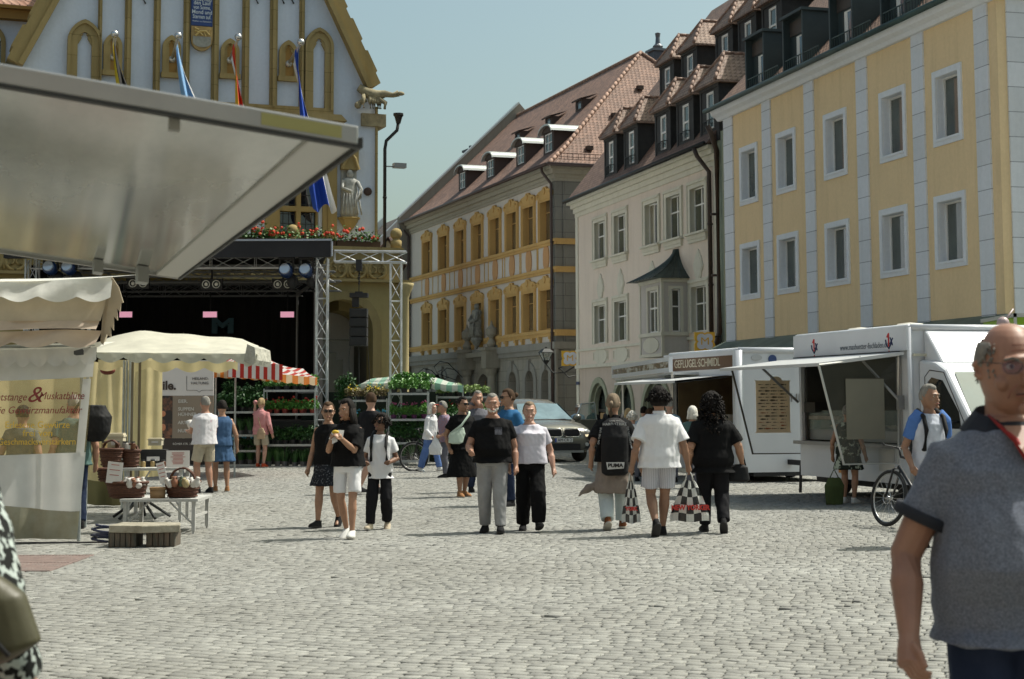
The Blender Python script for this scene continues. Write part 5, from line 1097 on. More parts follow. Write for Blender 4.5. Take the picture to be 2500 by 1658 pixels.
 # geranium boxes on the parapet
 leaf = mat('geranium_leaf', (.035, .1, .02), .6, c2=(.09, .19, .04), vs=9); red = mat('geranium_red', (.55, .02, .01), .6, c2=(.75, .09, .03), vs=9)
 segs = [(-5.5 + i * 1.62, -5.5 + i * 1.62 + 1.52) for i in range(13)]
 uu0, uu1 = f.u(*S1(1690, 1400), po), f.u(*S1(2287, 1400), po)
 boxes = [(uu1 - .5 - 1.55 * (i + 1), uu1 - .55 - 1.55 * i) for i in range(3)] + [(uu0 - .5 - 1.55 * (i + 1), uu0 - .55 - 1.55 * i) for i in range(5)]
 names = ['nearest the right hand stone ball', 'second from the right hand stone ball', 'beside the right of the inner stone ball', 'left of the inner stone ball', 'second box left of the inner stone ball', 'third box left of the inner stone ball', 'fourth box left of the inner stone ball', 'half hidden behind the raised stall flap']
 for i, (a, c) in enumerate(boxes):
  if c < bL + .5 or c - a < .4: continue
  e = empty('flower_box', f.p3((a + c) / 2, zT, po - .1), f.rz, 'red geraniums on the balcony, ' + names[i], 'flower box', 'geranium boxes along the balcony'); hw = (c - a) / 2
  m = MB(); m.box(-hw, hw, -.12, .12, 0, .2); m.build('box', mat('brown_box', (.07, .04, .02), .8), e)
  m = MB(); n_ = MB()
  for k in range(420):
   x, y, z = random.uniform(-hw, hw), random.gauss(0, .13), .18 + abs(random.gauss(0, .19)); s_ = random.uniform(.03, .06); M_ = T((x, y, z)) @ RZ(random.uniform(0, 6)) @ RX(random.uniform(-1.2, 1.2)); m.quad(*[M_ @ Vector(v) for v in ((-s_, 0, 0), (0, -s_, 0), (s_, 0, 0), (0, s_, 0))])
  for k in range(20):
   x, y, z = random.uniform(-hw, hw), random.gauss(-.05, .14), .28 + abs(random.gauss(0, .22)); n_.ball((x, y, z), random.uniform(.035, .07), 6, 4)
  m.build('foliage', leaf, e, fix=False); n_.build('blossom', red, e)
 # flags on slanting poles
 def flag(px0, px1, mats, lab, hang=3.2, sway=.35, wd=.32):
  (u0, z0) = f.uv(*S1(*px0)); base = f.p3(u0, z0, 0); q = f.uv(*S1(*px1), 1.5); tip = f.p3(q[0], q[1], 1.5)
  e = empty('flag', base, f.rz, lab, 'flag', 'flags on the town hall gable'); loc = lambda P: Vector(((P - base).dot(f.d), -(P - base).dot(f.n), P.z - base.z)); tp = loc(tip)
  m = MB(); m.smooth = True; m.tube([(0, 0, 0), tp], .055, 8); m.ball((0, -.02, 0), .13, 10, 8); m.build('pole', mat('flag_pole', (.5, .5, .48), .35, .6), e); m = MB(); m.smooth = True; m.ball(tp + Vector((0, 0, .05)), .13, 12, 8); m.build('ball', mat('silver_ball', (.6, .6, .6), .25, .8), e)
  top = tp * .93
  nseg = len(mats)
  for k, mt in enumerate(mats):
   m = MB(); m.smooth = True
   def fn(a, b_):
    aa = (k + a) / nseg; w0 = .1 + wd * min(1, b_ * 1.6) ; x = top.x - (aa) * 0.28 * (1 - b_) * (top.x > 0) + (aa - .3) * w0 * 1.6 + sway * b_ ** 1.4
    y = top.y * (1 - .25 * aa * (1 - b_)) + .12 * math.sin(aa * 13 + b_ * 3) * (.3 + b_); z = top.z - .04 - aa * .45 * (1 - b_) - hang * b_ - .15 * math.sin(aa * 9)
    return (x, y, z)
   m.sheet(fn, 14, 24); m.build('cloth', mt, e, fix=False)
 bk = mat('flag_black', (.015, .014, .013), .8); ye = mat('flag_yellow', (.5, .38, .02), .8); lb_ = mat('flag_light_blue', (.2, .38, .62), .8); wt = mat('flag_white', (.62, .62, .62), .8); rd = mat('flag_red', (.6, .05, .02), .8); go = mat('flag_gold', (.62, .36, .02), .8); bl = mat('flag_blue', (.01, .06, .4), .75)
 flag((652, 330), (663, 205), [ye, bk, bk, bk], 'black and yellow flag, leftmost on the gable', sway=.7)
 flag((992, 345), (1029, 215), [lb_, lb_, wt], 'light blue and white flag on the gable', sway=.75)
 flag((1325, 350), (1376, 222), [go, rd, rd, wt], 'red and gold flag right of the blue verse panel', hang=3.4, sway=.2, wd=.2)
 flag((1665, 370), (1737, 252), [bl, bl, wt], 'deep blue flag nearest the gable corner', hang=5.6, sway=.75, wd=.42)
 # neighbouring wing, top left
 g = Face(FH.A - FH.d * 9 - FH.n * 4.0, FH.A + FH.d * 4.5 - FH.n * 4.0); r2 = g.root('side_wing', 'white wing with red tiled roof left of the town hall gable', 'building')
 ez = g.z(*S1(180, 130)); e2 = g.z(*S1(180, 78)); u = g.u(*S1(5, 300)); m = MB(); wall_holes(m, 0, g.L, 0, ez, [(u - 1.0, u + .0, g.z(*S1(5, 420)), g.z(*S1(5, 230)))], .3); m.build('wall', wm, r2); m = MB(); m.box(0, g.L, -.4, .1, ez, e2); m.box(0, g.L, -.6, .1, e2, e2 + .12); m.build('cornice', pan, r2); m = MB(); m.quad((0, -.6, e2 + .12), (g.L, -.6, e2 + .12), (g.L, 6, e2 + 8), (0, 6, e2 + 8)); m.build('roof', mat_tiles('roof_tiles_big', (.4, .2, .13), (.52, .3, .21), row=.3, wid=.26, depth=.06), r2)
 m = MB(); arch_ring(m, u - .5, .5, .66, g.z(*S1(5, 230)) - .1, g.z(*S1(5, 420)), -.06, .02); w_ = m.build('window', ocp, r2); m = MB(); m.quad((u - 1, .2, 0), (u, .2, 0), (u, .2, 20), (u - 1, .2, 20)) if False else m.quad((u - 1, .2, g.z(*S1(5, 420))), (u, .2, g.z(*S1(5, 420))), (u, .2, g.z(*S1(5, 230))), (u - 1, .2, g.z(*S1(5, 230)))); m.build('pane', GLASS(), w_, fix=False)
hall()
# ------------------------------------------------------------ stage with trusses
ALU = lambda: mat('aluminium_truss', (.5, .51, .52), .4, .55, var=.2, vs=4)
BLK = lambda: mat('matt_black', (.012, .012, .013), .7, var=.3, vs=2)
def truss(mb, p, q, s=.29, r=.024, step=.5, up=(0, 0, 1)):
 p, q = Vector(p), Vector(q); d = (q - p).normalized(); up = Vector(up)
 if abs(d.dot(up)) > .9: up = Vector((0, 1, 0))
 a = d.cross(up).normalized(); b = a.cross(d).normalized(); h = s / 2
 C = [a * h + b * h, a * h - b * h, -a * h - b * h, -a * h + b * h]
 for c in C: mb.tube([p + c, q + c], r, 6)
 n = max(1, int((q - p).length / step)); L = (q - p).length / n
 for i in range(n):
  for k in range(4):
   c0, c1 = (C[k], C[(k + 1) % 4]) if i % 2 == 0 else (C[(k + 1) % 4], C[k]); mb.tube([p + d * L * i + c0, p + d * L * (i + 1) + c1], r * .5, 4, caps=False)
  if i % 2 == 0:
   for k in range(4): mb.tube([p + d * L * i + C[k], p + d * L * i + C[(k + 1) % 4]], r * .5, 4, caps=False)
def stage():
 Y = 44.0; X = lambda px, Y_=Y: at_y(px, 985, Y_).x; Z = lambda py, px=785, Y_=Y: at_y(px, py, Y_).z
 rt = empty('stage', (X(430), Y, 0), 0, 'open air concert stage with black roof, black curtains and silver truss towers', 'stage'); O = rt.location
 L = lambda x, y, z: (x - O.x, y - O.y, z)
 xl, xr, xw = X(72), X(785), X(966); zb, zt = Z(640), Z(596)
 for x in (xl, xr):
  m = MB(); truss(m, L(x, Y, .1), L(x, Y, zb + .1)); m.box(x - .3 - O.x, x + .3 - O.x, -.3, .3, 0, .1); m.build('truss_tower', ALU(), rt)
 m = MB(); truss(m, L(xl, Y + 7.5, .1), L(xl, Y + 7.5, zb)); truss(m, L(xr, Y + 7.5, .1), L(xr, Y + 7.5, zb)) if False else None; m.build('rear_tower', ALU(), rt)
 m = MB(); m.box(X(20) - O.x, X(812) - O.x, -.7, -.5, zb + .08, zt + .03); m.vprism([(X(20) - O.x, -.5), (X(812) - O.x, -.5), (X(790) - O.x - 1.0, 7.4), (X(20) - O.x, 7.4)], zt - .1, zt); m.build('roof_cover', mat('roof_pvc', (.012, .013, .016), .6, c2=(.02, .021, .025), vs=1, spec=.3), rt)
 m = MB(); m.box(X(20) - O.x, X(815) - O.x, -.73, -.68, zt + .02, zt + .07); m.box(X(814) - O.x, X(817) - O.x, -.74, -.66, zb + .1, zt); m.build('roof_piping', mat('blue_grey_piping', (.3, .34, .4), .5), rt)
 for y, z0, z1 in ((0, zb, zb), (1.6, zb - .1, zb - .1), (3.2, zb - .15, zb - .15), (4.8, zb - .3, zb - .3)):
  m = MB(); truss(m, L(xl, Y + y, z0), L(xr, Y + y, z1), .3, .022, .6); m.build('roof_truss', mat('dull_alu', (.2, .2, .2), .5, .5) if y else ALU(), rt)
 m = MB(); yb = Y + 5.2; truss(m, L(X(300, yb), yb, Z(709, 500, yb)), L(X(735, yb), yb, Z(709, 500, yb)), .35, .022, .55); m.build('lighting_truss', mat('dull_alu', (0, 0, 0)), rt)
 yb = Y + 7.3; xa, xb = X(60, yb) - .5, X(770, yb); m = MB(); n = 60
 for i in range(n):     # pleated back curtain
  x0 = xa + (xb - xa) * i / n; x1 = xa + (xb - xa) * (i + 1) / n; o = .08 if i % 2 else 0; m.quad(L(x0, yb + o, .9), L(x1, yb + .08 - o, .9), L(x1, yb + .08 - o, zb), L(x0, yb + o, zb))
 for s_, xx in ((1, xr - .12), (-1, xl - .2)):
  for i in range(30): y0, y1 = Y + .5 + (7 / 30) * i, Y + .5 + (7 / 30) * (i + 1); o = .06 if i % 2 else 0; ta = -.034 * i if s_ > 0 else 0; m.quad(L(xx + o + ta, y0, .9), L(xx + .06 - o + ta, y1, .9), L(xx + .06 - o + ta, y1, zb), L(xx + o + ta, y0, zb))
 m.build('black_curtain', mat('black_molton', (.006, .006, .006), .95), rt, fix=False)
 m = MB(); m.box(xl - O.x, xr - O.x, .2, 7.3, 1.0, 1.15); m.box(xl - O.x, xr - O.x, .2, .25, 0, 1.0); m.build('deck', mat('stage_deck', (.02, .018, .016), .6), rt)
 m = MB(); x = X(724, Y + 4); m.tube([L(x, Y + 4, 1), L(x, Y + 4, zb - .6)], .035, 8); m.tube([L(x, Y + 4, zb - .6), L(x + .6, Y + 2, zb - .5)], .05, 6); m.tube([L(X(763), Y + 1, 1), L(X(763), Y + 1, zb)], .03, 6); m.box(X(715) - O.x, X(765) - O.x, 1.0, 1.04, 1.9, 1.96); m.tube([L(X(757), Y + 1, 1.1), L(X(757), Y + 1, 1.95)], .025, 6); m.build('stage_rail', mat('dull_alu', (0, 0, 0)), rt)
 text('M', .62, T((X(540, Y + 7) - O.x, 7.1, Z(797, 540, Y + 7))), mat('dim_blue_letter', (.01, .07, .1), .6), rt, 'letter', .01, sx=1.5, bold=.03)
 # pink glowing led panels
 yb = Y + 4.8
 for (a, c), lb in zip(((288, 319), (493, 527), (683, 716)), ('leftmost, beside the torn awning fringe', 'in the middle above the stage letter', 'rightmost, near the stage tower')):
  e = empty('led_panel', (X((a + c) / 2, yb), yb, Z(768, a, yb)), 0, 'small glowing pink panel on the dark stage, ' + lb, 'led panel', 'pink panels on the stage'); hw = (X(c, yb) - X(a, yb)) / 2
  m = MB(); m.box(-hw - .02, hw + .02, .0, .1, -.1, .1); m.tube([(0, .05, .1), (0, .05, 1.1)], .02, 6); m.build('housing', BLK(), e); m = MB(); m.box(-hw, hw, -.012, .0, -.085, .085); m.build('led_face', mat('pink_led', (.5, .2, .28), .5, emit=(.72, .34, .45, .6)), e)
 # double round blinders
 for px, py, lb in ((332, 692, 'left'), (512, 694, 'middle'), (688, 694, 'right')):
  e = empty('blinder_light', (X(px, Y + .9), Y + .9, Z(py, px, Y + .9)), 0, 'twin round stage blinder, the %s one of three on the front truss' % lb, 'stage light', 'twin blinders under the stage roof'); m = MB(); m.box(-.3, .3, 0, .14, -.15, .15); m.tube([(0, .1, .15), (0, .1, .4)], .03, 6); m.build('housing', BLK(), e)
  for s_ in (-1, 1): m = MB(); m.smooth = True; m.tube([(s_ * .14 + .1 * math.cos(t), -.02, .1 * math.sin(t)) for t in [PI * k / 8 for k in range(16)]], .014, 5, closed=True); m.ball((s_ * .14, 0, 0), .055, 8, 6, (1, .4, 1)); m.build('lens', mat('pale_lens', (.6, .6, .55), .2), e)
 for px, py, lb in ((117, 655, 'left pair, outer'), (163, 655, 'left pair, inner'), (697, 662, 'right pair, inner'), (746, 662, 'right pair, nearest the tower')):
  e = empty('stage_spotlight', (X(px, Y - .3), Y - .3, Z(py - 18, px, Y - .3)), 0, 'blue rimmed moving stage lamp hanging under the roof, ' + lb, 'stage light', 'moving lamps under the stage roof'); m = MB(); m.tube([(0, 0, .35), (0, 0, .1)], .04, 6); m.box(-.2, .2, -.12, .12, .1, .18); m.box(-.2, -.16, -.06, .06, -.25, .12); m.box(.16, .2, -.06, .06, -.25, .12); m.build('yoke', BLK(), e)
  m = MB(); M_ = T((0, 0, -.2)) @ RY(R(-28)) @ RX(R(70)); m.smooth = True; m.lathe([(.1, -.2), (.17, -.1), (.19, .12), (.16, .16)], 14, M_); m.build('lamp_head', mat('blue_black', (.01, .03, .1), .35), e); m = MB(); m.lathe([(.15, .15), (.14, .2)], 14, M_); m.build('lens', mat('bright_lens', (.55, .62, .7), .12, .4), e)
  m = MB(); m.ball((.12, .3, -.45), .2, 10, 8, (.8, .8, 1)); m.build('rear_head', BLK(), e)
 # wing truss for the loudspeakers
 w_ = empty('loudspeaker_truss', (xw, Y, 0), 0, 'silver truss tower and beam beside the stage carrying the hanging loudspeakers', 'truss'); m = MB(); truss(m, (0, 0, .1), (0, 0, zb)); m.box(-.35, .35, -.35, .35, 0, .1); m.build('truss_tower', ALU(), w_); m = MB(); truss(m, (X(815) - xw, 0, zb + .15), (X(992) - xw, 0, zb + .12), .29, .028); m.build('truss_beam', ALU(), w_)
 sx = X(876); e = empty('loudspeaker_array', (sx, Y - .1, Z(845, 876)), 0, 'black loudspeaker stack hanging on a chain from the silver truss', 'loudspeaker'); z0 = 0; H = Z(750, 876) - Z(845, 876); hz = (H - .03) / 4
 for k in range(4): m = MB(); m.box(-.235, .225, -.2, .3, k * hz, k * hz + hz - .02); m.box(-.2, .19, -.215, -.2, k * hz + .02, k * hz + hz - .04); m.build('cabinet', mat('speaker_black', (.014, .014, .015), .8, c2=(.022, .022, .022), vs=30), e, bevel=.01)
 m = MB(); zf = Z(722, 876) - Z(845, 876); m.box(-.24, .24, -.15, .25, zf - .05, zf + .06); m.box(-.18, .0, -.05, .1, H, zf); m.box(-.1, .1, -.1, .15, zf + .05, zf + .1); m.build('rigging_frame', BLK(), e)
 m = MB(); zt2 = zb - (Z(845, 876)); m.tube([(0, 0, zf), (0, 0, zt2)], .012, 5)
 for k in range(9): m.ball((.01 * (k % 2), 0, zt2 - .15 - k * .055), .03, 6, 4)
 m.box(-.08, .08, -.08, .08, zt2 - .25, zt2 + .05); m.build('chain_hoist', BLK(), e); m = MB(); m.tube([(0, .05, 0), (.02, .05, -2.6)], .012, 5); m.tube([(-.22, .1, .1), (-.27, .1, -.3), (-.25, .1, -1.2)], .008, 5); m.tube([(.22, .1, .1), (.26, .1, -.4), (.32, .1, -1.6)], .008, 5); m.build('cable', BLK(), e)
stage()

# ------------------------------------------------------------ plant stands
def leafmat(n, c, c2): return mat('leaf_' + n, c, .5, c2=c2, vs=7, detail=3)
def plant_proto(kind, pot, leafm, n=110, r=.14, h=.3, flower=None, leaf=.035, seed=1):
 random.seed(seed)
 m = MB(); m.lathe([(.05, 0), (.075, .12), (.08, .125)], 8); pm = m.build('pot', pot); pm.name = 'pot'
 f = MB()
 for k in range(n):
  a = random.uniform(0, 2 * PI); rr = r * math.sqrt(random.random()); z = .12 + h * (random.random() ** .8) * (1 - .35 * rr / r); s_ = leaf * random.uniform(.6, 1.4)
  if kind == 'grass': p = Vector((rr * .4 * math.cos(a), rr * .4 * math.sin(a), .1)); q = p + Vector((math.cos(a) * r * 1.2, math.sin(a) * r * 1.2, h * random.uniform(.6, 1))); mm = p.lerp(q, .55) + Vector((0, 0, .08)); wv = Vector((-math.sin(a), math.cos(a), 0)) * .008; f.quad(p - wv, p + wv, mm + wv, mm - wv); f.quad(mm - wv, mm + wv, q); continue
  M_ = T((rr * math.cos(a), rr * math.sin(a), z)) @ RZ(a) @ RY(random.uniform(-.9, .9)) @ RX(random.uniform(-.8, .8)); f.quad(*[M_ @ Vector(v) for v in ((-s_, 0, 0), (0, -s_ * .55, .006), (s_, 0, -.01), (0, s_ * .55, .006))])
 fo = f.build('foliage', leafm, fix=False); parts = [pm, fo]
 if flower:
  g = MB()
  for k in range(4): a = random.uniform(0, 2 * PI); rr = r * math.sqrt(random.random()); g.ball((rr * math.cos(a), rr * math.sin(a), .13 + h * random.uniform(.6, 1.05)), random.uniform(.015, .032), 6, 4)
  parts.append(g.build('blossom', flower))
 return parts
POT = mat('black_pot', (.02, .02, .02), .5); POTP = mat('purple_pot', (.09, .015, .07), .5); POTR = mat('red_pot', (.22, .03, .02), .5); POTG = mat('grey_pot', (.1, .1, .1), .5)
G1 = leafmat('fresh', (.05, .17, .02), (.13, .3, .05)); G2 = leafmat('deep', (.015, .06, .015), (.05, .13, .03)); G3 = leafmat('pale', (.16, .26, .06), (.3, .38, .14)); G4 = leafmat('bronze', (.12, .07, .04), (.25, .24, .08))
red_f = mat('red_petal', (.35, .03, .02), .6); yel_f = mat('yellow_petal', (.6, .45, .03), .6); pk_f = mat('pink_petal', (.3, .06, .14), .6); blu_f = mat('cyan_petal', (.08, .35, .5), .6)
PR = {'bush': plant_proto('leaf', POT, G1, 130, .15, .3, seed=1), 'deep': plant_proto('leaf', POT, G2, 140, .16, .42, leaf=.045, seed=2), 'grass': plant_proto('grass', POTG, G2, 60, .14, .4, seed=3), 'red': plant_proto('leaf', POTR, G1, 120, .15, .26, red_f, seed=4), 'pot': plant_proto('leaf', POTP, G1, 120, .13, .3, pk_f, seed=5), 'yel': plant_proto('leaf', POT, G4, 110, .13, .28, yel_f, seed=6), 'pale': plant_proto('leaf', POT, G3, 110, .14, .24, seed=7), 'blue': plant_proto('leaf', POT, G2, 90, .12, .2, blu_f, seed=8), 'tall': plant_proto('leaf', POTG, G2, 260, .22, .95, leaf=.055, seed=9)}
for ps in PR.values():
 for p in ps: col.objects.unlink(p)
def put_plant(kind, x, y, z, s, label, group):
 e = empty('potted_plant', (x, y, z), random.uniform(0, 6), label, 'potted plant', group); s *= random.uniform(.88, 1.15); e.scale = (s, s, s)
 for p in PR[kind]: c = p.copy(); col.objects.link(c); c.parent = e
ORD = ['first', 'second', 'third', 'fourth', 'fifth', 'sixth', 'seventh', 'eighth', 'ninth', 'tenth']
GAL = lambda: mat('galvanised', (.33, .36, .36), .45, .5, var=.2, vs=5)
def trolley(x0, x1, Y, zs, label, rows, names, posts=True, wheels=True):
 e = empty('plant_trolley', ((x0 + x1) / 2, Y, 0), 0, label, 'plant trolley', 'metal plant trolleys'); hw = (x1 - x0) / 2; 
 for sx in (-hw, hw):
  for sy in (-.27, .27): m = MB(); m.tube([(sx, sy, .12), (sx, sy, zs[-1] + .05)], .018, 6); m.build('post', GAL(), e)
 for z in zs:
  m = MB(); m.box(-hw, hw, -.29, .29, z - .03, z); m.box(-hw, hw, -.3, -.28, z - .035, z + .02); m.build('shelf', GAL(), e)
 if wheels:
  for sx in (-hw + .08, hw - .08): m = MB(); m.lathe([(.06, -.02), (.06, .02)], 10, T((sx, -.22, .06)) @ RY(PI / 2)); m.build('wheel', BLK(), e)
 for z, r, nm in zip(zs, rows, names):
  if not r: continue
  for ry in (-.14, .12):
   n = max(3, int((x1 - x0) / .2))
   for i in range(n): put_plant(r, x0 + .1 + (x1 - x0 - .2) * i / (n - 1) + random.uniform(-.03, .03), Y + ry, z, 1.0, nm + (', front row, ' if ry < 0 else ', rear row, ') + ORD[i] + ' from left', 'plants on the metal trolleys')
def plants():
 Y = 42.6; X = lambda px, Y_=Y: at_y(px, 985, Y_).x; Z = lambda py: at_y(900, py, Y).z
 random.seed(5)
 trolley(X(648), X(772), Y, [Z(1138), Z(1010) if False else Z(1085), Z(1010) - .0, Z(953) + .0], 'metal plant trolley with clipped green tops just left of the stage tower', ['grass', 'deep', 'red', 'bush'], ['dark grassy plant low left of the tower', 'dark leafy plant in second shelf left of tower', 'red potted plant left of the tower', 'bright bushy plant on top left of tower'])
 trolley(X(530), X(640), Y + .5, [Z(1135), Z(1100), Z(1062), Z(1005)], 'dark metal plant trolley behind the pink shirted person', ['grass', 'blue', 'grass', 'deep'], ['lowest plant behind the pink shirt', 'small second shelf plant behind the pink shirt', 'grassy plant behind the pink shirt', 'dark leafy plant above the pink shirted person'])
 trolley(X(955), X(1048), Y - .6, [Z(1123), Z(1080), Z(1024), Z(962)], 'metal plant trolley with purple pots behind the white haired walker', ['grass', 'deep', 'pot', 'bush'], ['grassy plant low on the trolley beside the bicycle', 'dark second shelf plant near the bicycle', 'plant in a purple pot above the bicycle', 'green trailing top plant right of the truss'])
 trolley(X(845), X(945), Y + .2, [Z(1130), Z(1085), Z(1035), Z(978)], 'metal plant trolley behind the man in the black shirt', ['deep', 'grass', 'blue', 'yel'], ['dark plant low behind the boy', 'grassy plant behind the boy', 'plant with pale blue flowers behind the boy', 'bronze and yellow plant beside black shirted man'])
 trolley(X(1062), X(1190), Y + 1.2, [Z(1128), Z(1075), Z(1020), Z(970)], 'metal plant trolley at the right end of the plant stall', ['deep', 'grass', 'red', 'pale'], ['dark plant low at the right end of the stall', 'grassy plant at the right end of the stall', 'red flowering plant at the right end of the stall', 'pale green top plant at the right end'])
 for i, px in enumerate((828, 850, 840)): put_plant('tall', X(px), Y + .3, Z(985), .75, 'big leafy bush right of the stage tower, ' + ('leftmost', 'rightmost', 'middle')[i], 'big green bushes by the tower')
 for i, px in enumerate((545, 560, 590, 615)): put_plant('tall', X(px), Y + .9, Z(1000), .8, 'tall dark shrub behind the pink shirt, ' + ORD[i] + ' from left', 'dark shrubs at the stall')
 for i, px in enumerate(range(965, 1050, 9)): put_plant('bush', X(px), Y + .3, Z(950), 1.1, 'green plant on top under the striped awning, ' + ORD[i] + ' from left', 'green tops under the awning')
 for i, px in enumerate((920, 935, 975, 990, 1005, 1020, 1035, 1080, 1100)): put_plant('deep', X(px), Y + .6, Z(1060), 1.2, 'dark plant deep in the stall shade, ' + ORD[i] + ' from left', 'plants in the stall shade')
 # dark rear cloth of the stall and awning
 e = empty('plant_stall', (X(960), Y + 3, 0), 0, 'plant seller stall with pale green and white striped awning', 'market stall'); O = e.location
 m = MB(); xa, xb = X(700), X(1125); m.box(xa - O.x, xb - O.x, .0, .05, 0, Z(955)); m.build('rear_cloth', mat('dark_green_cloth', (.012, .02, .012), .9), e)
 st = mat_stripes('green_stripes', (.62, .66, .58), (.28, .5, .38), .3, 0, trans=.3); m = MB(); m.smooth = True
 xa, xb = X(862), X(1128)
 def fn(a, b_):
  x = xa + (xb - xa) * a; z = Z(944) + (Z(914) - Z(944)) * (math.sin(PI * min(1, a * 1.0) ** .75) ** .6 if 0 < a < 1 else 0) * (.35 + .65 * b_) + .02 * math.sin(a * 20); return (x - O.x, -2.4 + 1.6 * b_, z)
 m.sheet(fn, 30, 8); m.sheet(lambda a, b_: (fn(a, 0)[0], -2.42, fn(a, 0)[2] - b_ * .14 * (1 + .3 * abs(math.sin(a * 40)))), 60, 2); m.build('awning', st, e, fix=False)
 m = MB()
 for x in (xa, xb): m.tube([(x - O.x, -2.3, 0), (x - O.x, -2.3, Z(940))], .022, 6)
 m.build('awning_pole', GAL(), e)
plants()
# ------------------------------------------------------------ stalls on the left
CREAM = lambda: mat('cream_canvas', (.62, .57, .44), .85, var=.12, vs=2.5, bump=.35, bs=5, dist=.03)
def canvas(name, c, trans, var=.12): 
 k = name in MATS; m = mat(name, c, .85, var=var, vs=2.5, bump=.4, bs=4, dist=.03)
 if not k: add_translucent(m, trans)
 return m
def scallop(m, P, Q, drop, n, depth=.05, wav=.02, steps=8, y=0):
 """hanging valance between two points with n scallops"""
 P, Q = Vector(P), Vector(Q); N = n * steps
 def fn(a, b_):
  s = P.lerp(Q, a); lo = drop + depth * abs(math.sin(PI * n * a)); return s + Vector((0, wav * math.sin(a * n * 5.1) * b_ - .02, -lo * b_))
 m.sheet(fn, N, 5)
def spice_stall():
 Y = 19.4; P = lambda px, py, Y_=Y: at_y(px, py, Y_)
 o = P(100, 1310); rt = empty('spice_stall', (o.x, Y, 0), 0, 'spice seller stall of cream canvas with printed clear window, at the left edge', 'market stall'); L = lambda v: tuple(Vector(v) - rt.location)
 wh = canvas('white_canvas', (.74, .74, .68), .35); be = canvas('beige_canvas', (.5, .43, .32), .45); gw = canvas('grey_white_canvas', (.6, .6, .57), .35, .08)  # gw is a greyer, slightly darker white than wh
 def q3(px, py, y): return L(P(px, py, y))
 # lower tarp with clear window (plane at Y), slanting right edge
 edge = lambda py: 232 + (190 - 232) * (py - 865) / 450
 def strip(m, y0, y1, y_=Y, n=10, wav=.02):
  def fn(a, b_):
   py = y0(a) + (y1(a) - y0(a)) * b_ ; px = -160 + (edge(py) + 160) * a; v = Vector(q3(px, py, y_)); v.y += wav * math.sin(px * .035 + py * .004) + wav * .5 * math.sin(px * .09 + 1); return v
  m.sheet(fn, 36, n)
 m = MB(); m.smooth = True; strip(m, lambda a: 868, lambda a: 932 - 12 * a * a); strip(m, lambda a: 1118 - 14 * a, lambda a: 1240 - 8 * math.sin(a * 5), wav=.03); m.build('front_tarp', gw, rt, fix=False)
 m = MB(); m.smooth = True; strip(m, lambda a: 1240 - 8 * math.sin(a * 5), lambda a: 1316, wav=.05); m.build('skirt', mat('dark_canvas', (.24, .22, .14), .85, c2=(.34, .33, .25), vs=3), rt, fix=False)  # bottom strip of the canvas in a darker tone
 gl = mat('clear_foil', (.5, .38, .14), .14, alpha=.36, spec=.6, bump=.5, bs=3, dist=.05, var=.1); m = MB(); m.smooth = True; strip(m, lambda a: 932 - 12 * a * a, lambda a: 1118 - 14 * a, wav=.012); m.build('clear_window', gl, rt, fix=False)
 m = MB()
 m.sheet(lambda a, b_: Vector(q3(edge(925 + 190 * a) - 24 + 20 * b_, 925 + 190 * a, Y - .03)), 8, 1); m.build('window_hem', gw, rt, fix=False)
 red = mat('dark_red_print', (.2, .02, .02), .5); yl = mat('yellow_print', (.62, .4, .03), .5)
 s = Y / F
 def tx(t, px, py, h, mt, sh=0, sx=1): text(t, h * s * 1.38, Matrix.Translation(q3(px, py, Y - .05)), mt, rt, 'printed_text', .002, shear=sh, sx=sx)
 tx('Zimtstange', 14, 970, 19, red, .28, .85); tx('&', 84, 965, 40, red, .3, 1.1); tx('Muskatblüte', 150, 967, 19, red, .28, .85); tx('Die Gewürzmanufaktur', 88, 1002, 18, red, .3, .92)
 tx('Erlesene Gewürze', 91, 1038, 17, yl, 0, .9); tx('frei von', 92, 1058, 17, yl); tx('Geschmacksverstärkern', 90, 1079, 16, yl, 0, .88)
 # scalloped valance above the window
 m = MB(); m.smooth = True; scallop(m, q3(-160, 860, Y - .15), q3(236, 848, Y - .15), .14, 10, .07); m.build('lower_valance', gw, rt, fix=False)
 m = MB(); m.smooth = True; m.sheet(lambda a, b_: Vector(q3(-160 + 396 * a, 860 - 12 * a, Y - .15)) + Vector((0, .9 * b_, .1 * b_)), 14, 4); m.build('lower_roof', wh, rt, fix=False)
 # upper canopy: white top valance, beige body, ragged right edge
 yu = Y - .3
 def cloth(top, bot, n, xr, wav=.03, xs=-160):
  m = MB(); m.smooth = True; m.sheet(lambda a, b_: Vector(q3(xs + (xr(b_) - xs) * a, top(a) + (bot(a) - top(a)) * b_, yu)) + Vector((0, wav * math.sin(a * 14 + b_ * 3) - .12 * b_, 0)), 60, n); return m
 sc = lambda a: 722 + 17 * abs(math.sin(a * 13.2)) 
 cloth(lambda a: 692 - 16 * a ** 2, lambda a: 725 + 14 * abs(math.sin(a * 15 + .5)), 6, lambda b: 272 + 6 * b, .04).build('top_valance', wh, rt, fix=False)
 m = cloth(lambda a: 690 - 10 * a, lambda a: 784, 6, lambda b: 268 - 20 * b); [setattr(m, 'v', [(x, y + .1, z) for x, y, z in m.v])]; m.build('beige_gable', be, rt, fix=False)
 m = cloth(lambda a: 783, lambda a: 806 + 3 * math.sin(a * 6), 4, lambda b: 242, .02); m.build('rolled_flap', canvas('pink_beige', (.55, .45, .35), .4), rt, fix=False)
 m = cloth(lambda a: 808 + 3 * math.sin(a * 6), lambda a: 836 + 14 * abs(math.sin(a * 12 + .4)), 6, lambda b: 246 - 3 * b, .05); m.build('middle_valance', canvas('pink_beige', (0, 0, 0), .4), rt, fix=False)
 m = MB(); m.smooth = True
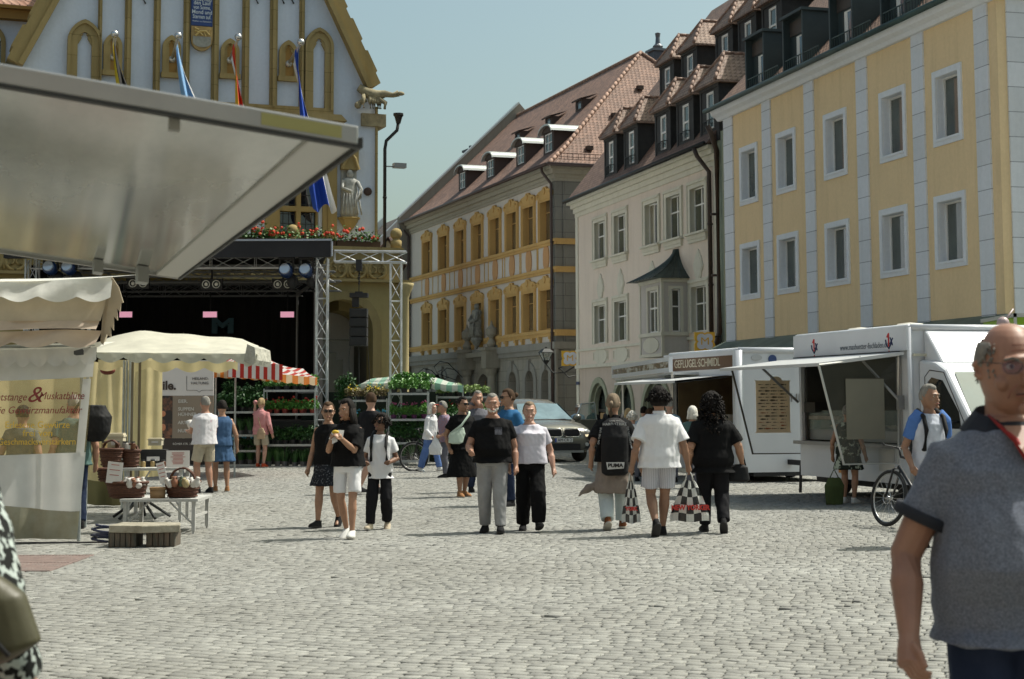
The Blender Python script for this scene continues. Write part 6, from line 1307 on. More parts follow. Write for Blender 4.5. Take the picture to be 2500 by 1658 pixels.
 m.sheet(lambda a, b_: Vector(q3(268 - 20 * b_ + a * (8 + 10 * math.sin(b_ * 3)), 700 + 135 * b_, yu + 1.2 * a)) , 6, 12)
 rag = [(272, 676), (288, 700), (300, 738), (294, 740), (292, 762), (284, 752), (286, 782), (276, 772), (276, 806), (268, 796), (270, 824), (258, 815), (250, 842), (244, 835), (250, 760)]
 m.smooth = False; m.prism([(q3(x, y, yu)[0], q3(x, y, yu)[2]) for x, y in rag], yu + .02 - Y, yu + .05 - Y); m.build('torn_side_canvas', canvas('beige_canvas', (0, 0, 0), .45), rt, fix=False)
 m = MB(); m.smooth = True; m.sheet(lambda a, b_: Vector(q3(-160 + 432 * a, 692 - 16 * a ** 2, yu)) + Vector((0, 2.6 * b_, .25 * b_)), 14, 6); m.build('roof', wh, rt, fix=False)
 for px, y in ((200, Y + .2), (215, Y + 2.4)): m = MB(); p = q3(px, 900, y); m.tube([(p[0], p[1], 0), (p[0], p[1], 2.9)], .022, 8); m.build('frame_pole', GAL(), rt)
 m = MB(); m.tube([q3(-160, 846, Y + .1), q3(232, 846, Y + .1)], .02, 6); m.build('frame_rail', GAL(), rt)
 m = MB(); m.quad(q3(168, 860, Y - .17), q3(222, 846, Y - .17), q3(205, 866, Y - .17), q3(186, 868, Y - .17)); m.build('dark_patch', mat('dark_grey', (.05, .055, .06), .6), rt, fix=False)  # dark grey patch over the right end of the valance
 m = MB(); m.smooth = True; m.sheet(lambda a, b_: Vector(q3(-160 + 380 * a, 868 + 300 * b_, Y + 4.2)) + Vector((0, .06 * math.sin(a * 22), 0)), 40, 4); m.build('rear_curtain', canvas('cream_curtain', (.6, .52, .3), .45), rt, fix=False)
spice_stall()
def cream_stall():
 Y = 24.0; P = lambda px, py, Y_=Y: at_y(px, py, Y_)
 o = P(345, 1250); rt = empty('cream_stall', (o.x, Y, 0), 0, 'cream canvas stall roof with scalloped edges over the basket tables', 'market stall'); q3 = lambda px, py, y=Y: tuple(P(px, py, y) - rt.location)
 cr = canvas('cream_roof', (.6, .58, .48), .3); cv = canvas('cream_curtain', (.6, .52, .3), .45)
 m = MB(); m.smooth = True
 top = lambda a: 838 - 30 * math.sin(min(1, a / .28) * PI / 2) + 22 * max(0, (a - .28) / .72) + 14 * max(0, (a - .9) / .1)
 m.sheet(lambda a, b_: Vector(q3(236 + 395 * a, top(a) + (862 + 4 * a - top(a)) * b_, Y + 1.3 - 1.6 * b_)) + Vector((0, 0, -.03 * math.sin(PI * b_) + .008 * math.sin(a * 25))), 30, 8); m.build('roof', cr, rt, fix=False)
 m = MB(); m.smooth = True; m.sheet(lambda a, b_: Vector(q3(236 + 392 * a, 860 + 4 * a + b_ * (12 + 13 * abs(math.sin(a * PI * 6)) + 8 * (a > .93)), Y - .3)) + Vector((0, .015 * math.sin(a * 40), 0)), 72, 4); m.build('front_valance', canvas('cream_roof2', (.5, .5, .42), .3), rt, fix=False)
 m = MB(); m.smooth = True; m.sheet(lambda a, b_: Vector(q3(240 + 340 * a, 878 + 5 * a + b_ * (16 + 12 * abs(math.sin(a * PI * 5 + .6))), Y + 1.6)) + Vector((0, .015 * math.sin(a * 40), 0)), 60, 3); m.build('rear_valance', cv, rt, fix=False)
 m = MB(); rnd = [(q3(612, 842)[0], q3(612, 842)[2]), (q3(630, 850)[0], q3(630, 850)[2]), (q3(633, 880)[0], q3(633, 880)[2]), (q3(626, 893)[0], q3(626, 893)[2]), (q3(604, 884)[0], q3(604, 884)[2])]; m.prism(rnd, -.32, 1.2); m.build('gathered_corner', mat('crumpled_canvas', (.4, .39, .33), .85, bump=1, bs=9, dist=.05, var=.2, vs=8), rt)
 for px, y, yb in ((324, Y - .1, 1180), (342, Y + .2, 1180)):
  m = MB(); m.smooth = True; p = q3(px, 870, y); m.tube([(p[0], p[1], .1), (p[0], p[1], p[2])], .02, 8); m.build('pole', mat('bronze_pole', (.16, .13, .08), .4, .4), rt)
 for px in (303, 310, 318): m = MB(); p = q3(px, 880, Y + 1.5); m.tube([(p[0], p[1], 0), (p[0], p[1], p[2])], .018, 8); m.build('pole', GAL(), rt)
 m = MB(); p = q3(344, 1235, Y - .6)
 for a in range(5): t = a * 2 * PI / 5 + .4; m.tube([(p[0], p[1], .3), (p[0] + .42 * math.cos(t), p[1] + .42 * math.sin(t), .02)], .022, 6)
 m.build('tripod_base', mat('dark_iron', (.02, .022, .022), .5, .6), rt)
 Yc = 26.2; m = MB(); m.smooth = True
 def fc(a, b_):
  px = 190 + 208 * a; py = 872 + 25 * math.sin(a * 3) * (1 - a) + (1162 - 872) * b_; v = Vector(q3(px, py, Yc)); v.y += .07 * math.sin(a * 17 + b_ * 2) * (.4 + b_) + .03 * math.sin(a * 41 + b_); return v
 m.sheet(fc, 50, 16); m.build('curtain', cv, rt, fix=False)
 m = MB(); m.smooth = True; m.sheet(lambda a, b_: Vector(fc(a * .8, 1)) + Vector((0, 0, -.38 * b_)), 30, 3); m.build('curtain_hem', mat('olive_hem', (.16, .15, .07), .85), rt, fix=False)
 e = empty('hanging_lampshade', P(263, 905, Yc - .4), 0, 'dark red shade hanging in front of the cream curtain', 'lampshade'); m = MB(); m.smooth = True; m.ball((0, 0, 0), .12, 12, 8, (1, 1, .55)); m.build('shade', mat('maroon', (.14, .02, .015), .6), e); m = MB(); m.tube([(0, 0, .05), (0, 0, .5)], .008, 5); m.build('cord', BLK(), e)
cream_stall()
WICK = lambda: mat('wicker', (.045, .016, .009), .7, c2=(.12, .045, .022), vs=30, bump=.8, bs=40, stretch=(1, 1, 3))
def basket(px0, px1, py_rim, py_base, Y, label, handle=False, s=1.0, fill=None):
 a, c = at_y(px0, py_rim, Y), at_y(px1, py_rim, Y); zb = at_y(px0, py_base, Y).z; r = (c.x - a.x) / 2; H = a.z - zb
 e = empty('wicker_basket', ((a.x + c.x) / 2, Y, zb), 0, label, 'basket', 'wicker baskets on the stall tables'); m = MB(); m.smooth = True; M_ = Matrix.Diagonal((1, .62, 1, 1))
 m.lathe([(r * .7, 0), (r * .86, H * .3), (r * .97, H * .7), (r, H), (r * .92, H), (r * .8, H * .5), (.01, H * .45)], 20, M_)
 for k in range(4): z = H * (.15 + .22 * k); rr = r * (.78 + .2 * (z / H)) + .004; m.tube([(rr * math.cos(t), rr * .62 * math.sin(t), z) for t in [2 * PI * i / 20 for i in range(20)]], .012, 5, closed=True)
 m.build('body', WICK(), e); m = MB(); m.smooth = True; m.tube([(r * math.cos(t), r * .62 * math.sin(t), H) for t in [2 * PI * i / 24 for i in range(24)]], .02, 6, closed=True); m.build('rim', WICK(), e)
 if handle: m = MB(); m.smooth = True; [m.tube([(r * .7 * math.cos(t), y + .02 * math.sin(5 * t), H + r * .75 * math.sin(t)) for t in [PI * i / 12 for i in range(13)]], .014, 6) for y in (-.02, .03)]; m.build('handle', WICK(), e)
 return e, r, H, zb
def sign_card(px0, px1, py0, py1, Y, label, tilt=0, lines=6, col_=(.62, .6, .58)):
 a, c = at_y(px0, py1, Y), at_y(px1, py0, Y); e = empty('paper_sign', ((a.x + c.x) / 2, Y, a.z), 0, label, 'paper sign'); hw, H = (c.x - a.x) / 2, c.z - a.z; M_ = RY(tilt)
 m = MB(); m.box(-hw, hw, 0, .006, 0, H, M_); m.build('card', mat('paper_%d' % int(col_[0] * 100), col_, .8), e); m = MB()
 for i in range(lines): z = H * (.85 - .72 * i / lines); w_ = hw * random.uniform(.4, .8); m.box(-w_, w_, -.003, 0, z, z + H * .035, M_)
 m.build('print', mat('faded_red_ink', (.4, .14, .12), .7), e)
def tables():
 random.seed(11)
 def table(px0, px1, py_top, Y, depth, label, col_=(.42, .42, .4), legs=4):
  a, c = at_y(px0, py_top, Y), at_y(px1, py_top, Y); e = empty('folding_table', ((a.x + c.x) / 2, Y, 0), 0, label, 'table'); hw = (c.x - a.x) / 2; z = a.z; wm = mat('weathered_white', col_, .7, c2=(.3, .29, .26), vs=14, thr=(.5, .8))
  m = MB(); m.box(-hw, hw, 0, depth, z - .035, z); m.build('table_top', wm, e)
  for sx in (-hw + .06, hw - .06):
   for y in (.05, depth - .05): m = MB(); m.box(sx - .022, sx + .022, y - .022, y + .022, .03, z - .03); m.box(sx - .012, sx + .012, y - .012, y + .012, 0, .03); m.build('leg', wm, e)
   m = MB(); s_ = -1 if sx > 0 else 1; m.tube([(sx, .05, z * .25), (sx + s_ * .3, .05, z - .04)], .012, 6); m.box(sx - .01, sx + .01, .05, depth - .05, z * .45, z * .45 + .03); m.build('brace', wm, e)
  return e, z
 table(292, 483, 1219, 20.6, 1.0, 'low weathered white bench table carrying the front baskets')
 table(300, 450, 1143, 22.6, .6, 'taller white table behind the front baskets'); 
 def on(px, Y): return at_y(px, 1000, Y).x
 basket(200 + 186 / 3.136, 200 + 505 / 3.136, 1178, 1217, 20.9, 'dark brown basket full of spice bags, front left', s=1)
 basket(402, 489, 1176, 1217, 20.9, 'reddish wicker basket with tall twisted handle at the right table end', True)
 basket(238, 285, 1145, 1176, 22.0, 'small dark basket half hidden at the left table end'); basket(243, 300, 1097, 1141, 22.7, 'dark basket on the back table, far left', True); basket(298, 342, 1100, 1142, 22.8, 'dark basket on the back table beside the umbrella pole', True)
 m = MB(); p = at_y(385, 1217, 20.8); e = empty('round_wooden_box', (p.x, 20.8, p.z), 0, 'small round pale wooden box between the two front baskets', 'box'); m = MB(); m.smooth = True; m.lathe([(.095, 0), (.1, .11)], 16); m.build('body', mat('pale_wood', (.25, .15, .07), .7), e); m = MB(); m.lathe([(.105, .11), (.105, .14)], 16); m.build('lid', mat('pale_wood', (0, 0, 0)), e)
 # goods in the baskets
 cols = [((.5, .48, .45), 'white'), ((.2, .08, .04), 'brown'), ((.3, .24, .12), 'mustard'), ((.06, .09, .05), 'green')]
 for k in range(30):
  base = (305, 352, 1180, 20.8) if k % 2 else (415, 478, 1178, 20.8); px = random.uniform(base[0], base[1]); p = at_y(px, base[2], base[3]); c, nm = random.choice(cols[:2] if k % 2 else cols)
  e = empty('spice_bag', (p.x, base[3] + random.uniform(-.05, .1), p.z - .05), random.uniform(-1, 1), ('small %s bag in the dark basket, front left' if k % 2 else 'small %s bag in the reddish basket with the handle') % nm, 'bag', 'small spice bags in the baskets'); m = MB(); m.smooth = True; m.lathe([(.03, 0), (.045, .02), (.045, .08), (.02, .1), (.03, .125)], 8, RX(random.uniform(-.7, .7))); m.build('pouch', mat('bag_' + nm, c, .5), e)
 sign_card(258, 296, 1128, 1180, 20.75, 'crumpled white paper sign stuck in the front left basket', .1, 3); sign_card(392, 412, 1128, 1180, 20.75, 'folded white paper sign left of the twisted handle', -.25, 4)
 sign_card(406, 463, 1100, 1142, 21.6, 'white notice board with red print on the table', 0, 9)
 for (a, c, t, b_, Y_, lb, cl) in ((262, 300, 1058, 1103, 22.9, 'cream cardboard box on the back table, left', (.5, .45, .33)), (362, 394, 1070, 1088, 23.2, 'pale plastic box on the back table by the curtain', (.5, .48, .45)), (343, 405, 1098, 1140, 23.0, 'black plastic crate on the back table', (.015, .015, .015))):
  p, q = at_y(a, b_, Y_), at_y(c, t, Y_); e = empty('box', ((p.x + q.x) / 2, Y_, p.z), .1, lb, 'box'); hw = (q.x - p.x) / 2; m = MB(); m.box(-hw, hw, 0, .3, 0, q.z - p.z); m.box(-hw - .012, hw + .012, -.012, .312, (q.z - p.z) * .8, (q.z - p.z) * .9); m.build('body', mat('box_%d' % int(cl[0] * 1000), cl, .7, var=.15), e); m = MB(); m.box(-hw * .5, hw * .5, -.014, -.01, (q.z - p.z) * .35, (q.z - p.z) * .6); m.build('label', mat('paper_62', (.62, .6, .58)), e)
 for k in range(14):
  row = k % 2; p = at_y(random.uniform(300, 400) if row else random.uniform(245, 330), 1142 if row else 1097, 22.9 if row else 22.75); e = empty('spice_jar', (p.x, p.y + random.uniform(-.02, .2), p.z), 0, 'small jar standing on the back table behind the baskets' if row else 'small jar standing among the goods above the dark baskets', 'jar', 'small jars on the back table'); m = MB(); m.lathe([(.03, 0), (.034, .01), (.034, .08), (.024, .09)], 10); m.build('glass', mat('jar_%d' % (k % 3), ((.1, .04, .02), (.3, .22, .1), (.35, .33, .3))[k % 3], .2), e); m = MB(); m.lathe([(.028, .09), (.028, .11)], 10); m.build('lid', mat('jar_lid', (.03, .03, .03), .4), e)
 # stone slab bench, lower left
 a = at_z(262, 1290); Y = at_z(350, 1337).y; p0, p1 = at_y(262, 1285, Y), at_y(436, 1285, Y); e = empty('stone_bench', ((p0.x + p1.x) / 2, Y, 0), .0, 'low stone plinth seat with weathered slab in front of the basket table', 'stone bench'); hw = (p1.x - p0.x) / 2; zt = at_y(350, 1283, Y).z
 st = mat('weathered_slab', (.36, .33, .26), .9, c2=(.2, .18, .13), vs=9, bump=.6, bs=25); m = MB(); m.vprism([(-hw, .06), (-.0, -.04), (hw, .1), (hw * .8, .5), (-hw * .9, .55)], zt - .085, zt); m.build('slab', st, e, bevel=.012)
 for x0, x1, y0 in ((-.5, -.12, .06), (.02, .42, .1)):
  m = MB(); m.box(x0 * hw * 2, x1 * hw * 2 + .0, y0, .45, 0, zt - .085); 
  for k in range(5): xx = x0 * hw * 2 + .02 + (x1 - x0) * hw * 2 * k / 5; m.box(xx, xx + .05, y0 - .02, y0, .01, zt - .09)
  m.build('support', mat('stained_concrete', (.14, .1, .07), .9, c2=(.05, .06, .05), vs=6, bump=.5, bs=20, stretch=(3, 3, .5)), e)
 p = at_z(262, 1328); e = empty('cable_bundle', (p.x, p.y, 0), 0, 'dark blue bundle of cables on the cobbles left of the stone bench', 'cable'); m = MB(); m.smooth = True
 m.tube([(.16 * math.cos(t * 1.3) * (1 + .2 * math.sin(t * 3)), .1 * math.sin(t * 1.3), .03 + .012 * t / 2 + .03 * math.sin(t)) for t in [k * .4 for k in range(70)]], .014, 6); m.build('coil', mat('cable_blue', (.02, .025, .06), .5), e); m = MB(); m.tube([(-3, .05, .012), (-1.8, -.02, .012), (-.9, .06, .012), (0, 0, .02)], .01, 5); m.build('lead', BLK(), e)
 # printed banner of the egg seller
 Y = 33.0; a, c = at_y(393, 1096, Y), at_y(522, 880, Y); e = empty('poultry_banner', ((a.x + c.x) / 2, Y, 0), 0, 'white and taupe printed banner with egg photo beside the orange striped canopy', 'banner'); hw = (c.x - a.x) / 2; zp = lambda py: at_y(450, py, Y).z; O = e.location.x; xp = lambda px: at_y(px, 1000, Y).x - O
 m = MB(); m.box(-hw, hw, 0, .03, zp(966), zp(880)); m.build('top_panel', mat('banner_white', (.6, .57, .56), .6), e); m = MB(); m.box(-hw, hw, 0, .03, zp(1070), zp(966) - .003); m.build('middle_panel', mat('banner_taupe', (.24, .19, .145), .6), e); m = MB(); m.box(-hw, hw, 0, .03, zp(1100), zp(1070) - .003); m.build('bottom_panel', mat('banner_dark', (.035, .025, .022), .6), e); m = MB(); m.box(-hw - .02, xp(421), -.01, 0, zp(1070), zp(966)); m.build('photo_panel', mat('banner_photo', (.02, .015, .015), .5, c2=(.3, .12, .06), vs=4, thr=(.5, .7)), e)
 m = MB(); m.smooth = True; m.ball((xp(399), -.015, zp(1043)), .07, 10, 8, (.8, .1, 1)); m.ball((xp(398), -.012, zp(1010)), .06, 10, 8, (1, .1, 1)); m.build('egg_photo', mat('egg_orange', (.5, .2, .1), .6), e)
 m = MB(); [m.box(x - .02, x + .02, .03, .06, 0, zp(880)) for x in (-hw + .05, hw - .03)]; m.build('banner_posts', GAL(), e)
 dk = mat('banner_ink', (.05, .035, .03), .6); lt = mat('banner_light', (.55, .52, .48), .6); S = Y / F
 def tx(t, px, py, h, mt, al='LEFT', b_=0): text(t, h * S * 1.4, T((xp(px), -.012, zp(py))), mt, e, 'printed_text', .002, align=al, bold=b_)
 tx('ile.', 396, 942, 21, dk, 'LEFT', .008); tx('HEILAND-', 489, 925, 6.5, dk, 'CENTER'); tx('HALTUNG.', 488, 936, 6.5, dk, 'CENTER'); tx('EIER.', 435, 980, 8, lt, b_=.002)
 for t, y in (('SUPPEN', 999), ('HÜHNER.', 1012), ('ARTIKEL.', 1032), ('NUDELN.', 1052)): tx(t, 435, y, 8, lt, b_=.002)
 tx('RÖMER STR. 32', 423, 1084, 5, lt)
 m = MB(); r_ = [(xp(455), -.008, zp(918)), (xp(455), -.008, zp(953)), (xp(480), -.008, zp(953)), (xp(486), -.008, zp(958)), (xp(492), -.008, zp(953)), (xp(520), -.008, zp(953))]; m.tube(r_, .004, 4); m.build('speech_frame', dk, e)
 # canopy of orange and white stripes, red and white parasol
 Y = 36.5; o = at_y(580, 1000, Y); e = empty('striped_parasol', (o.x, Y, 0), 0, 'big market parasol striped red and white with an orange striped valance', 'parasol'); P = lambda px, py, y=Y: at_y(px, py, y) - Vector((o.x, Y, 0))
 rs = mat_stripes('red_stripes', (.62, .6, .58), (.4, .03, .02), .165, 0, trans=.35); os_ = mat_stripes('orange_stripes', (.62, .5, .33), (.62, .2, .03), .165, 0, trans=.5)
 ap = P(632, 862, Y + 1.5); rim = [P(400, 900, Y - .4), P(580, 903, Y - .9), P(690, 914, Y - .8), P(775, 922, Y + 1.4), P(740, 900, Y + 3.4), P(420, 880, Y + 3.2)]
 m = MB(); m.smooth = True
 for i in range(6):
  p, q = rim[i], rim[(i + 1) % 6]; m.sheet(lambda a, b_: (p.lerp(q, a)).lerp(ap, b_) - Vector((0, 0, .1 * math.sin(PI * b_) + .04 * math.sin(PI * a) * (1 - b_))), 10, 6)
 m.build('cover', rs, e, fix=False); m = MB(); m.smooth = True
 p, q, r3 = P(556, 882, Y - 1.25), P(690, 890, Y - 1.1), 0
 m.sheet(lambda a, b_: p.lerp(q, a) + Vector((0, 0, -.34 * b_)), 20, 3); m.build('upper_valance', rs, e, fix=False)
 m = MB(); m.smooth = True
 for i in range(3): p, q = rim[i], rim[i + 1]; m.sheet(lambda a, b_: p.lerp(q, a) + Vector((0, -.02 + .02 * math.sin(a * 30), -(.16 + .03 * abs(math.sin(a * PI * 4))) * b_)), 32, 3)
 m.build('orange_valance', os_, e, fix=False)
 for px in (450, 527, 575): m = MB(); v = P(px, 905); m.tube([(v.x, 0, 0), (v.x, 0, v.z)], .022, 8); m.build('pole', GAL(), e)
tables()
# ------------------------------------------------------------ raised flap of the snack trailer, close on the left
def flap():
 z = 2.35; A = at_z(876, 345, z); B = at_z(436, 676, z); d = (B - A); d.z = 0; L = d.length; d.normalize(); n = Vector((-d.y, d.x, 0))
 if n.x > 0: n = -n
 rt = empty('trailer_flap', (A.x, A.y, 0), math.atan2(d.y, d.x), 'big raised grey sales flap of a food trailer hanging over the left foreground', 'trailer flap')
 W = 1.45; fr = mat('grey_alu_frame', (.33, .33, .32), .3, .5, var=.1, vs=3); pn = mat('flap_laminate', (.33, .335, .3), .1, spec=.9, var=.3, vs=1.6, stretch=(.5, 2, 1));  # mottling in the laminate colour stands in for soft reflections
 sgn = 1 if (Matrix.Rotation(math.atan2(d.y, d.x), 3, 'Z') @ Vector((0, 1, 0))).dot(n) > 0 else -1
 ys = lambda a, b_: (min(a * sgn, b_ * sgn), max(a * sgn, b_ * sgn))
 m = MB(); m.box(.04, L, *ys(.04, W), z + .005, z + .03); m.build('panel', pn, rt)
 m = MB(); m.box(0, .045, *ys(0, W), z - .012, z + .045); m.build('end_profile', fr, rt, bevel=.006); m = MB(); m.box(L, L + .05, *ys(0, W), z - .01, z + .04); m.build('far_profile', fr, rt)
 m = MB(); m.box(.045, L, *ys(0, .13), z - .008, z + .04); m.build('edge_profile', mat('pale_profile', (.45, .44, .4), .35, .3), rt, bevel=.006)
 m = MB(); m.box(-.004, .03, *ys(0, W), z - .02, z - .012); m.box(0, L, *ys(-.012, .0), z - .02, z + .01); m.build('rubber_seal', mat('rubber', (.02, .02, .018), .6), rt)
 m = MB(); m.box(.05, .08, *ys(.5, .53), z - .05, z); m.box(L * .93, L * .97, *ys(.2, .26), z - .09, z); m.box(L * .93, L * .97, *ys(.45, .5), z - .07, z); m.build('catch', mat('plastic_grey', (.3, .3, .28), .5), rt)
 m = MB(); m.box(-.002, .002, *ys(.05, .28), z + .0, z + .035); m.build('yellow_label', mat('olive_label', (.3, .28, .1), .5), rt)
 for ch in rt.children:
  for v in ch.data.vertices: v.co.z += .128 * abs(v.co.y)
 # the trailer itself stands left of the picture, the flap is hinged to it
 t = empty('snack_trailer', (A.x, A.y, 0), math.atan2(d.y, d.x), 'white snack trailer beyond the left edge that carries the raised flap', 'trailer'); m = MB(); m.box(-.2, L + .3, *ys(W + .02, W + 2.1), .45, 2.75); m.build('body', mat('trailer_white', (.66, .66, .64), .35, var=.05), t, bevel=.04)
 for x in (L * .35, L * .55): m = MB(); m.lathe([(.1, -.09), (.3, -.09), (.31, .09), (.1, .09)], 18, T((x, sgn * (W + .15), .31)) @ RX(PI / 2)); m.build('wheel', mat('tyre', (.02, .02, .02), .8), t)
flap()
# ------------------------------------------------------------ trailers and vehicles
VW = lambda: mat('vehicle_white', (.62, .64, .67), .28, var=.04, vs=1.2)
def vbox(label, name, cat, corner, far, H, W):
 """local frame: x runs along the sales side towards the camera end, -y outward (sales side), origin at the far end"""
 f = Face(far, corner); return f, f.root(name, label, cat)
def wheel(rt, x, y, r, w_=.2, name='wheel', rim=True, hub=(.45, .45, .45)):
 m = MB(); m.smooth = True; M_ = T((x, y, r)) @ RX(PI / 2); m.lathe([(r * .55, -w_ / 2), (r * .93, -w_ / 2), (r, -w_ * .3), (r, w_ * .3), (r * .93, w_ / 2), (r * .55, w_ / 2)], 24, M_); t = m.build(name, mat('tyre', (.02, .02, .02), .8), rt)
 if rim:
  m = MB(); m.lathe([(.01, w_ * .2), (r * .15, w_ * .45), (r * .5, w_ * .3), (r * .58, w_ * .46), (r * .58, -w_ * .4)], 18, M_)
  m.build('rim', mat('alu_rim', hub, .35, .7), t)
 return t
def fish_van():
 far = at_z(1949, 824, 2.75); cor = at_z(2222, 799, 2.75); f, rt = vbox('white fish sales truck with raised roof flap and open dark counter', 'fish_truck', 'sales truck', cor, far, 2.75, 2.2)
 rt['label'] = 'white fish sales truck with raised flap, dark open counter and cab on the right'
 L = f.L; W = 2.2; H = 2.75; zo0, zo1 = .93, 2.36; w0 = f.z(1951, 872, .1); u1 = f.u(2193, 1000); b0 = .32
 m = MB(); wall_holes(m, 0, L, b0, H, [(.08, u1, zo0, zo1)], .06); m.quad((0, 0, b0), (0, 0, H), (0, W, H), (0, W, b0)); m.quad((L, 0, b0), (L, W, b0), (L, W, H), (L, 0, H)); m.quad((0, 0, H), (L, 0, H), (L, W, H), (0, W, H)); m.quad((0, W, b0), (0, W, H), (L, W, H), (L, W, b0)); m.quad((0, 0, b0), (0, W, b0), (L, W, b0), (L, 0, b0)); body = m.build('body', VW(), rt)
 m = MB(); m.box(-.02, L + .03, -.09, .0, w0 + .0, H + .02); m.smooth = True; m.tube([(0, -.02, H), (L, -.02, H)], .05, 8); m.tube([(L, 0, H), (L, W, H)], .05, 8); m.tube([(L, -.02, b0), (L, -.02, H)], .045, 8); m.build('roof_fascia', VW(), rt)
 m = MB(); m.box(.0, u1 + .1, -.11, -.0, w0 - .1, w0 - .005); m.build('fascia_rail', mat('dark_rail', (.03, .035, .04), .4), rt)  # dark rail running below the roof fascia
 m = MB(); m.box(u1 + .02, u1 + .14, -.03, .05, zo0, zo1); m.box(.0, u1 + .1, -.14, .1, zo0 - .06, zo0 + .0); m.build('counter_trim', mat('brushed_steel', (.4, .4, .4), .3, .7), rt)
 # dark interior
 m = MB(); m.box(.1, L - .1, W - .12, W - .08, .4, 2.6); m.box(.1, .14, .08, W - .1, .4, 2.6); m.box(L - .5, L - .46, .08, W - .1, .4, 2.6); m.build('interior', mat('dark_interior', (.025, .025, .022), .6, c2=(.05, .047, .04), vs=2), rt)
 m = MB(); m.box(.4, 1.0, W - .3, W - .14, 1.75, 2.1); m.box(1.1, 1.3, W - .3, W - .14, 1.8, 2.15); m.box(2.6, 3.3, W - .3, W - .14, 1.1, 1.9); m.box(.15, 1.3, .1, .7, 1.3, 1.36); m.build('shelf_goods', mat('shelf_goods_mix', (.12, .11, .09), .6, c2=(.35, .33, .28), vs=6), rt)
 m = MB(); m.box(.14, u1 - .1, .12, .65, zo0 + .02, zo0 + .2); m.build('display_counter', mat('counter_steel', (.3, .32, .32), .3, .6), rt); m = MB()
 for x in (.15, 1.2, 2.2, u1 - .15): m.box(x - .008, x + .008, .12, .66, zo0 + .2, zo0 + .52)
 m.box(.15, u1 - .12, .12, .135, zo0 + .2, zo0 + .52); m.box(.15, u1 - .12, .12, .66, zo0 + .515, zo0 + .53); m.build('glass_case', mat('case_glass', (.5, .6, .55), .04, alpha=.22, spec=.9), rt)
 random.seed(3); m = MB(); m.smooth = True
 for k in range(26): x = random.uniform(.3, u1 - .2); m.ball((x, random.uniform(.25, .55), zo0 + .25), random.uniform(.05, .11), 8, 6, (1.6, .8, .5))
 m.build('fish_display', mat('fish_goods', (.4, .3, .2), .4, c2=(.6, .55, .45), vs=8), rt)
 m = MB(); m.box(.18, .62, .0, .3, 1.42, 1.6); m.build('price_board', mat('black_board', (.015, .015, .015), .4), rt)
 # raised flap
 o1 = 1.45; zf0, zf1 = w0 - .02, 2.2
 lid = MB(); lid.quad((-.02, -.1, zf0), (L - .03, -.1, zf0), (L - .25, -o1, zf1), (-.15, -o1, zf1)); lid.quad((-.02, -.1, zf0 - .05), (-.15, -o1, zf1 - .05), (L - .25, -o1, zf1 - .05), (L - .03, -.1, zf0 - .05)); lid.quad((-.15, -o1, zf1 - .05), (L - .25, -o1, zf1 - .05), (L - .25, -o1, zf1), (-.15, -o1, zf1)); lid.quad((-.15, -o1, zf1 - .05), (-.15, -o1, zf1), (-.02, -.1, zf0), (-.02, -.1, zf0 - .05)); lid.quad((L - .25, -o1, zf1 - .05), (L - .03, -.1, zf0 - .05), (L - .03, -.1, zf0), (L - .25, -o1, zf1)); lid.build('roof_flap', mat('flap_grey_white', (.52, .53, .53), .35), rt)
 sb = mat('gas_strut', (.3, .3, .3), .35, .6); m = MB(); m.tube([(L - .35, -.7, 2.3), (L - .15, -.12, 1.6)], .022, 6); m.box(L - .2, L - .12, -.16, -.06, 1.48, 1.7); m.build('flap_strut', sb, rt); m = MB(); m.tube([(.2, -.8, 2.2), (.15, -.1, 1.6)], .022, 6); m.build('flap_strut', sb, rt)
 cg = mat('foil_glass', (.1, .1, .08), .05, alpha=.4, spec=.8, bump=.15, bs=1.5, dist=.03)
 def sidepane(x, tl, tr, br, bl, frm, cg):
  y = lambda px, py: None
  pts = []
  for px, py in (tl, tr, br, bl):      # meet the cross plane x = const
   P = f.A + f.d * x; d = ray(px, py); t = (P - CO).dot(f.d) / d.dot(f.d); q = CO + d * t; pts.append(Vector((x, -(q - f.A).dot(f.n), q.z)))
  m = MB(); m.quad(*pts); o = m.build('side_pane', cg, rt, fix=False); m = MB(); m.tube(pts + [pts[0]], .02, 5); m.build('pane_frame', frm, o)
  return o, pts
 dfr = mat('dark_frame', (.05, .045, .035), .4, .4); lfr = mat('light_frame', (.5, .5, .48), .3, .5)
 xa, xb = -.05, L - .2
 oa, pa = sidepane(xa, (1787, 902), (1955, 894), (1957, 1107), (1838, 1108), dfr, mat('pale_foil', (.5, .5, .46), .06, alpha=.16, spec=.8))
 ob, pb = sidepane(xb, (1999, 891), (2193, 868), (2193, 1131), (2060, 1134), lfr, cg)
 def crossbox(x, px0, py0, px1, py1, th=.01):
  P = f.A + f.d * x; out = []
  for px, py in ((px0, py1), (px1, py0)): d = ray(px, py); t = (P - CO).dot(f.d) / d.dot(f.d); q = CO + d * t; out.append((-(q - f.A).dot(f.n), q.z))
  return out
 (ya, za), (yb, zb) = crossbox(xa, 1846, 929, 1926, 1057); 
 e = empty('fish_poster', f.p3(xa + .02, za, -((ya + yb) / 2)), f.rz + PI / 2, 'tan poster covered with rows of small fish, hanging in the far glass side pane', 'poster'); hw = abs(yb - ya) / 2; H_ = zb - za
 m = MB(); m.box(-hw, hw, -.004, .006, 0, H_); m.prism([(.2 * hw + .35 * hw * math.cos(t), H_ + .22 * hw * math.sin(t)) for t in [PI * k / 8 for k in range(9)]], -.004, .004); m.box(-hw - .015, hw + .015, -.008, .008, H_ - .02, H_ + .0); m.box(-hw - .015, hw + .015, -.008, .008, 0, .02); m.build('sheet', mat('tan_paper', (.8, .66, .46), .8, var=.12, vs=5), e)
 random.seed(4); m = MB(); fi = [MB(), MB()]
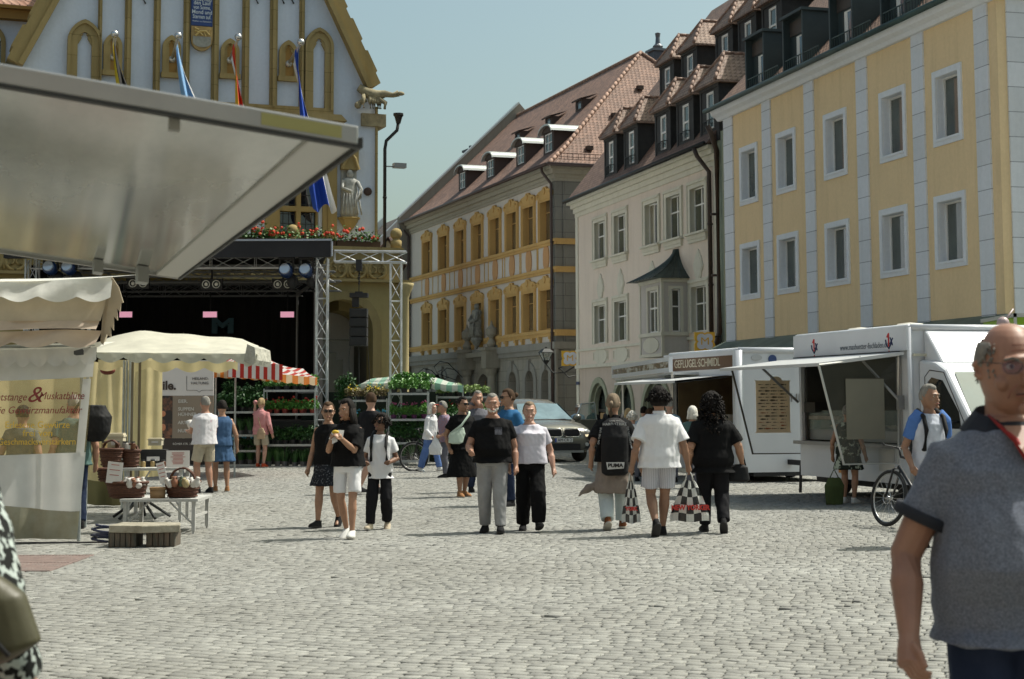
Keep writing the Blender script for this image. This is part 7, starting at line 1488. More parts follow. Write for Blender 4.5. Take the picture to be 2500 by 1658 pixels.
 for r in range(15):
  n = 3 if r % 2 else 4
  for k in range(n):
   cx = -hw * .78 + 1.56 * hw * (k + .5 * (r % 2) * .5 + .1) / (n - .3); cz = H_ * (.94 - .06 * r - .02); l = hw * random.uniform(.13, .24); h = l * random.uniform(.12, .26); mm = fi[1] if r > 8 and random.random() < .25 else fi[0]
   mm.prism([(cx - l, cz), (cx - l * .4, cz + h), (cx + l * .4, cz + h * .6), (cx + l * .8, cz + h * .1), (cx + l * 1.15, cz + h * .9), (cx + l * 1.1, cz - h * .9), (cx + l * .8, cz - h * .1), (cx + l * .4, cz - h * .6), (cx - l * .4, cz - h)], -.0075, -.0045)
 fi[0].build('fish_drawings', mat('fish_ink', (.1, .075, .05), .8), e); fi[1].build('red_fish_drawings', mat('fish_red', (.35, .1, .04), .8), e)
 (ya, za), (yb, zb) = crossbox(xb, 2066, 925, 2156, 1073); e = empty('grey_poster', f.p3(xb + .02, za, -((ya + yb) / 2)), f.rz + PI / 2, 'plain grey back of a poster in the near glass side pane', 'poster'); hw = abs(yb - ya) / 2; m = MB(); m.box(-hw, hw, -.004, .004, 0, zb - za); m.build('sheet', mat('poster_back', (.17, .16, .12), .8, var=.06), e); m = MB(); m.box(-hw, hw, -.008, .008, zb - za, zb - za + .015); m.build('top_bar', mat('dark_frame', (0, 0, 0)), e)
 ink = mat('grey_ink', (.13, .15, .17), .6); rd = mat('logo_red', (.5, .03, .03), .5); nv = mat('logo_navy', (.02, .03, .09), .5)
 uc, zc = f.uv(2107, 846, .1); text('www.maxhuetter-fischladen.de', .135, T((uc, -.094, zc)), ink, rt, 'web_address', .002, sx=.98 * 1.0)
 for px, py in ((1987, 847), (2169, 834)):
  u, z = f.uv(px, py, .1); m = MB(); m.tube([(u - .1, -.095, z + .03), (u - .08, -.095, z - .04), (u, -.095, z - .11), (u + .07, -.095, z - .04), (u + .1, -.095, z + .03)], .014, 5); m.tube([(u + .03, -.095, z - .04), (u + .13, -.095, z + .05)], .012, 5); m.tube([(u + .05, -.095, z + .06), (u + .12, -.095, z - .06)], .012, 5); m.build('logo_hook', nv, rt); m = MB(); m.tube([(u - .05, -.097, z + .07), (u, -.097, z + .13), (u, -.097, z - .08)], .014, 5); m.build('logo_mark', rd, rt)
  text('Maxhütter', .07, T((u - .17, -.094, z - .19)), ink, rt, 'logo_name', .002); text('Fischladen', .07, T((u + .2, -.094, z - .19)), ink, rt, 'logo_name', .002); m = MB(); m.box(u - .012, u + .01, -.096, -.09, z - .24, z - .14); m.build('logo_bar', rd, rt)
 for x in (1.4, L - .9): m = MB(); m.smooth = True; m.lathe([(.22, H), (.25, H + .05), (.2, H + .1), (.02, H + .12)], 14, T((x, .5, 0))); m.build('roof_vent', mat('vent_cream', (.6, .58, .5), .5), rt)
 m = MB(); m.box(1.5, 1.75, -.02, -.0, b0 + .1, b0 + .18); m.build('side_marker', mat('amber', (.6, .25, .03), .3), rt); m = MB(); m.box(2.9, 3.4, -.012, 0, .5, .85); m.build('hatch', mat('hatch_white', (.55, .55, .52), .4), rt)
 m = MB(); m.box(0, L, .3, W - .3, .2, b0); m.box(-.3, .2, .8, 1.0, .25, .4); m.build('chassis', BLK(), rt); wheel(rt, .9, .3, .33); wheel(rt, .9, W - .3, .33); wheel(rt, L - .7 - .9, .25, .33) if False else None; wheel(rt, L - .5, .25, .34); wheel(rt, L - .5, W - .25, .34)
 m = MB(); m.tube([(-.2, .1, .5), (-.25, .1, 0)], .03, 6); m.build('support_jack', BLK(), rt)
 # cab: nose points to +x
 cw0, cw1 = .12, W - .12
 prof = [(L, .35), (L + 1.95, .35), (L + 2.0, .85), (L + 1.75, 1.2), (L + 1.45, 1.32), (L + .78, 2.08), (L + .5, 2.2), (L, 2.25)]
 m = MB(); m.prism(prof, cw0, cw1); cab = m.build('cab', VW(), rt, bevel=.05)
 m = MB(); m.prism([(L, 2.2), (L + .55, 2.18), (L + .35, 2.4), (L + .1, 2.66), (L, 2.72)], cw0 + .1, cw1 - .1); m.build('roof_fairing', VW(), rt, bevel=.04)
 dg = mat_glass('cab_glass', (.01, .012, .014)); m = MB(); m.prism([(L + .28, 1.2), (L + 1.22, 1.2), (L + 1.16, 1.45), (L + .72, 1.92), (L + .4, 1.97), (L + .28, 1.9)], cw0 - .004, cw0 + .05); o = m.build('side_window', dg, rt); m = MB(); p = [(L + .2, .55), (L + 1.3, .55), (L + 1.3, 1.3), (L + .76, 2.04), (L + .35, 2.08), (L + .2, 1.98)]; m.tube([(x, cw0 - .003, z) for x, z in p] + [(p[0][0], cw0 - .003, p[0][1])], .008, 4); m.build('door_seam', BLK(), o)
 m = MB(); a, c = Vector((L + 1.42, 0, 1.34)), Vector((L + .82, 0, 2.04)); nn = Vector((.76, 0, .65)) * .01; m.quad(a + nn + Vector((0, cw0 + .08, 0)), a + nn + Vector((0, cw1 - .08, 0)), c + nn + Vector((0, cw1 - .14, 0)), c + nn + Vector((0, cw0 + .14, 0))); m.build('windscreen', mat_glass('teal_glass', (.05, .1, .12)), rt, fix=False)
 m = MB(); m.tube([(L + 1.1, cw0, 1.3), (L + 1.15, cw0 - .2, 1.28)], .02, 6); m.smooth = True; m.ball((L + 1.15, cw0 - .3, 1.3), .15, 10, 8, (.5, .7, 1)); m.build('wing_mirror', BLK(), rt)
 m = MB(); m.box(L + 1.99, L + 2.03, cw0 + .3, cw1 - .3, .6, .85); m.box(L + 1.9, L + 2.06, cw0, cw1, .33, .55); m.build('bumper', mat('dark_bumper', (.03, .03, .03), .6), rt)
 for y in (cw0 + .25, cw1 - .25): m = MB(); m.smooth = True; m.ball((L + 1.9, y, .95), .14, 10, 8, (.7, 1, .9)); m.build('headlight', mat('lamp_glass', (.5, .52, .52), .1), rt)
 wheel(rt, L + 1.25, cw0 + .1, .34); wheel(rt, L + 1.25, cw1 - .1, .34)
 # narrow cream awning arm over the cab
 m = MB(); m.box(L + .05, L + .1, .0, 2.2, 2.3, 2.34); m.box(L - .0, L + .12, .7, .8, 2.3, 2.4); m.build('lamp_bar', mat('cream_bar', (.55, .52, .4), .5), rt)
fish_van()
def poultry_trailer():
 far = at_z(1645, 867, 2.65); cor = at_z(1802, 855, 2.65); f = Face(far, cor); rt = f.root('poultry_trailer', 'white poultry sales trailer with brown sign board and open hatch behind the curly haired person', 'sales trailer'); L = f.L; W = 2.2; H = 2.65; b0 = .2; zs = f.z(1797, 905)
 m = MB(); wall_holes(m, -.2, L, b0, H, [(0, L - .3, 1.0, zs - .06)], .05); m.quad((L, 0, b0), (L, W, b0), (L, W, H), (L, 0, H)); m.quad((-.2, 0, b0), (-.2, 0, H), (-.2, W, H), (-.2, W, b0)); m.quad((-.2, 0, H), (L, 0, H), (L, W, H), (-.2, W, H)); m.quad((-.2, W, b0), (-.2, W, H), (L, W, H), (L, W, b0)); m.quad((-.2, 0, b0), (-.2, W, b0), (L, W, b0), (L, 0, b0)); m.build('body', VW(), rt)
 m = MB(); m.smooth = True; m.tube([(L, 0, b0), (L, 0, H)], .09, 10); m.tube([(L, 0, H), (L, W, H)], .06, 8); m.tube([(-.2, 0, H), (L, 0, H)], .05, 8); m.build('rounded_edges', VW(), rt)
 m = MB(); m.box(-.3, L + .03, -.12, 0, zs - .1, H); m.build('sign_box', VW(), rt)
 m = MB(); m.box(-.2, L - .02, -.13, -.12, f.z(1790, 900), f.z(1790, 868)); sg = m.build('brown_sign', mat('sign_brown', (.12, .06, .025), .5), rt); uc = (L - .25) / 2; zc = (f.z(1790, 898) + f.z(1790, 868)) / 2; text('GEFLÜGEL·SCHMIDL', .24, T((uc, -.133, zc)), mat('sign_cream', (.6, .55, .42), .5), rt, 'sign_letters', .003, sx=1.12, bold=.001)
 m = MB(); m.box(.05, L - .35, W - .3, W - .25, 1.0, 2.3); m.box(.02, .06, .08, W, 1, 2.3); m.box(.0, L - .3, .08, W - .3, 1.0, 1.03); m.build('interior', mat('brown_interior', (.2, .15, .08), .5, c2=(.12, .08, .045), vs=1.5), rt); m = MB(); m.box(L - 1.5, L - .6, W - .32, W - .3, 1.4, 2.05); m.build('inner_mirror', mat('mirror_like', (.5, .55, .5), .08, .9), rt); m = MB(); m.box(.1, .3, W - .33, W - .3, 1.5, 1.9); m.box(.2, L - .6, .4, .75, 1.03, 1.35); m.build('counter_goods', mat('counter_mix', (.3, .28, .25), .5, c2=(.12, .1, .08), vs=4), rt); m = MB(); m.box(0, L - .3, W - .34, W - .3, 2.05, 2.3); m.build('red_board', mat('rust_red', (.2, .05, .02), .6), rt)
 m = MB(); m.quad((-.3, -.1, zs - .08), (L - .2, -.1, zs - .08), (L - .2, -1.3, zs - .2), (-.3, -1.3, zs - .2)); m.quad((-.3, -.1, zs - .13), (-.3, -1.3, zs - .25), (L - .2, -1.3, zs - .25), (L - .2, -.1, zs - .13)); m.quad((-.3, -1.3, zs - .25), (L - .2, -1.3, zs - .25), (L - .2, -1.3, zs - .2), (-.3, -1.3, zs - .2)); m.build('roof_flap', mat('flap_grey_white', (.52, .53, .53), .35), rt)
 M_ = T((L + .012, 1.35, f.z(1945, 972) * 0 + at_y(1945, 972, 32.5).z)) @ RZ(PI / 2); text('SCHMIDL', .24, M_, mat('grey_letters', (.2, .19, .17), .5), rt, 'end_letters', .003); m = MB(); m.lathe([(.09, -.01), (.09, .012)], 16, T((L + .01, .75, 2.47)) @ RY(PI / 2)); m.build('round_badge', mat('badge_blue', (.03, .06, .18), .4), rt); m = MB(); m.lathe([(.06, -.01), (.06, .012)], 14, T((L + .01, .4, 2.5)) @ RY(PI / 2) @ Matrix.Diagonal((1, 2, 1, 1))); m.build('oval_badge', mat('badge_grey', (.45, .46, .47), .4), rt)
 m = MB(); m.box(0, L, .3, W - .3, .12, b0); m.box(L, L + .9, W / 2 - .05, W / 2 + .05, .35, .45); m.build('chassis', BLK(), rt); wheel(rt, L * .45, .18, .3); wheel(rt, L * .45, W - .18, .3); wheel(rt, L * .45 + .7, .18, .3)
 # long sign on the far trailer
 p, q = at_y(1642, 871, 34.6), at_y(1500, 899, 43.5); g = Face(q, p); r2 = g.root('bakery_trailer', 'far end sales trailer with long weathered brown sign board on a white frame', 'sales trailer'); GL = g.L; z1 = p.z; z0 = g.z(1640, 908); m = MB(); ringbox(m, 0, GL, z0, z1, .09, -.08, 0); m.build('sign_frame', VW(), r2); m = MB(); m.box(.09, GL - .09, -.05, -.01, z0 + .09, z1 - .09); m.build('sign_board', mat('peeling_sign', (.14, .08, .04), .25, c2=(.55, .55, .5), vs=2.2, thr=(.48, .6), stretch=(.7, 1, 2.5)), r2)
 m = MB(); m.box(0, GL, 0, 1.1, z0 - .06, z0 - .01); m.build('canopy', mat('flap_grey_white', (0, 0, 0)), r2); m = MB(); m.tube([(GL - .05, 0, 0), (GL - .05, 0, z0)], .035, 8); m.tube([(.1, .2, 0), (.1, .2, z0)], .03, 8); m.build('post', mat('light_frame', (.5, .5, .48), .3, .5), r2); m = MB(); m.box(0, GL - .8, 1.1, 2.2, .3, z1); m.build('body', VW(), r2) if False else None
poultry_trailer()
def green_van():
 a, c = at_y(2474, 765, 34), at_y(2640, 765, 34); e = empty('lime_trailer', ((a.x + c.x) / 2, 34, 0), 0, 'lime green box trailer with pale frame at the right edge behind the bald man', 'sales trailer'); hw = (c.x - a.x) / 2; m = MB(); m.box(-hw + .06, hw, 0, 2.4, .4, a.z - .08); m.build('body', mat('lime_paint', (.22, .38, .01), .4), e); m = MB(); m.box(-hw, hw, -.03, 2.4, a.z - .08, a.z); m.box(-hw, -hw + .06, -.03, 0, .4, a.z); m.build('frame', mat('light_frame', (.5, .5, .48)), e); wheel(e, 0, .1, .32); m = MB(); m.smooth = True; m.ball((-hw - .25, -.1, at_y(2455, 790, 34).z), .14, 8, 6); m.tube([(-hw - .25, -.1, at_y(2455, 790, 34).z), (-hw, 0, at_y(2455, 790, 34).z + .3)], .02, 5); m.build('lamp', mat('pinkish_lamp', (.4, .3, .3), .4), e)
green_van()

def car(loc, rz, label, paint, plate=None, door=False, dark=None):
 """suv, nose towards local -y"""
 rt = empty('parked_car', loc, rz, label, 'car'); W = .95; st = []
 # stations along the length: y, half width, bottom z, belt z, shoulder half width
 S = [(-2.36, .62, .42, .74), (-2.3, .78, .3, .86), (-2.1, .9, .26, 1.0), (-1.7, .95, .26, 1.07), (-1.1, .96, .26, 1.12), (-.3, .96, .26, 1.16), (.8, .96, .26, 1.2), (1.7, .95, .28, 1.22), (2.2, .9, .32, 1.18), (2.4, .8, .42, 1.05)]
 m = MB(); m.smooth = True; R_ = []
 for y, w_, zb, zt in S:
  h = zt - zb; ring = [(0, zb), (w_ * .85, zb), (w_ * .97, zb + h * .12), (w_, zb + h * .45), (w_ * .985, zb + h * .68), (w_ * .93, zb + h * .88), (w_ * .8, zb + h * .97), (w_ * .4, zt + .01 * (y < -1)), (0, zt + .02)]
  full = [(x, y, z) for x, z in ring] + [(-x, y, z) for x, z in ring[-2:0:-1]]; R_.append(full)
 n = len(R_[0]); vs = [v for r in R_ for v in r]; fs = [(i * n + j, i * n + (j + 1) % n, (i + 1) * n + (j + 1) % n, (i + 1) * n + j) for i in range(len(R_) - 1) for j in range(n)] + [tuple(range(n)), tuple((len(R_) - 1) * n + j for j in range(n))]
 m.add(vs, fs); m.build('body', paint, rt)
 # greenhouse
 G = [(-1.0, .88, 1.12, .0), (-.95, .86, 1.14, .04), (-.2, .78, 1.16, .46), (.3, .76, 1.18, .54), (1.1, .75, 1.2, .52), (1.8, .74, 1.2, .38), (2.25, .72, 1.18, .04)]
 def gring(y, w_, zb, h): return [(-w_, y, zb - .03), (-w_ * .97, y, zb + h * .3), (-w_ * .84, y, zb + h * .86), (-w_ * .7, y, zb + h * .98), (0, y, zb + h * 1.03), (w_ * .7, y, zb + h * .98), (w_ * .84, y, zb + h * .86), (w_ * .97, y, zb + h * .3), (w_, y, zb - .03)]
 m = MB(); m.smooth = True; R_ = [gring(*g) for g in G]; n = 9; m.add([v for r in R_ for v in r], [(i * n + j, i * n + j + 1, (i + 1) * n + j + 1, (i + 1) * n + j) for i in range(len(R_) - 1) for j in range(n - 1)] + [tuple(range(n)), tuple((len(R_) - 1) * n + j for j in range(n))]); m.build('roof', paint, rt)
 gl = dark or mat('car_glass', (.06, .12, .15), .04, spec=1, c2=(.16, .26, .3), vs=1.5)
 def lerp_ring(t, y0=1, y1=2): a, b_ = R_[y0], R_[y1]; return [Vector(a[k]).lerp(Vector(b_[k]), t) for k in range(n)]
 a, b_ = lerp_ring(.04), lerp_ring(.93); m = MB(); m.smooth = True; o = Vector((0, -.012, .014)); A_ = [a[1] * 1, a[2], a[3], a[4], a[5], a[6], a[7]]; B_ = [b_[2], b_[2].lerp(b_[3], .5), b_[3], b_[4], b_[5], b_[5].lerp(b_[6], .5), b_[6]]
 A_ = [Vector((x, -1.0, 1.13 + .02 * (1 - abs(x)))) for x in (-.8, -.55, -.3, 0, .3, .55, .8)]; B_ = [Vector((x, -.27, 1.57 + .03 * (1 - abs(x) / .6))) for x in (-.6, -.42, -.22, 0, .22, .42, .6)]
 for k in range(6): m.quad(A_[k] + o, A_[k + 1] + o, B_[k + 1] + o, B_[k] + o)
 m.build('windscreen', gl, rt, fix=False)
 for s_ in (-1, 1):
  m = MB(); m.quad((s_ * .885, -.75, 1.2), (s_ * .885, 1.9, 1.26), (s_ * .71, 1.5, 1.63), (s_ * .71, -.1, 1.6)); m.build('side_window', gl, rt, fix=False)
  m = MB(); m.smooth = True; m.ball((s_ * 1.06, -.72, 1.2), .12, 10, 8, (1.1, .6, .75)); m.tube([(s_ * .9, -.7, 1.14), (s_ * 1.02, -.7, 1.17)], .03, 6); m.build('wing_mirror', paint, rt)
  m = MB(); m.smooth = True; m.ball((s_ * .67, -2.14, .82), .2, 12, 8, (1.05, .75, .42)); m.build('headlight', mat('car_lamp', (.42, .44, .44), .08, .2), rt)
  m = MB(); m.box(s_ * .62 - .2, s_ * .62 + .2, -2.33, -2.2, .69, .745); m.build('light_strip', mat('lit_strip', (.8, .72, .5), .2, emit=(1, .82, .5, .7)), rt)
  m = MB(); m.box(s_ * .26 - .22, s_ * .26 + .22, -2.40, -2.3, .7, .9); m.build('grille', BLK(), rt, bevel=.05); m = MB(); m.smooth = True; m.tube([(s_ * .26 + .235 * sx, -2.4, .8 + .115 * sz) for sx, sz in ((-.9, 1), (.9, 1), (1, .8), (1, -.7), (.7, -1), (-.7, -1), (-1, -.7), (-1, .8))], .014, 6, closed=True); m.build('chrome_ring', mat('chrome', (.6, .6, .58), .15, .9), rt)
  m = MB(); m.box(s_ * .68 - .16, s_ * .68 + .16, -2.33, -2.24, .36, .56); m.smooth = True; m.build('intake', BLK(), rt); m = MB(); m.lathe([(.01, -.02), (.05, -.02), (.05, .02)], 10, T((s_ * .7, -2.35, .48)) @ RX(PI / 2)); m.build('fog_lamp', mat('car_lamp', (0, 0, 0)), rt)
 m = MB(); m.box(-.5, .5, -2.38, -2.28, .33, .5); m.build('lower_grille', BLK(), rt); m = MB(); m.box(-.6, .6, -2.36, -2.2, .26, .32); m.build('skid_plate', mat('skid', (.3, .3, .3), .4, .5), rt)
 if plate:
  m = MB(); m.box(-.26, .26, -2.43, -2.41, .545, .655); p = m.build('number_plate', mat('plate_white', (.62, .62, .6), .5), rt); m = MB(); m.box(-.26, -.215, -2.434, -2.43, .548, .652); m.build('plate_band', mat('plate_blue', (.02, .05, .3), .5), p); text(plate, .115, T((.02, -2.433, .6)), mat('plate_ink', (.015, .015, .015), .6), p, 'plate_letters', .002, sx=.95)
 m = MB(); m.tube([(-.5, -1.04, 1.14), (.2, -1.05, 1.15)], .012, 4); m.tube([(.05, -1.04, 1.14), (.6, -1.0, 1.16)], .012, 4); m.build('wiper', BLK(), rt)
 for x in (-.8, .8):
  for y in (-1.5, 1.45): 
   w_ = MB(); w_.smooth = True; M_ = T((x, y, .35)) @ RY(PI / 2); w_.lathe([(.2, -.12), (.32, -.12), (.35, -.07), (.35, .07), (.32, .12), (.2, .12)], 22, M_); t = w_.build('wheel', mat('tyre', (.02, .02, .02), .8), rt); w_ = MB(); w_.lathe([(.02, .1), (.2, .1), (.22, .125), (.22, -.1)], 16, M_ if x > 0 else M_ @ RX(PI)); w_.build('rim', mat('alu_rim', (.45, .45, .45), .35, .7), t)
 if door:
  M_ = T((.95, -.75, 0)) @ RZ(R(-58 + 90)) ; d = MB(); d.box(0, 1.1, -.04, .04, .35, 1.14, M_); dd = d.build('open_door', paint, rt, bevel=.02); d = MB(); P = [M_ @ Vector(v) for v in ((.05, 0, 1.14), (.35, 0, 1.58), (1.0, 0, 1.62), (1.08, 0, 1.14))]; d.tube(P, .022, 6); d.build('door_frame', mat('pale_frame', (.4, .42, .42), .3, .5), dd); d = MB(); d.quad(*P); d.build('door_window', mat('door_glass', (.2, .3, .28), .05, alpha=.5, spec=1), dd, fix=False)
 return rt
silver = mat('silver_beige_paint', (.21, .205, .18), .22, .6, var=.04, vs=2); blue = mat('blue_black_paint', (.03, .05, .1), .12, .5)
p = at_z(1392, 1130); cy = R(24)
car((p.x - .95, p.y + 2.6, 0), cy * .8, 'silver beige suv facing the camera with its driver door open', silver, 'AM·CR 2', True)
p = at_z(1302, 1100); car((p.x - .6, p.y + 3.6, 0), R(10), 'dark blue car standing behind the silver suv', blue, None)

# ------------------------------------------------------------ bicycles
def bicycle(loc, rz, label, wheel_r=.34, lean=0.0, steer=0.0):
 """front wheel towards local -x"""
 rt = empty('bicycle', loc, rz, label, 'bicycle'); rt.rotation_euler = (lean, 0, rz); bk = mat('bike_black', (.02, .02, .022), .4, .3); al = mat('bike_alu', (.4, .4, .4), .3, .8)
 for x, nm in ((-.55, 1), (.5, 0)):
  m = MB(); m.smooth = True; M_ = T((x, 0, wheel_r)) @ (RZ(steer) if nm else RZ(0)); m.tube([M_ @ Vector((wheel_r * math.cos(t), 0, wheel_r * math.sin(t))) for t in [2 * PI * k / 36 for k in range(36)]], .024, 8, closed=True); t_ = m.build('wheel', mat('tyre', (.02, .02, .02), .8), rt)
  m = MB(); m.smooth = True; rr = wheel_r - .03; m.tube([M_ @ Vector((rr * math.cos(t), 0, rr * math.sin(t))) for t in [2 * PI * k / 32 for k in range(32)]], .009, 5, closed=True); m.tube([M_ @ Vector((0, -.05, 0)), M_ @ Vector((0, .05, 0))], .025, 8); m.build('rim', al, t_)
  m = MB(); [m.tube([M_ @ Vector((0, .03 * (-1) ** k, 0)), M_ @ Vector((rr * math.cos(2 * PI * k / 24), 0, rr * math.sin(2 * PI * k / 24)))], .0022, 3) for k in range(24)]; m.build('spokes', al, t_)
  if nm: m = MB(); m.tube([M_ @ Vector((.08 * math.cos(t), -.03, .08 * math.sin(t))) for t in [2 * PI * k / 14 for k in range(14)]], .006, 4, closed=True); m.build('brake_disc', al, t_)
 hd = Vector((-.4, 0, .88)); bb = Vector((.08, 0, .28)); se = Vector((.18, 0, .78)); ax = Vector((-.55, 0, wheel_r)); rx = Vector((.5, 0, wheel_r))
 m = MB(); m.smooth = True; [m.tube([a, c], r, 8) for a, c, r in ((hd, se, .018), (hd + Vector((-.02, 0, -.12)), bb, .022), (bb, se, .018), (se, rx, .011), (bb, rx, .013))]; m.build('frame', bk, rt)
 m = MB(); m.smooth = True; c = hd + Vector((-.03, 0, -.14)); [m.tube([c, c + Vector((-.02, s_ * .06, -.03)), ax + Vector((0, s_ * .06, 0))], .015, 7) for s_ in (-1, 1)]; m.build('fork', bk, rt)
 m = MB(); m.smooth = True; h = hd + Vector((-.04, 0, .1)); m.tube([hd, h, h + Vector((-.06, 0, .02))], .015, 6); q = h + Vector((-.06, 0, .02)); m.tube([q + Vector((.1, -.33, .01)), q + Vector((0, -.2, 0)), q, q + Vector((0, .2, 0)), q + Vector((.1, .33, .01))], .013, 7); m.build('handlebar', bk, rt)
 m = MB(); m.smooth = True; m.tube([se, se + Vector((.03, 0, .14))], .014, 6); m.ball(se + Vector((.05, 0, .17)), .09, 12, 8, (1.5, .8, .35)); m.build('saddle', bk, rt)
 m = MB(); m.smooth = True; m.tube([bb + Vector((.09 * math.cos(t), .05, .09 * math.sin(t))) for t in [2 * PI * k / 18 for k in range(18)]], .008, 5, closed=True); m.tube([bb + Vector((.16, -.1, -.05)), bb + Vector((.0, -.06, 0)), bb + Vector((0, .06, 0)), bb + Vector((-.16, .1, .05))], .01, 6); m.build('crank', al, rt)
 return rt
p = at_z(2152, 1290)
bicycle((p.x + .4, p.y - .2, .025), R(-60), 'black mountain bike pushed by the man in the blue sleeved shirt', .345, R(-9), R(-6))
p = at_z(1020, 1150); bicycle((p.x + .45, p.y, 0), R(-4), 'dark bicycle standing behind the white haired person in blue trousers', .34)

# ------------------------------------------------------------ lamp and shop signs on the facades
def street_lamp():
 f = FO; S7 = lambda x, y: (980 + x / 3.564, 700 + y / 3.564); u, z0 = f.uv(*S7(1258, 655), 1.6); zt = f.z(*S7(1258, 525), 1.6); e = empty('street_lamp', f.p3(u, z0, 1.6), f.rz, 'black wall lantern on a curled bracket beside the baroque corner', 'lantern'); H = zt - z0; bk = mat('dark_iron', (.02, .022, .022), .5, .6)
 m = MB(); 
 for k in range(4): t = PI / 4 + k * PI / 2; m.tube([(.17 * math.cos(t), .17 * math.sin(t), H * .1), (.36 * math.cos(t), .36 * math.sin(t), H * .62)], .02, 5)
 m.lathe([(.42, H * .62), (.4, H * .66), (.2, H * .88), (.05, H * .93), (.06, H)], 4, RZ(PI / 4)); m.lathe([(.05, -.1), (.18, H * .08), (.18, H * .1)], 8); m.build('lantern_cage', bk, e); m = MB(); m.lathe([(.16, H * .1), (.35, H * .62)], 4, RZ(PI / 4)); m.build('glass', mat('lantern_glass', (.5, .55, .5), .05, alpha=.35, spec=.9), e); m = MB(); m.smooth = True; m.tube([(0, 0, -.1), (.1, .3, -.5), (.3, .8, -.5), (.4, 1.3, -.2), (.4, 1.58, .2)], .035, 6); m.tube([(.4, 1.55, -.6), (.3, 1.0, -.7), (.25, .7, -.4), (.35, .5, -.3), (.45, .7, -.2)], .03, 6); m.build('bracket', bk, e)
def m_sign(P, rz, label, s, bracket):
 e = empty('shop_sign', P, rz, label, 'shop sign', 'flower shaped shop signs'); ye = mat('sign_yellow', (.72, .42, .03), .4); 
 def quat(r, n=48, k=1.0):
  out = []
  for i in range(n):
   t = 2 * PI * i / n; q = r * (.86 + .2 * abs(math.sin(2 * t)) ** .6 + .08 * math.cos(4 * t + PI)) ; out.append((q * math.cos(t) * (1 if abs(math.sin(2 * t)) > .1 else .93), q * math.sin(t)))
  return out
 o = quat(s); m = MB(); m.prism([(-s, -s * .92), (-s * .2, -s * .92), (0, -s * .8), (s * .2, -s * .92), (s, -s * .92), (s, -s * .25), (s * .86, 0), (s, s * .25), (s, s * .92), (s * .2, s * .92), (0, s * .8), (-s * .2, s * .92), (-s, s * .92), (-s, s * .25), (-s * .86, 0), (-s, -s * .25)], -.08, .1); m.build('sign_body', ye, e)
 m = MB(); m.prism([(x * .82, z * .8) for x, z in o], -.1, -.08); m.build('sign_flower', mat('sign_white_face', (.62, .65, .72), .4), e); text('M', s * 1.05, T((0, -.105, 0)), ye, e, 'letter', .004, sx=1.15)
 m = MB(); 
 for z in (-.35 * s, .5 * s): m.tube([(s, 0, z), (s + bracket, 0, z)], .03, 6)
 m.tube([(s + bracket, 0, -.5 * s), (s + bracket, 0, .65 * s)], .03, 6); m.build('bracket', mat('dark_iron', (.02, .022, .022), .5, .6), e)
street_lamp()
Y = 76.0; c = at_y(1391, 875, Y); m_sign(c, .05, 'yellow and white flower shaped sign with letter, left, on the grey corner', .38, .9)
Y = 58.0; c = at_y(1720, 834, Y); m_sign(c, .05, 'yellow and white flower shaped sign with letter, right, by the brown downpipes', .36, .22)
# ------------------------------------------------------------ people
DEP = bpy.context.evaluated_depsgraph_get
def fuse(name, mb, mts, parent, vox, sm=5, fold=0.0, ff=(9, 9, 4), seed=0):
 """overlapping rounded pieces become one continuous smooth surface, cloth gets folds"""
 o = mb.build(name, mts, None, smooth=True, fix=True)
 r = o.modifiers.new('r', 'REMESH'); r.mode = 'VOXEL'; r.voxel_size = vox
 s = o.modifiers.new('s', 'SMOOTH'); s.iterations = sm; s.factor = .6
 me = bpy.data.meshes.new_from_object(o.evaluated_get(DEP())); old = o.data; o.modifiers.clear(); o.data = me; bpy.data.meshes.remove(old)
 me.materials.clear()
 for m in (mts if isinstance(mts, (list, tuple)) else [mts]): me.materials.append(m)
 n = len(me.polygons); me.polygons.foreach_set('use_smooth', [True] * n); me.polygons.foreach_set('material_index', [0] * n)
 if fold:
  co = np.empty(len(me.vertices) * 3, np.float32); me.vertices.foreach_get('co', co); co = co.reshape(-1, 3); nr = np.array([v.normal[:] for v in me.vertices])
  d = np.array([noise.noise((x * ff[0] + seed, y * ff[1], z * ff[2] + .6 * x * ff[2])) * .7 + noise.noise((x * 23 + z * 12, y * 23 + seed, z * 13 - x * 9)) * .3 for x, y, z in co]); co = co + nr * (d * fold)[:, None]; me.vertices.foreach_set('co', co.astype(np.float32).ravel()); me.update()
 if parent: o.parent = parent
 return o
def stack(mb, rings, M=None, n=20, p=2.3):
 """closed body of horizontal superellipse sections (cx, cy, z, rx, ry)"""
 vs = []
 for cx, cy, z, rx, ry in rings:
  for j in range(n):
   t = 2 * PI * j / n; c, s = math.cos(t), math.sin(t); v = Vector((cx + rx * math.copysign(abs(c) ** (2 / p), c), cy + ry * math.copysign(abs(s) ** (2 / p), s), z)); vs.append(M @ v if M else v)
 k = len(rings); mb.add(vs, [(i * n + j, i * n + (j + 1) % n, (i + 1) * n + (j + 1) % n, (i + 1) * n + j) for i in range(k - 1) for j in range(n)] + [tuple(range(n - 1, -1, -1)), tuple((k - 1) * n + j for j in range(n))])
def ik(a, c, l1, l2, hint):
 a, c = Vector(a), Vector(c); d = c - a; L = min(d.length, (l1 + l2) * .999); d.normalize(); c = a + d * L
 x = (l1 * l1 - l2 * l2 + L * L) / (2 * L); h = math.sqrt(max(0, l1 * l1 - x * x)); hv = Vector(hint); hv = (hv - d * hv.dot(d)).normalized()
 return a + d * x + hv * h, c
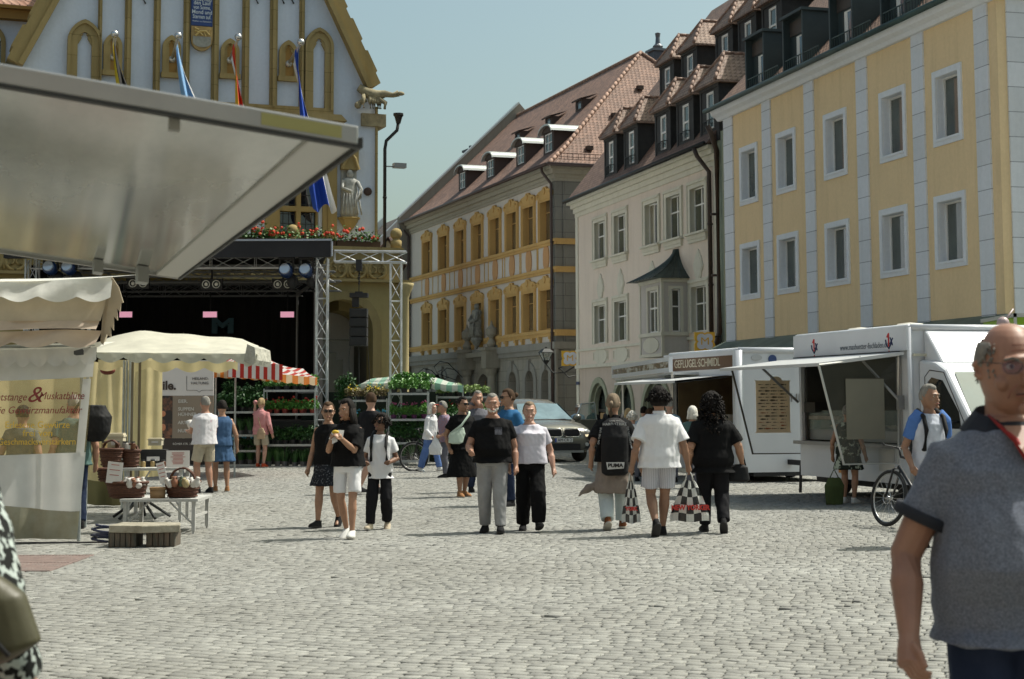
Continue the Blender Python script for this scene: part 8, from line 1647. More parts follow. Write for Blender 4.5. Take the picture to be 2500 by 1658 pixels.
SK = {k: mat('skin_' + k, c, .5, var=.12, vs=9, bump=.12, bs=120, dist=.002) for k, c in dict(fair=(.43, .25, .18), tan=(.33, .18, .11), olive=(.26, .14, .085), brown=(.17, .085, .05), red=(.36, .19, .125), weathered=(.29, .15, .1)).items()}  # weathered: darker skin for the foreground man, shade put into its colour
def hairm(n, c): return mat('hair_' + n, c, .8, spec=.15, var=.5, vs=12, bump=.9, bs=60, stretch=(1, 1, .18), dist=.006)
HC_ = dict(black=(.012, .01, .009), brown=(.06, .035, .02), blond=(.36, .26, .14), grey=(.2, .19, .17), white=(.55, .53, .48), ash=(.17, .13, .09))
def fab(n, c, **k): k.setdefault('var', .12); k.setdefault('vs', 6); k.setdefault('spec', .15); return mat('fabric_' + n, c, .88, bump=.3, bs=90, dist=.003, **k)
def person(label, px, fy, h, rz=0.0, skin='fair', hair=('short', 'brown'), top=('tee', None), bot=('pants', None), shoe=None, build=1.0, belly=0.0, hands=(None, None), feet=(None, None), head=(0, 0), lean=0, vox=.0085, Y=None, shades=None, face=True, curl=.5, chest=0, hem=None, group=None):
 """px, fy: foot point in the photo (or depth Y); rz=0 faces the camera. Hands and feet are in body heights, local x, y (forward is -y), z; first is the photo's left when facing us"""
 p = gnd(px, Y) if Y else at_z(px, fy); rt = empty('person', (p.x, p.y, 0), rz + math.atan2(-p.x, p.y) * -1 * 0, label, 'person', group); S = h; B = build; HS = 1.14
 ML = T((0, 0, .53 * S)) @ RX(R(lean)) @ T((0, 0, -.53 * S)); V = lambda x, y, z: Vector((x * S, y * S, z * S)); U = lambda x, y, z: ML @ V(x, y, z)
 arms = []; legs = []
 for i, s in ((0, -1), (1, 1)):
  sh = U(s * .096 * B ** .5, .0, .772); t = hands[i] or (s * (.135 + .035 * B), -.02, .475); t = V(*t); el, wr = ik(sh, t, .172 * S, .15 * S, (s * .35, .9, -.2)); arms.append((sh, el, wr, s))
  hp = V(s * .052, 0, .515); f = feet[i] or (s * .06, -s * .03, 0, 0); an = V(f[0], f[1], .045 + f[2]); kn, an = ik(hp, an, .242 * S, .235 * S, (s * .1, -1, 0)); legs.append((hp, kn, an, f[3] if len(f) > 3 else 0, s))
 m = MB(); bl = belly
 TR = lambda e, z0, z1: [(0, cy * S, z * S, (rx * B + e) * S, (ry * B ** .7 + e) * S) for z, rx, ry, cy in ((.47, .07, .055, .0), (.5, .088, .064, .005), (.54, .092, .066, .005), (.6, .082 + bl * .5, .058 + bl, -bl * .6), (.66, .08 + bl * .3, .058 + bl * .6, -bl * .4), (.72, .09, .064 + chest * .4, -chest * .3), (.755, .093, .064 + chest * .5, -chest * .35), (.78, .084, .053, .004), (.8, .066, .044, .004), (.82, .047, .037, .004), (.842, .034, .033, 0)) if z0 <= z <= z1]
 stack(m, TR(-.01, .49, .81) + TR(0, .811, 1), ML)
 for sh, el, wr, s in arms:
  q = 1 + (B - 1) * .8; m.tube([U(s * .05, .004, .765), sh, sh.lerp(el, .3), el, el.lerp(wr, .35), wr], [.022 * S, .026 * S * q, .029 * S * q, .024 * S * q, .025 * S * q, .0165 * S], 12); m.ball(sh, .0265 * S * q, 10, 8); m.ball(el, .0245 * S * q, 8, 6)
  d = (wr - el).normalized(); sd_ = d.cross(Vector((0, 1, 0))); sd_ = Vector((0, -1, 0)) if sd_.length < .3 else d.cross(sd_).normalized() * 1; fw = Vector((0, -1, 0)) - d * (-d.y); fw.normalize(); side = fw; pn = d.cross(side) * s   # palm lies in d/side plane
  if pn.dot(Vector((-s, 0, 0))) < 0: pn = -pn
  hl = .1 * S; pc = wr + d * hl * .28; m.tube([wr, wr + d * hl * .2, wr + d * hl * .48], [.017 * S, .02 * S, .021 * S], 10); 
  for k, (off, ln) in enumerate(((.0175, .42), (.006, .47), (-.0055, .44), (-.0165, .34))):
   a = wr + d * hl * .45 + side * off * S; c1 = a + d * hl * ln * .42 * (1 - curl * .2) + pn * hl * ln * .3 * curl; c2 = c1 + d * hl * ln * .34 * (1 - curl) + pn * hl * ln * .42 * curl; c3 = c2 + d * hl * ln * .26 * (1 - 1.7 * curl) + pn * hl * ln * .2 * curl; m.tube([a, c1, c2, c3], [.0052 * S, .005 * S, .0046 * S, .0038 * S], 7)
  a = wr + d * hl * .18 + side * .016 * S; m.tube([a, a + d * hl * .2 + side * .012 * S + pn * .006 * S, a + d * hl * .42 + side * .012 * S + pn * .014 * S], [.0075 * S, .0065 * S, .005 * S], 7)
 for hp, kn, an, pt, s in legs:
  q = 1 + (B - 1) * .7; m.tube([hp, hp.lerp(kn, .15), hp.lerp(kn, .6), kn, kn.lerp(an, .3), kn.lerp(an, .7), an], [.038 * S * q, .047 * S * q, .041 * S * q, .031 * S * q, .034 * S * q, .024 * S * q, .018 * S], 12); m.ball(kn, .031 * S * q, 10, 8)
  fd = Vector((s * .15, -1, math.sin(pt))).normalized(); m.tube([an, an - V(0, 0, .02), an + fd * .07 * S - V(0, 0, .028)], [.018 * S, .02 * S, .014 * S], 8)
 # head in its own frame
 hy, hp_ = head; Hc = U(0, -.004, .852); MH = T(Hc) @ RZ(R(hy)) @ RX(R(-hp_) + R(lean) * .2) @ T((0, -.006 * S, .07 * S)); W = lambda x, y, z: MH @ Vector((x * S * HS, y * S * HS, z * S * HS))
 m.tube([U(0, .006, .8), U(0, .004, .835), W(0, .012, -.04)], [.04 * S * B ** .5, .032 * S * B ** .6, .032 * S * B ** .5], 14)
 hv = []
 def head_r(a, t):      # a round the head from the front, t from crown to chin
  x = .042 * math.sin(a); y = -.052 * math.cos(a) * (1 if math.cos(a) > 0 else 1.04); z = .066 * math.cos(t); k = math.sin(t) ** .85
  if t > PI * .5: q = (t / PI - .5) * 2; k *= 1 - .16 * q * abs(math.sin(a)); z -= .004 * q; y -= .010 * q * max(0, math.cos(a)); 
  return Vector((x * k, y * k, z))
 nu, nv = 24, 16; vs = [W(0, 0, .066)]
 for i in range(1, nv):
  for j in range(nu): v = head_r(2 * PI * j / nu, PI * i / nv); vs.append(W(*v))
 vs.append(W(0, -.012, -.069)); L_ = len(vs) - 1; m.add(vs, [(0, 1 + j, 1 + (j + 1) % nu) for j in range(nu)] + [(L_, L_ - nu + (j + 1) % nu, L_ - nu + j) for j in range(nu)] + [(1 + i * nu + j, 1 + i * nu + nu + j, 1 + i * nu + nu + (j + 1) % nu, 1 + i * nu + (j + 1) % nu) for i in range(nv - 2) for j in range(nu)])
 m.tube([W(0, -.049, .006), W(0, -.058, -.012), W(0, -.061, -.019), W(0, -.054, -.023)], [.0045 * S, .006 * S, .008 * S, .006 * S], 8)      # nose
 m.tube([W(-.026, -.044, .012), W(-.01, -.0515, .014), W(.01, -.0515, .014), W(.026, -.044, .012)], .0062 * S, 8)                                # brow
 m.ball(W(0, -.053, -.056), .011 * S, 8, 6); m.tube([W(-.013, -.051, -.037), W(0, -.0555, -.036), W(.013, -.051, -.037)], .0052 * S, 7)              # chin, lips
 for s in (-1, 1): m.ball(W(s * .026, -.036, -.02), .013 * S, 8, 6); m.tube([W(s * .042, .004, .012), W(s * .047, .01, .004), W(s * .046, .008, -.008), W(s * .042, .002, -.016)], [.006 * S, .0075 * S, .006 * S, .004 * S], 7)
 fuse('body', m, SK[skin], rt, vox, 2)
 if face:
  e = MB()
  for s in (-1, 1): e.ball(W(s * .0175, -.0475, .0035), .0066 * S, 8, 6, (1.2, .5, .8))
  e.build('eyes', mat('eye_white', (.45, .42, .38), .3), rt, smooth=True); e = MB()
  for s in (-1, 1): e.ball(W(s * .0175, -.0508, .0035), .0037 * S, 8, 6, (1, .5, 1))
  e.build('irises', mat('eye_dark', (.03, .02, .015), .2), rt, smooth=True); e = MB()
  for s in (-1, 1): e.tube([W(s * .009, -.0563, .0128), W(s * .018, -.0555, .0155), W(s * .028, -.049, .0125)], .0022 * S, 5)
  e.build('eyebrows', hairm(hair[1], HC_[hair[1]]), rt); e = MB(); e.tube([W(-.0135, -.0545, -.0372), W(0, -.0612, -.036), W(.0135, -.0545, -.0372)], .0026 * S, 6); e.build('lips', mat('lips', (.3, .1, .08), .5), rt, smooth=True)
 if shades:
  e = MB(); [e.tube([W(s * .004, -.0585, .004), W(s * .012, -.0595, -.005), W(s * .026, -.0545, -.006), W(s * .031, -.05, .005), W(s * .018, -.0585, .0115), W(s * .006, -.0595, .0095)], (.003 if shades == 'dark' else .0009) * S, 6, closed=True) for s in (-1, 1)]
  if shades == 'dark': [e.ball(W(s * .0175, -.0555, .0045), .0125 * S, 10, 8, (1, .32, .72)) for s in (-1, 1)]
  [e.tube([W(s * .03, -.05, .008), W(s * .044, -.02, .009), W(s * .046, .01, .006)], (.0015 if shades == 'dark' else .0007) * S, 5) for s in (-1, 1)]; e.build('sunglasses' if shades == 'dark' else 'glasses', mat('black_gloss', (.01, .01, .01), .12), rt, smooth=True)
 # hair
 st, hc = hair; hm = hairm(hc, HC_[hc])
 if st != 'bald':
  g = MB(); g.smooth = True; nu, nv = 36, 22; low = {'fringe': -.018, 'short': -.02, 'crop': -.015, 'bob': -.06, 'long': -.05, 'curly': -.05, 'bun': -.025, 'pony': -.025, 'afro': -.04}[st]; th = {'crop': .003, 'fringe': .006, 'short': .008, 'bob': .012, 'long': .009, 'curly': .02, 'bun': .006, 'pony': .006, 'afro': .016}[st]; grid = []
  for i in range(nv + 1):
   for j in range(nu):
    a = 2 * PI * j / nu; t = .02 + (PI * .86) * i / nv; v = head_r(a, t); z = v.z; fr = math.cos(a); side_ = abs(math.sin(a))
    line = low if fr < -.15 else (.033 + .012 * side_ if fr > .45 else low + (.05) * (fr + .15) / .6 * 1.2)
    if st in ('bob', 'long', 'curly') and fr < .55: line = low if fr < .35 else line * .5
    if st == 'fringe': line = max(line, -.02); 
    inside = min(1, max(0, (z - line) / .01)); 
    if st == 'fringe' and (z > .042 or fr > .3): inside = 0
    k = th * inside * (1 + (.5 if st in ('curly', 'afro') else .18) * noise.noise((a * 4 + px, t * 6, 1))) - .006 * (1 - inside); n_ = Vector((v.x / .042, v.y / .052, v.z / .066)).normalized(); grid.append(W(*(v + n_ * k)))
  g.add([W(0, 0, .066 + (th if st != 'fringe' else -.004))] + grid, [(0, 1 + j, 1 + (j + 1) % nu) for j in range(nu)] + [(1 + i * nu + j, 1 + i * nu + nu + j, 1 + i * nu + nu + (j + 1) % nu, 1 + i * nu + (j + 1) % nu) for i in range(nv) for j in range(nu)])
  if st in ('long', 'bob'):
   zl = -.2 if st == 'long' else -.075
   for k in range(16): a = PI * (.42 + 1.16 * k / 15); v0 = W(.04 * math.sin(a), -.05 * math.cos(a), .01); v1 = W(.05 * math.sin(a), .006 - .058 * math.cos(a) * .8, -.07); pts = [v0, v1] + ([ML @ V(.06 * math.sin(a) + random.uniform(-.008, .008), .058 + .0 * k, .93 + zl + random.uniform(-.02, .02))] if st == 'long' else []); g.tube(pts, [.014 * S, .016 * S, .006 * S][:len(pts)], 7)
  if st in ('curly', 'afro'):
   random.seed(int(px)); n_ = 420 if st == 'curly' else 330
   for k in range(n_):
    a = random.uniform(.32, 1.68) * PI if st == 'curly' else random.uniform(0, 2 * PI); zt_ = random.uniform(-.17, .07) if st == 'curly' else random.uniform(.0, .075); rr = (.064 + .034 * max(0, -(zt_ - .02) * 5)) if st == 'curly' else .062 * math.sqrt(max(.05, 1 - (zt_ / .085) ** 2)) ; rr *= random.uniform(.8, 1.12) * (math.sqrt(max(.1, 1 - max(0, zt_ / .085) ** 2))); p0 = W(rr * math.sin(a), .012 - rr * 1.05 * math.cos(a), zt_)
    g.tube([p0, p0 + Vector((random.uniform(-1, 1), random.uniform(-1, 1), random.uniform(-1, .2))) * .014 * S, p0 + Vector((random.uniform(-1, 1), random.uniform(-1, 1), -1)) * .02 * S], [.006 * S, .008 * S, .003 * S], 5)
  if st == 'bun': g.ball(W(0, .068, .022), .022 * S, 10, 8)
  if st == 'pony': g.tube([W(0, .05, .02), W(0, .075, .005), W(.0, .08, -.05), W(.004, .07, -.09)], [.012 * S, .016 * S, .014 * S, .004 * S], 9)
  g.build('hair', hm, rt, fix=True)
 # clothes
 cv = max(vox, .009)
 ty, tm = top; e = .015; hz = hem or {'tee': .47, 'polo': .475, 'long': .47, 'tank': .5, 'dress': .5, 'big': .44}[ty]
 if ty in ('big',): e = .026
 m = MB(); e2 = e + .012; rings = [r for r in TR(e2, 0, .7) if r[2] > (hz + .02) * S] + TR(e + .005, .71, .83); wb = (.092 * B + e2) * S; rings = [(0, .005 * S - bl * .3 * S, hz * S, wb * (1.06 if ty != 'tank' else 1.0), ((.066) * B ** .7 + bl * .6 + e2) * S * 1.04)] + rings; stack(m, rings, ML if lean else None)
 if ty in ('long', 'big'): m.tube([U(0, .006, .815), U(0, .006, .845)], [.05 * S, .042 * S], 14)
 for sh, el, wr, s in arms:
  q = 1 + (B - 1) * .8; fs = 1 + (1.1 if ty == 'big' else .35)
  if ty in ('tee', 'polo', 'big'): en = sh.lerp(el, .62 if ty != 'big' else .85); m.tube([U(s * .04, .004, .775), sh, en], [.045 * S, .037 * S * q, .036 * S * q * (1.1 if ty != 'big' else 1.35)], 14)
  elif ty == 'long': m.tube([U(s * .04, .004, .775), sh, el, el.lerp(wr, .9)], [.045 * S, .037 * S * q, .035 * S * q, .026 * S * q], 12); m.ball(el, .034 * S, 8, 6)
  else: m.tube([U(s * .05, .004, .76), U(s * .06, .004, .795)], [.04 * S, .034 * S], 10)
 to = fuse('top' if ty != 'dress' else 'dress_top', m, tm, rt, cv, 4, .016, seed=px * .01)
 by, bm = bot; m = MB()
 if by in ('pants', 'wide', 'shorts', 'jeans'):
  stack(m, TR(.015, .47, .61), None)
  for hp, kn, an, pt, s in legs:
   q = 1 + (B - 1) * .7; w_ = 1.5 if by == 'wide' else 1.16
   if by == 'shorts': m.tube([hp + V(0, 0, .01), hp.lerp(kn, .5) + V(s * .006, 0, 0), hp.lerp(kn, .8) + V(s * .01, 0, 0)], [.056 * S * q, .053 * S * q, .053 * S * q], 14)
   else: m.tube([hp + V(0, 0, .01), hp.lerp(kn, .5), kn, kn.lerp(an, .6), kn.lerp(an, .97)], [.057 * S * q, .05 * S * q, .038 * S * q * w_, .033 * S * q * w_, .03 * S * w_ * q], 14)
  if by == 'shorts': pass
 else:
  z1 = float(by[5:]) / 100 if by.startswith('skirt') else .3; fl = 1.12
  stack(m, [(0, 0, z1 * S, (.105 * B + .03) * S * fl, (.08 * B + .03) * S), (0, 0, (z1 + .52) / 2 * S, (.1 * B + .02) * S, (.07 * B + .025) * S), (0, 0, .53 * S, (.095 * B + .012) * S, (.066 * B + .014) * S), (0, 0, .61 * S, (.082 * B + .01) * S, (.058 * B + .012) * S)], None)
 fuse({'shorts': 'shorts', 'pants': 'trousers', 'wide': 'trousers', 'jeans': 'trousers'}.get(by, 'skirt'), m, bm, rt, cv, 6, .018 if by != 'shorts' else .012, (14, 14, 3.2), seed=px * .02 + 5)
 for hp, kn, an, pt, s in legs:
  m = MB(); m.smooth = True; fd = Vector((s * .15, -1, 0)).normalized(); MF = T(an - V(0, 0, .045)) @ Matrix.Rotation(math.atan2(fd.x, -fd.y), 4, 'Z') @ T((0, 0, .045 * S)) @ RX(-pt) @ T((0, 0, -.045 * S)); k = S
  stack(m, [(0, -.035 * k, .0, .026 * k, .078 * k), (0, -.035 * k, .012 * k, .0285 * k, .082 * k), (0, -.03 * k, .025 * k, .027 * k, .074 * k), (0, -.005 * k, .042 * k, .023 * k, .045 * k), (0, .012 * k, .058 * k, .022 * k, .028 * k)], MF, 18, 2.5); sh_ = m.build('shoe', shoe, rt, smooth=True); m = MB(); stack(m, [(0, -.035 * k, -.0015 * k, .027 * k, .08 * k), (0, -.035 * k, .009 * k, .0305 * k, .085 * k)], MF, 18, 2.5); m.build('sole', mat('sole_pale', (.45, .43, .38), .7) if 'black' not in shoe.name else mat('sole_dark', (.02, .02, .02), .7), sh_)
 rt['_'] = 0; del rt['_']
 return dict(rt=rt, S=S, U=U, W=W, arms=arms, legs=legs, ML=ML)
def wpt(P, v): return P['rt'].location + Matrix.Rotation(P['rt'].rotation_euler.z, 3, 'Z') @ Vector(v)
blk = fab('black', (.006, .006, .0065)); bl2 = fab('washed_black', (.012, .012, .014)); wht = fab('white', (.66, .66, .67), var=.04); lil = fab('lilac_white', (.56, .54, .6)); gj = fab('grey_jeans', (.24, .24, .24), c2=(.3, .3, .3)); lj = fab('light_jeans', (.45, .52, .53), c2=(.56, .62, .62)); bj = fab('blue_trousers', (.07, .13, .32), c2=(.12, .2, .42)); nav = fab('navy', (.012, .02, .045), c2=(.025, .035, .07)); bei = fab('beige', (.42, .37, .28)); pnk = fab('pink', (.48, .2, .2), c2=(.58, .3, .3)); den = fab('denim', (.05, .1, .19)); wsh = fab('white_pattern', (.6, .58, .6), c2=(.5, .3, .36), vs=14, thr=(.62, .7)); tea = fab('teal', (.08, .14, .13)); gre = fab('grey_green', (.12, .13, .11)); pla = fab('plaid', (.3, .16, .16), c2=(.2, .2, .3), vs=20); gry = fab('grey', (.12, .12, .14)); lbl = fab('light_blue', (.3, .42, .52)); roy = fab('blue_shirt', (.025, .1, .22), c2=(.035, .14, .3))
stsk = mat_stripes('striped_shorts', (.6, .6, .64), (.33, .33, .38), .022, 0, duty=.7); leo = fab('leaf_dress', (.02, .025, .02), c2=(.4, .45, .36), vs=11, thr=(.55, .6)); dot = fab('dotted_skirt', (.015, .017, .022), c2=(.16, .17, .19), vs=45, thr=(.55, .66))
sw = fab('shoe_white', (.6, .6, .58)); sb = fab('shoe_black', (.015, .015, .016)); sbr = fab('shoe_brown', (.16, .06, .025)); sr = fab('shoe_red', (.42, .07, .03)); sbe = fab('shoe_beige', (.5, .43, .32)); snd = fab('sandal_tan', (.3, .15, .07))
def strap(name, pts, r, m_, parent, flat=.35):
 m = MB(); m.smooth = True; m.tube(pts, r, 8); return m.build(name, m_, parent)
def bag_thing(name, label, cat, loc, rz, draw, mats, part='body'):
 e = empty(name, loc, rz, label, cat); m = MB(); m.smooth = True; draw(m); m.build(part, mats, e); return e
# --- the couple
A = person('person in black printed t-shirt and grey jeans walking towards us with a grey beard', 1203, 1300, 1.73, R(-4), 'red', ('crop', 'grey'), ('tee', blk), ('jeans', gj), sb, 1.22, .022, ((-.14, -.17, .58), (.17, -.02, .475)), ((-.06, .07, 0, -.1), (.06, -.08, 0, .1)), (6, 0), vox=.007, hem=.5)
m = MB(); m.smooth = True; [m.ball(A['W'](x * .026, -.046 + abs(x) * .014, -.05 + abs(x) * .02), .014 * A['S'], 8, 6) for x in (-1, -.5, 0, .5, 1)]; m.build('beard', hairm('white', HC_['white']), A['rt'])
gp = mat('chest_print', (.16, .17, .2), .7); m = MB(); c = A['U'](.052, -.098, .72); m.box(c.x - .045, c.x + .045, c.y - .022, c.y - .02, c.z - .03, c.z + .035); m.build('chest_print_block', mat('chest_print_dim', (.07, .075, .09), .8, c2=(.2, .2, .24), vs=60), A['rt']); text('HARBOR', .024, T((c.x, c.y - .024, c.z + .048)), gp, A['rt'], 'chest_print', .001)
B_ = person('person in pale lilac t-shirt and long black trousers walking beside the black shirted man', 1294, 1296, 1.62, R(2), 'fair', ('bun', 'ash'), ('tee', lil), ('wide', blk), sb, 1.18, .01, ((-.165, -.03, .5), (.185, .0, .48)), ((-.05, .07, 0, 0), (.06, -.11, .02, .3)), (0, 3), vox=.007, chest=.03, hem=.52)
text('L O V E', .035, T(B_['U'](0, -.104, .715)), mat('small_print', (.3, .3, .34), .7), B_['rt'], 'chest_print', .001)
# --- the trio on the left
C = person('person with long dark hair, black t-shirt and white shorts holding food', 848, 1313, 1.66, R(-14), 'tan', ('long', 'black'), ('big', blk), ('shorts', wht), sw, .92, 0, ((-.05, -.2, .715), (.03, -.21, .715)), ((-.03, .07, .01, -.3), (.06, -.07, 0, .1)), (-22, -2), vox=.007, hem=.515)
D_ = person('person in black sleeveless top, dotted skirt and sunglasses behind the girl with food', 800, 1287, 1.63, R(-18), 'tan', ('bun', 'brown'), ('tank', blk), ('skirt33', dot), sb, 1.0, .0, ((-.15, -.05, .47), (.15, -.04, .5)), ((-.05, -.08, 0, .1), (.045, .11, .03, -.6)), (25, 0), shades='dark', vox=.0075)
E = person('boy in white polo shirt and black trousers with a backpack', 928, 1292, 1.47, R(-6), 'brown', ('afro', 'black'), ('polo', wht), ('wide', bl2), sbe, .95, 0, ((-.1, -.11, .58), (.1, -.11, .585)), ((-.075, -.07, 0, .1), (.05, .08, .02, -.4)), (-25, 12), vox=.007, hem=.44)
bpm = mat('backpack_black', (.009, .009, .01), .7, var=.3, spec=.25)
def backpack(P, label, w_=.15, hgt=.27, back=1, mt=None):
 S = P['S']; U = P['U']; e = empty('backpack', P['rt'].location, P['rt'].rotation_euler.z, label, 'backpack'); m = MB(); y0 = .09; stack(m, [(0, (y0 + .03) * S, (.8 - hgt) * S, w_ * .35 * S, .03 * S), (0, (y0 + .035) * S, (.82 - hgt) * S, w_ * .5 * S, .05 * S), (0, (y0 + .035) * S, .68 * S, w_ * .5 * S, .055 * S), (0, (y0 + .02) * S, .79 * S, w_ * .42 * S, .035 * S), (0, (y0 + .01) * S, .82 * S, w_ * .2 * S, .015 * S)], P['ML']); fuse('pack', m, mt or bpm, e, .009, 4, .01)
 for s in (-1, 1): strap('shoulder_strap', [U(s * .045, .09, .8), U(s * .062, .03, .842), U(s * .066, -.06, .8), U(s * .066, -.094, .72), U(s * .07, -.07, .6), U(s * .075, .06, .57)], .014 * S, mt or bpm, e)
 return e
backpack(E, 'dark backpack worn by the boy in the white polo')
f = empty('food_wrap', wpt(C, C['U'](-.005, -.225, .735)), R(-14), 'white paper wrap with yellow filling held by the long haired girl', 'food'); m = MB(); m.quad((-.09, -.02, -.03), (-.02, -.06, -.05), (.01, -.03, .04), (-.06, .0, .05)); m.quad((0, -.04, -.02), (.08, -.01, -.03), (.09, .02, .07), (.02, .0, .075)); m.quad((-.03, -.07, -.09), (.03, -.05, -.06), (.02, -.02, .02), (-.04, -.03, .02)); m.build('paper', mat('wrap_paper', (.62, .6, .56), .8), f, fix=False); m = MB(); m.smooth = True; m.ball((-.01, -.01, .05), .035, 8, 6, (1.3, .8, .7)); m.build('filling', mat('mustard_yellow', (.6, .4, .03), .6), f)
person('person in black t-shirt and beige shorts seen from behind, back of the boy', 905, None, 1.8, R(150), 'fair', ('short', 'brown'), ('tee', bl2), ('shorts', gry), sb, 1.05, 0, (None, (.15, -.12, .58)), ((.06, .12, .0, 0), (-.05, -.06, 0, 0)), (50, 0), Y=29.5, vox=.009, face=False)
# --- the walkers away on the right
N = person('person with grey ponytail, black printed shirt and pale jeans walking away', 1500, 1293, 1.72, PI, 'tan', ('pony', 'ash'), ('big', blk), ('wide', lj), sbr, 1.1, 0, ((-.2, .02, .47), (.17, .05, .5)), ((-.065, -.09, .01, 0), (.055, .1, .03, -.6)), (-15, 5), vox=.0075, face=False, hem=.5)
m = MB(); S = N['S']; stack(m, [(0, .02, .27 * S, .15 * S, .1 * S), (0, .02, .36 * S, .14 * S, .1 * S), (0, 0, .52 * S, .118 * S, .088 * S)]); m.tube([(.1 * S, 0, .34 * S), (.2 * S, .02, .3 * S), (.27 * S, 0, .24 * S)], [.05, .05, .01], 8); fuse('tied_jacket', m, fab('taupe', (.25, .21, .18)), N['rt'], .01, 5, .025, (16, 16, 4))
be = backpack(N, 'big black backpack with white lettering on the grey ponytailed walker', .2, .4)
M_ = Matrix.Rotation(PI, 4, 'Z'); wp = mat('print_white', (.6, .6, .58), .7)
m = MB(); S = N['S']; yb = .175 * S; m.prism([(-.115, .5 * S), (.115, .5 * S), (.105, .455 * S), (-.1, .448 * S)], -yb - .03, -yb - .026); 
for v in range(len(m.v)): m.v[v] = (-m.v[v][0], -m.v[v][1], m.v[v][2])
lp = m.build('logo_patch', wp, be); text('PUMA', .062, M_ @ T((0, -yb - .034, .476 * S)), mat('print_black', (.015, .015, .015), .7), be, 'logo_letters', .002, sx=1.15, bold=.003)
text('HARD STRIKE', .05, M_ @ T((0, -.15 * S, .775 * S)), wp, N['rt'], 'back_print', .001); text('CRIME TIME', .026, M_ @ T((0, -.145 * S, .8 * S)), wp, N['rt'], 'back_print', .001); [text(t, .036, M_ @ T((s * .108 * S, -.115 * S, .69 * S)) @ RY(s * R(80) + (0 if s < 0 else 0)), wp, N['rt'], 'back_print', .001) for s, t in ((-1, 'ON THE LINE'), (1, 'OR NOTHING'))]
O_ = person('person in white t-shirt and striped shorts walking away with checkered bags', 1612, 1308, 1.78, R(184), 'olive', ('afro', 'black'), ('big', wht), ('shorts', stsk), sb, 1.15, 0, ((-.2, -.03, .475), (.19, .02, .475)), ((-.03, -.08, 0, 0), (.045, .1, .04, -.9)), (8, 4), vox=.0075, face=False, hem=.46)
chk = None
def checker_bag(P, i, w_, hgt, label, word):
 wr = P['arms'][i][2]; d = (P['arms'][i][2] - P['arms'][i][1]).normalized(); h0 = wpt(P, wr + d * .09); e = empty('shopping_bag', (h0.x, h0.y, h0.z), 0, label, 'shopping bag', 'checkered shopping bags')
 m = MB(); 
 N_ = 5; R__ = 5; b = [MB(), MB()]
 def pt(a, t): wz = w_ * (.2 + .8 * t ** .75) * (1 - .1 * max(0, t - .85) * 6); dp = .3 * wz * (1 - .4 * t); z = -.1 - hgt * t + .01 * math.sin(a * 9); return Vector((wz * (a - .5), -dp * (1 - (2 * a - 1) ** 2) * .6 - .012 * math.sin(a * 14 + t * 9), z))
 for sgn in (1, -1):
  for i_ in range(N_):
   for j_ in range(R__):
    for sa in range(3):
     for sb_ in range(3):
      q = [pt((i_ + (sa + x) / 3) / N_, (j_ + (sb_ + y) / 3) / R__) for x, y in ((0, 0), (1, 0), (1, 1), (0, 1))]; b[(i_ + j_) % 2].quad(*[Vector((v.x, v.y * sgn, v.z)) for v in q])
 b[0].build('white_checks', mat('bag_white_film', (.58, .58, .54), .3, bump=.3, bs=9), e, fix=False); b[1].build('black_checks', mat('bag_black_film', (.015, .015, .016), .3, bump=.3, bs=9), e, fix=False)
 for s in (-1, 1): strap('handle', [Vector((s * w_ * .1, 0, -.12)), Vector((s * w_ * .06, 0, -.04)), Vector((0, 0, .01))], .008, mat('bag_white_film', (0, 0, 0)), e)
 rdm = mat('lettering_red', (.5, .03, .02), .5); yy = -w_ * .3 * .6 * .75 - .03
 text(word, w_ * .155 * (1 if len(word) > 6 else 1.5), T((0, yy, -.1 - hgt * .66)), rdm, e, 'lettering', .004, bold=.004, sx=.9)
 return e
checker_bag(O_, 0, .52, .5, 'large checkered shopping bag with red lettering in the right hand of the white shirted walker', 'NEW YORKER'); checker_bag(O_, 1, .25, .5, 'slim checkered shopping bag with red lettering between two walkers', 'YORK')
P_ = person('person with long curly dark hair in loose black clothes walking away', 1742, 1300, 1.71, PI, 'tan', ('curly', 'black'), ('big', blk), ('pants', bl2), sb, 1.3, 0, ((-.22, -.06, .5), (.17, 0, .48)), ((-.06, .12, .04, -.8), (.05, -.09, 0, 0)), (0, 5), vox=.0085, face=False, hem=.43)
h0 = wpt(P_, P_['arms'][0][2]); e = empty('handbag', (h0.x - .05, h0.y, h0.z - .12), 0, 'black handbag hanging beside the curly haired walker', 'handbag'); m = MB(); stack(m, [(0, 0, -.12, .1, .04), (0, 0, -.1, .15, .06), (0, 0, .06, .13, .05), (0, 0, .1, .08, .02)]); fuse('body', m, bpm, e, .009, 3, .008); strap('strap', [(.1, 0, .08), (.06, 0, .25), (-.05, .02, .5)], .009, bpm, e)
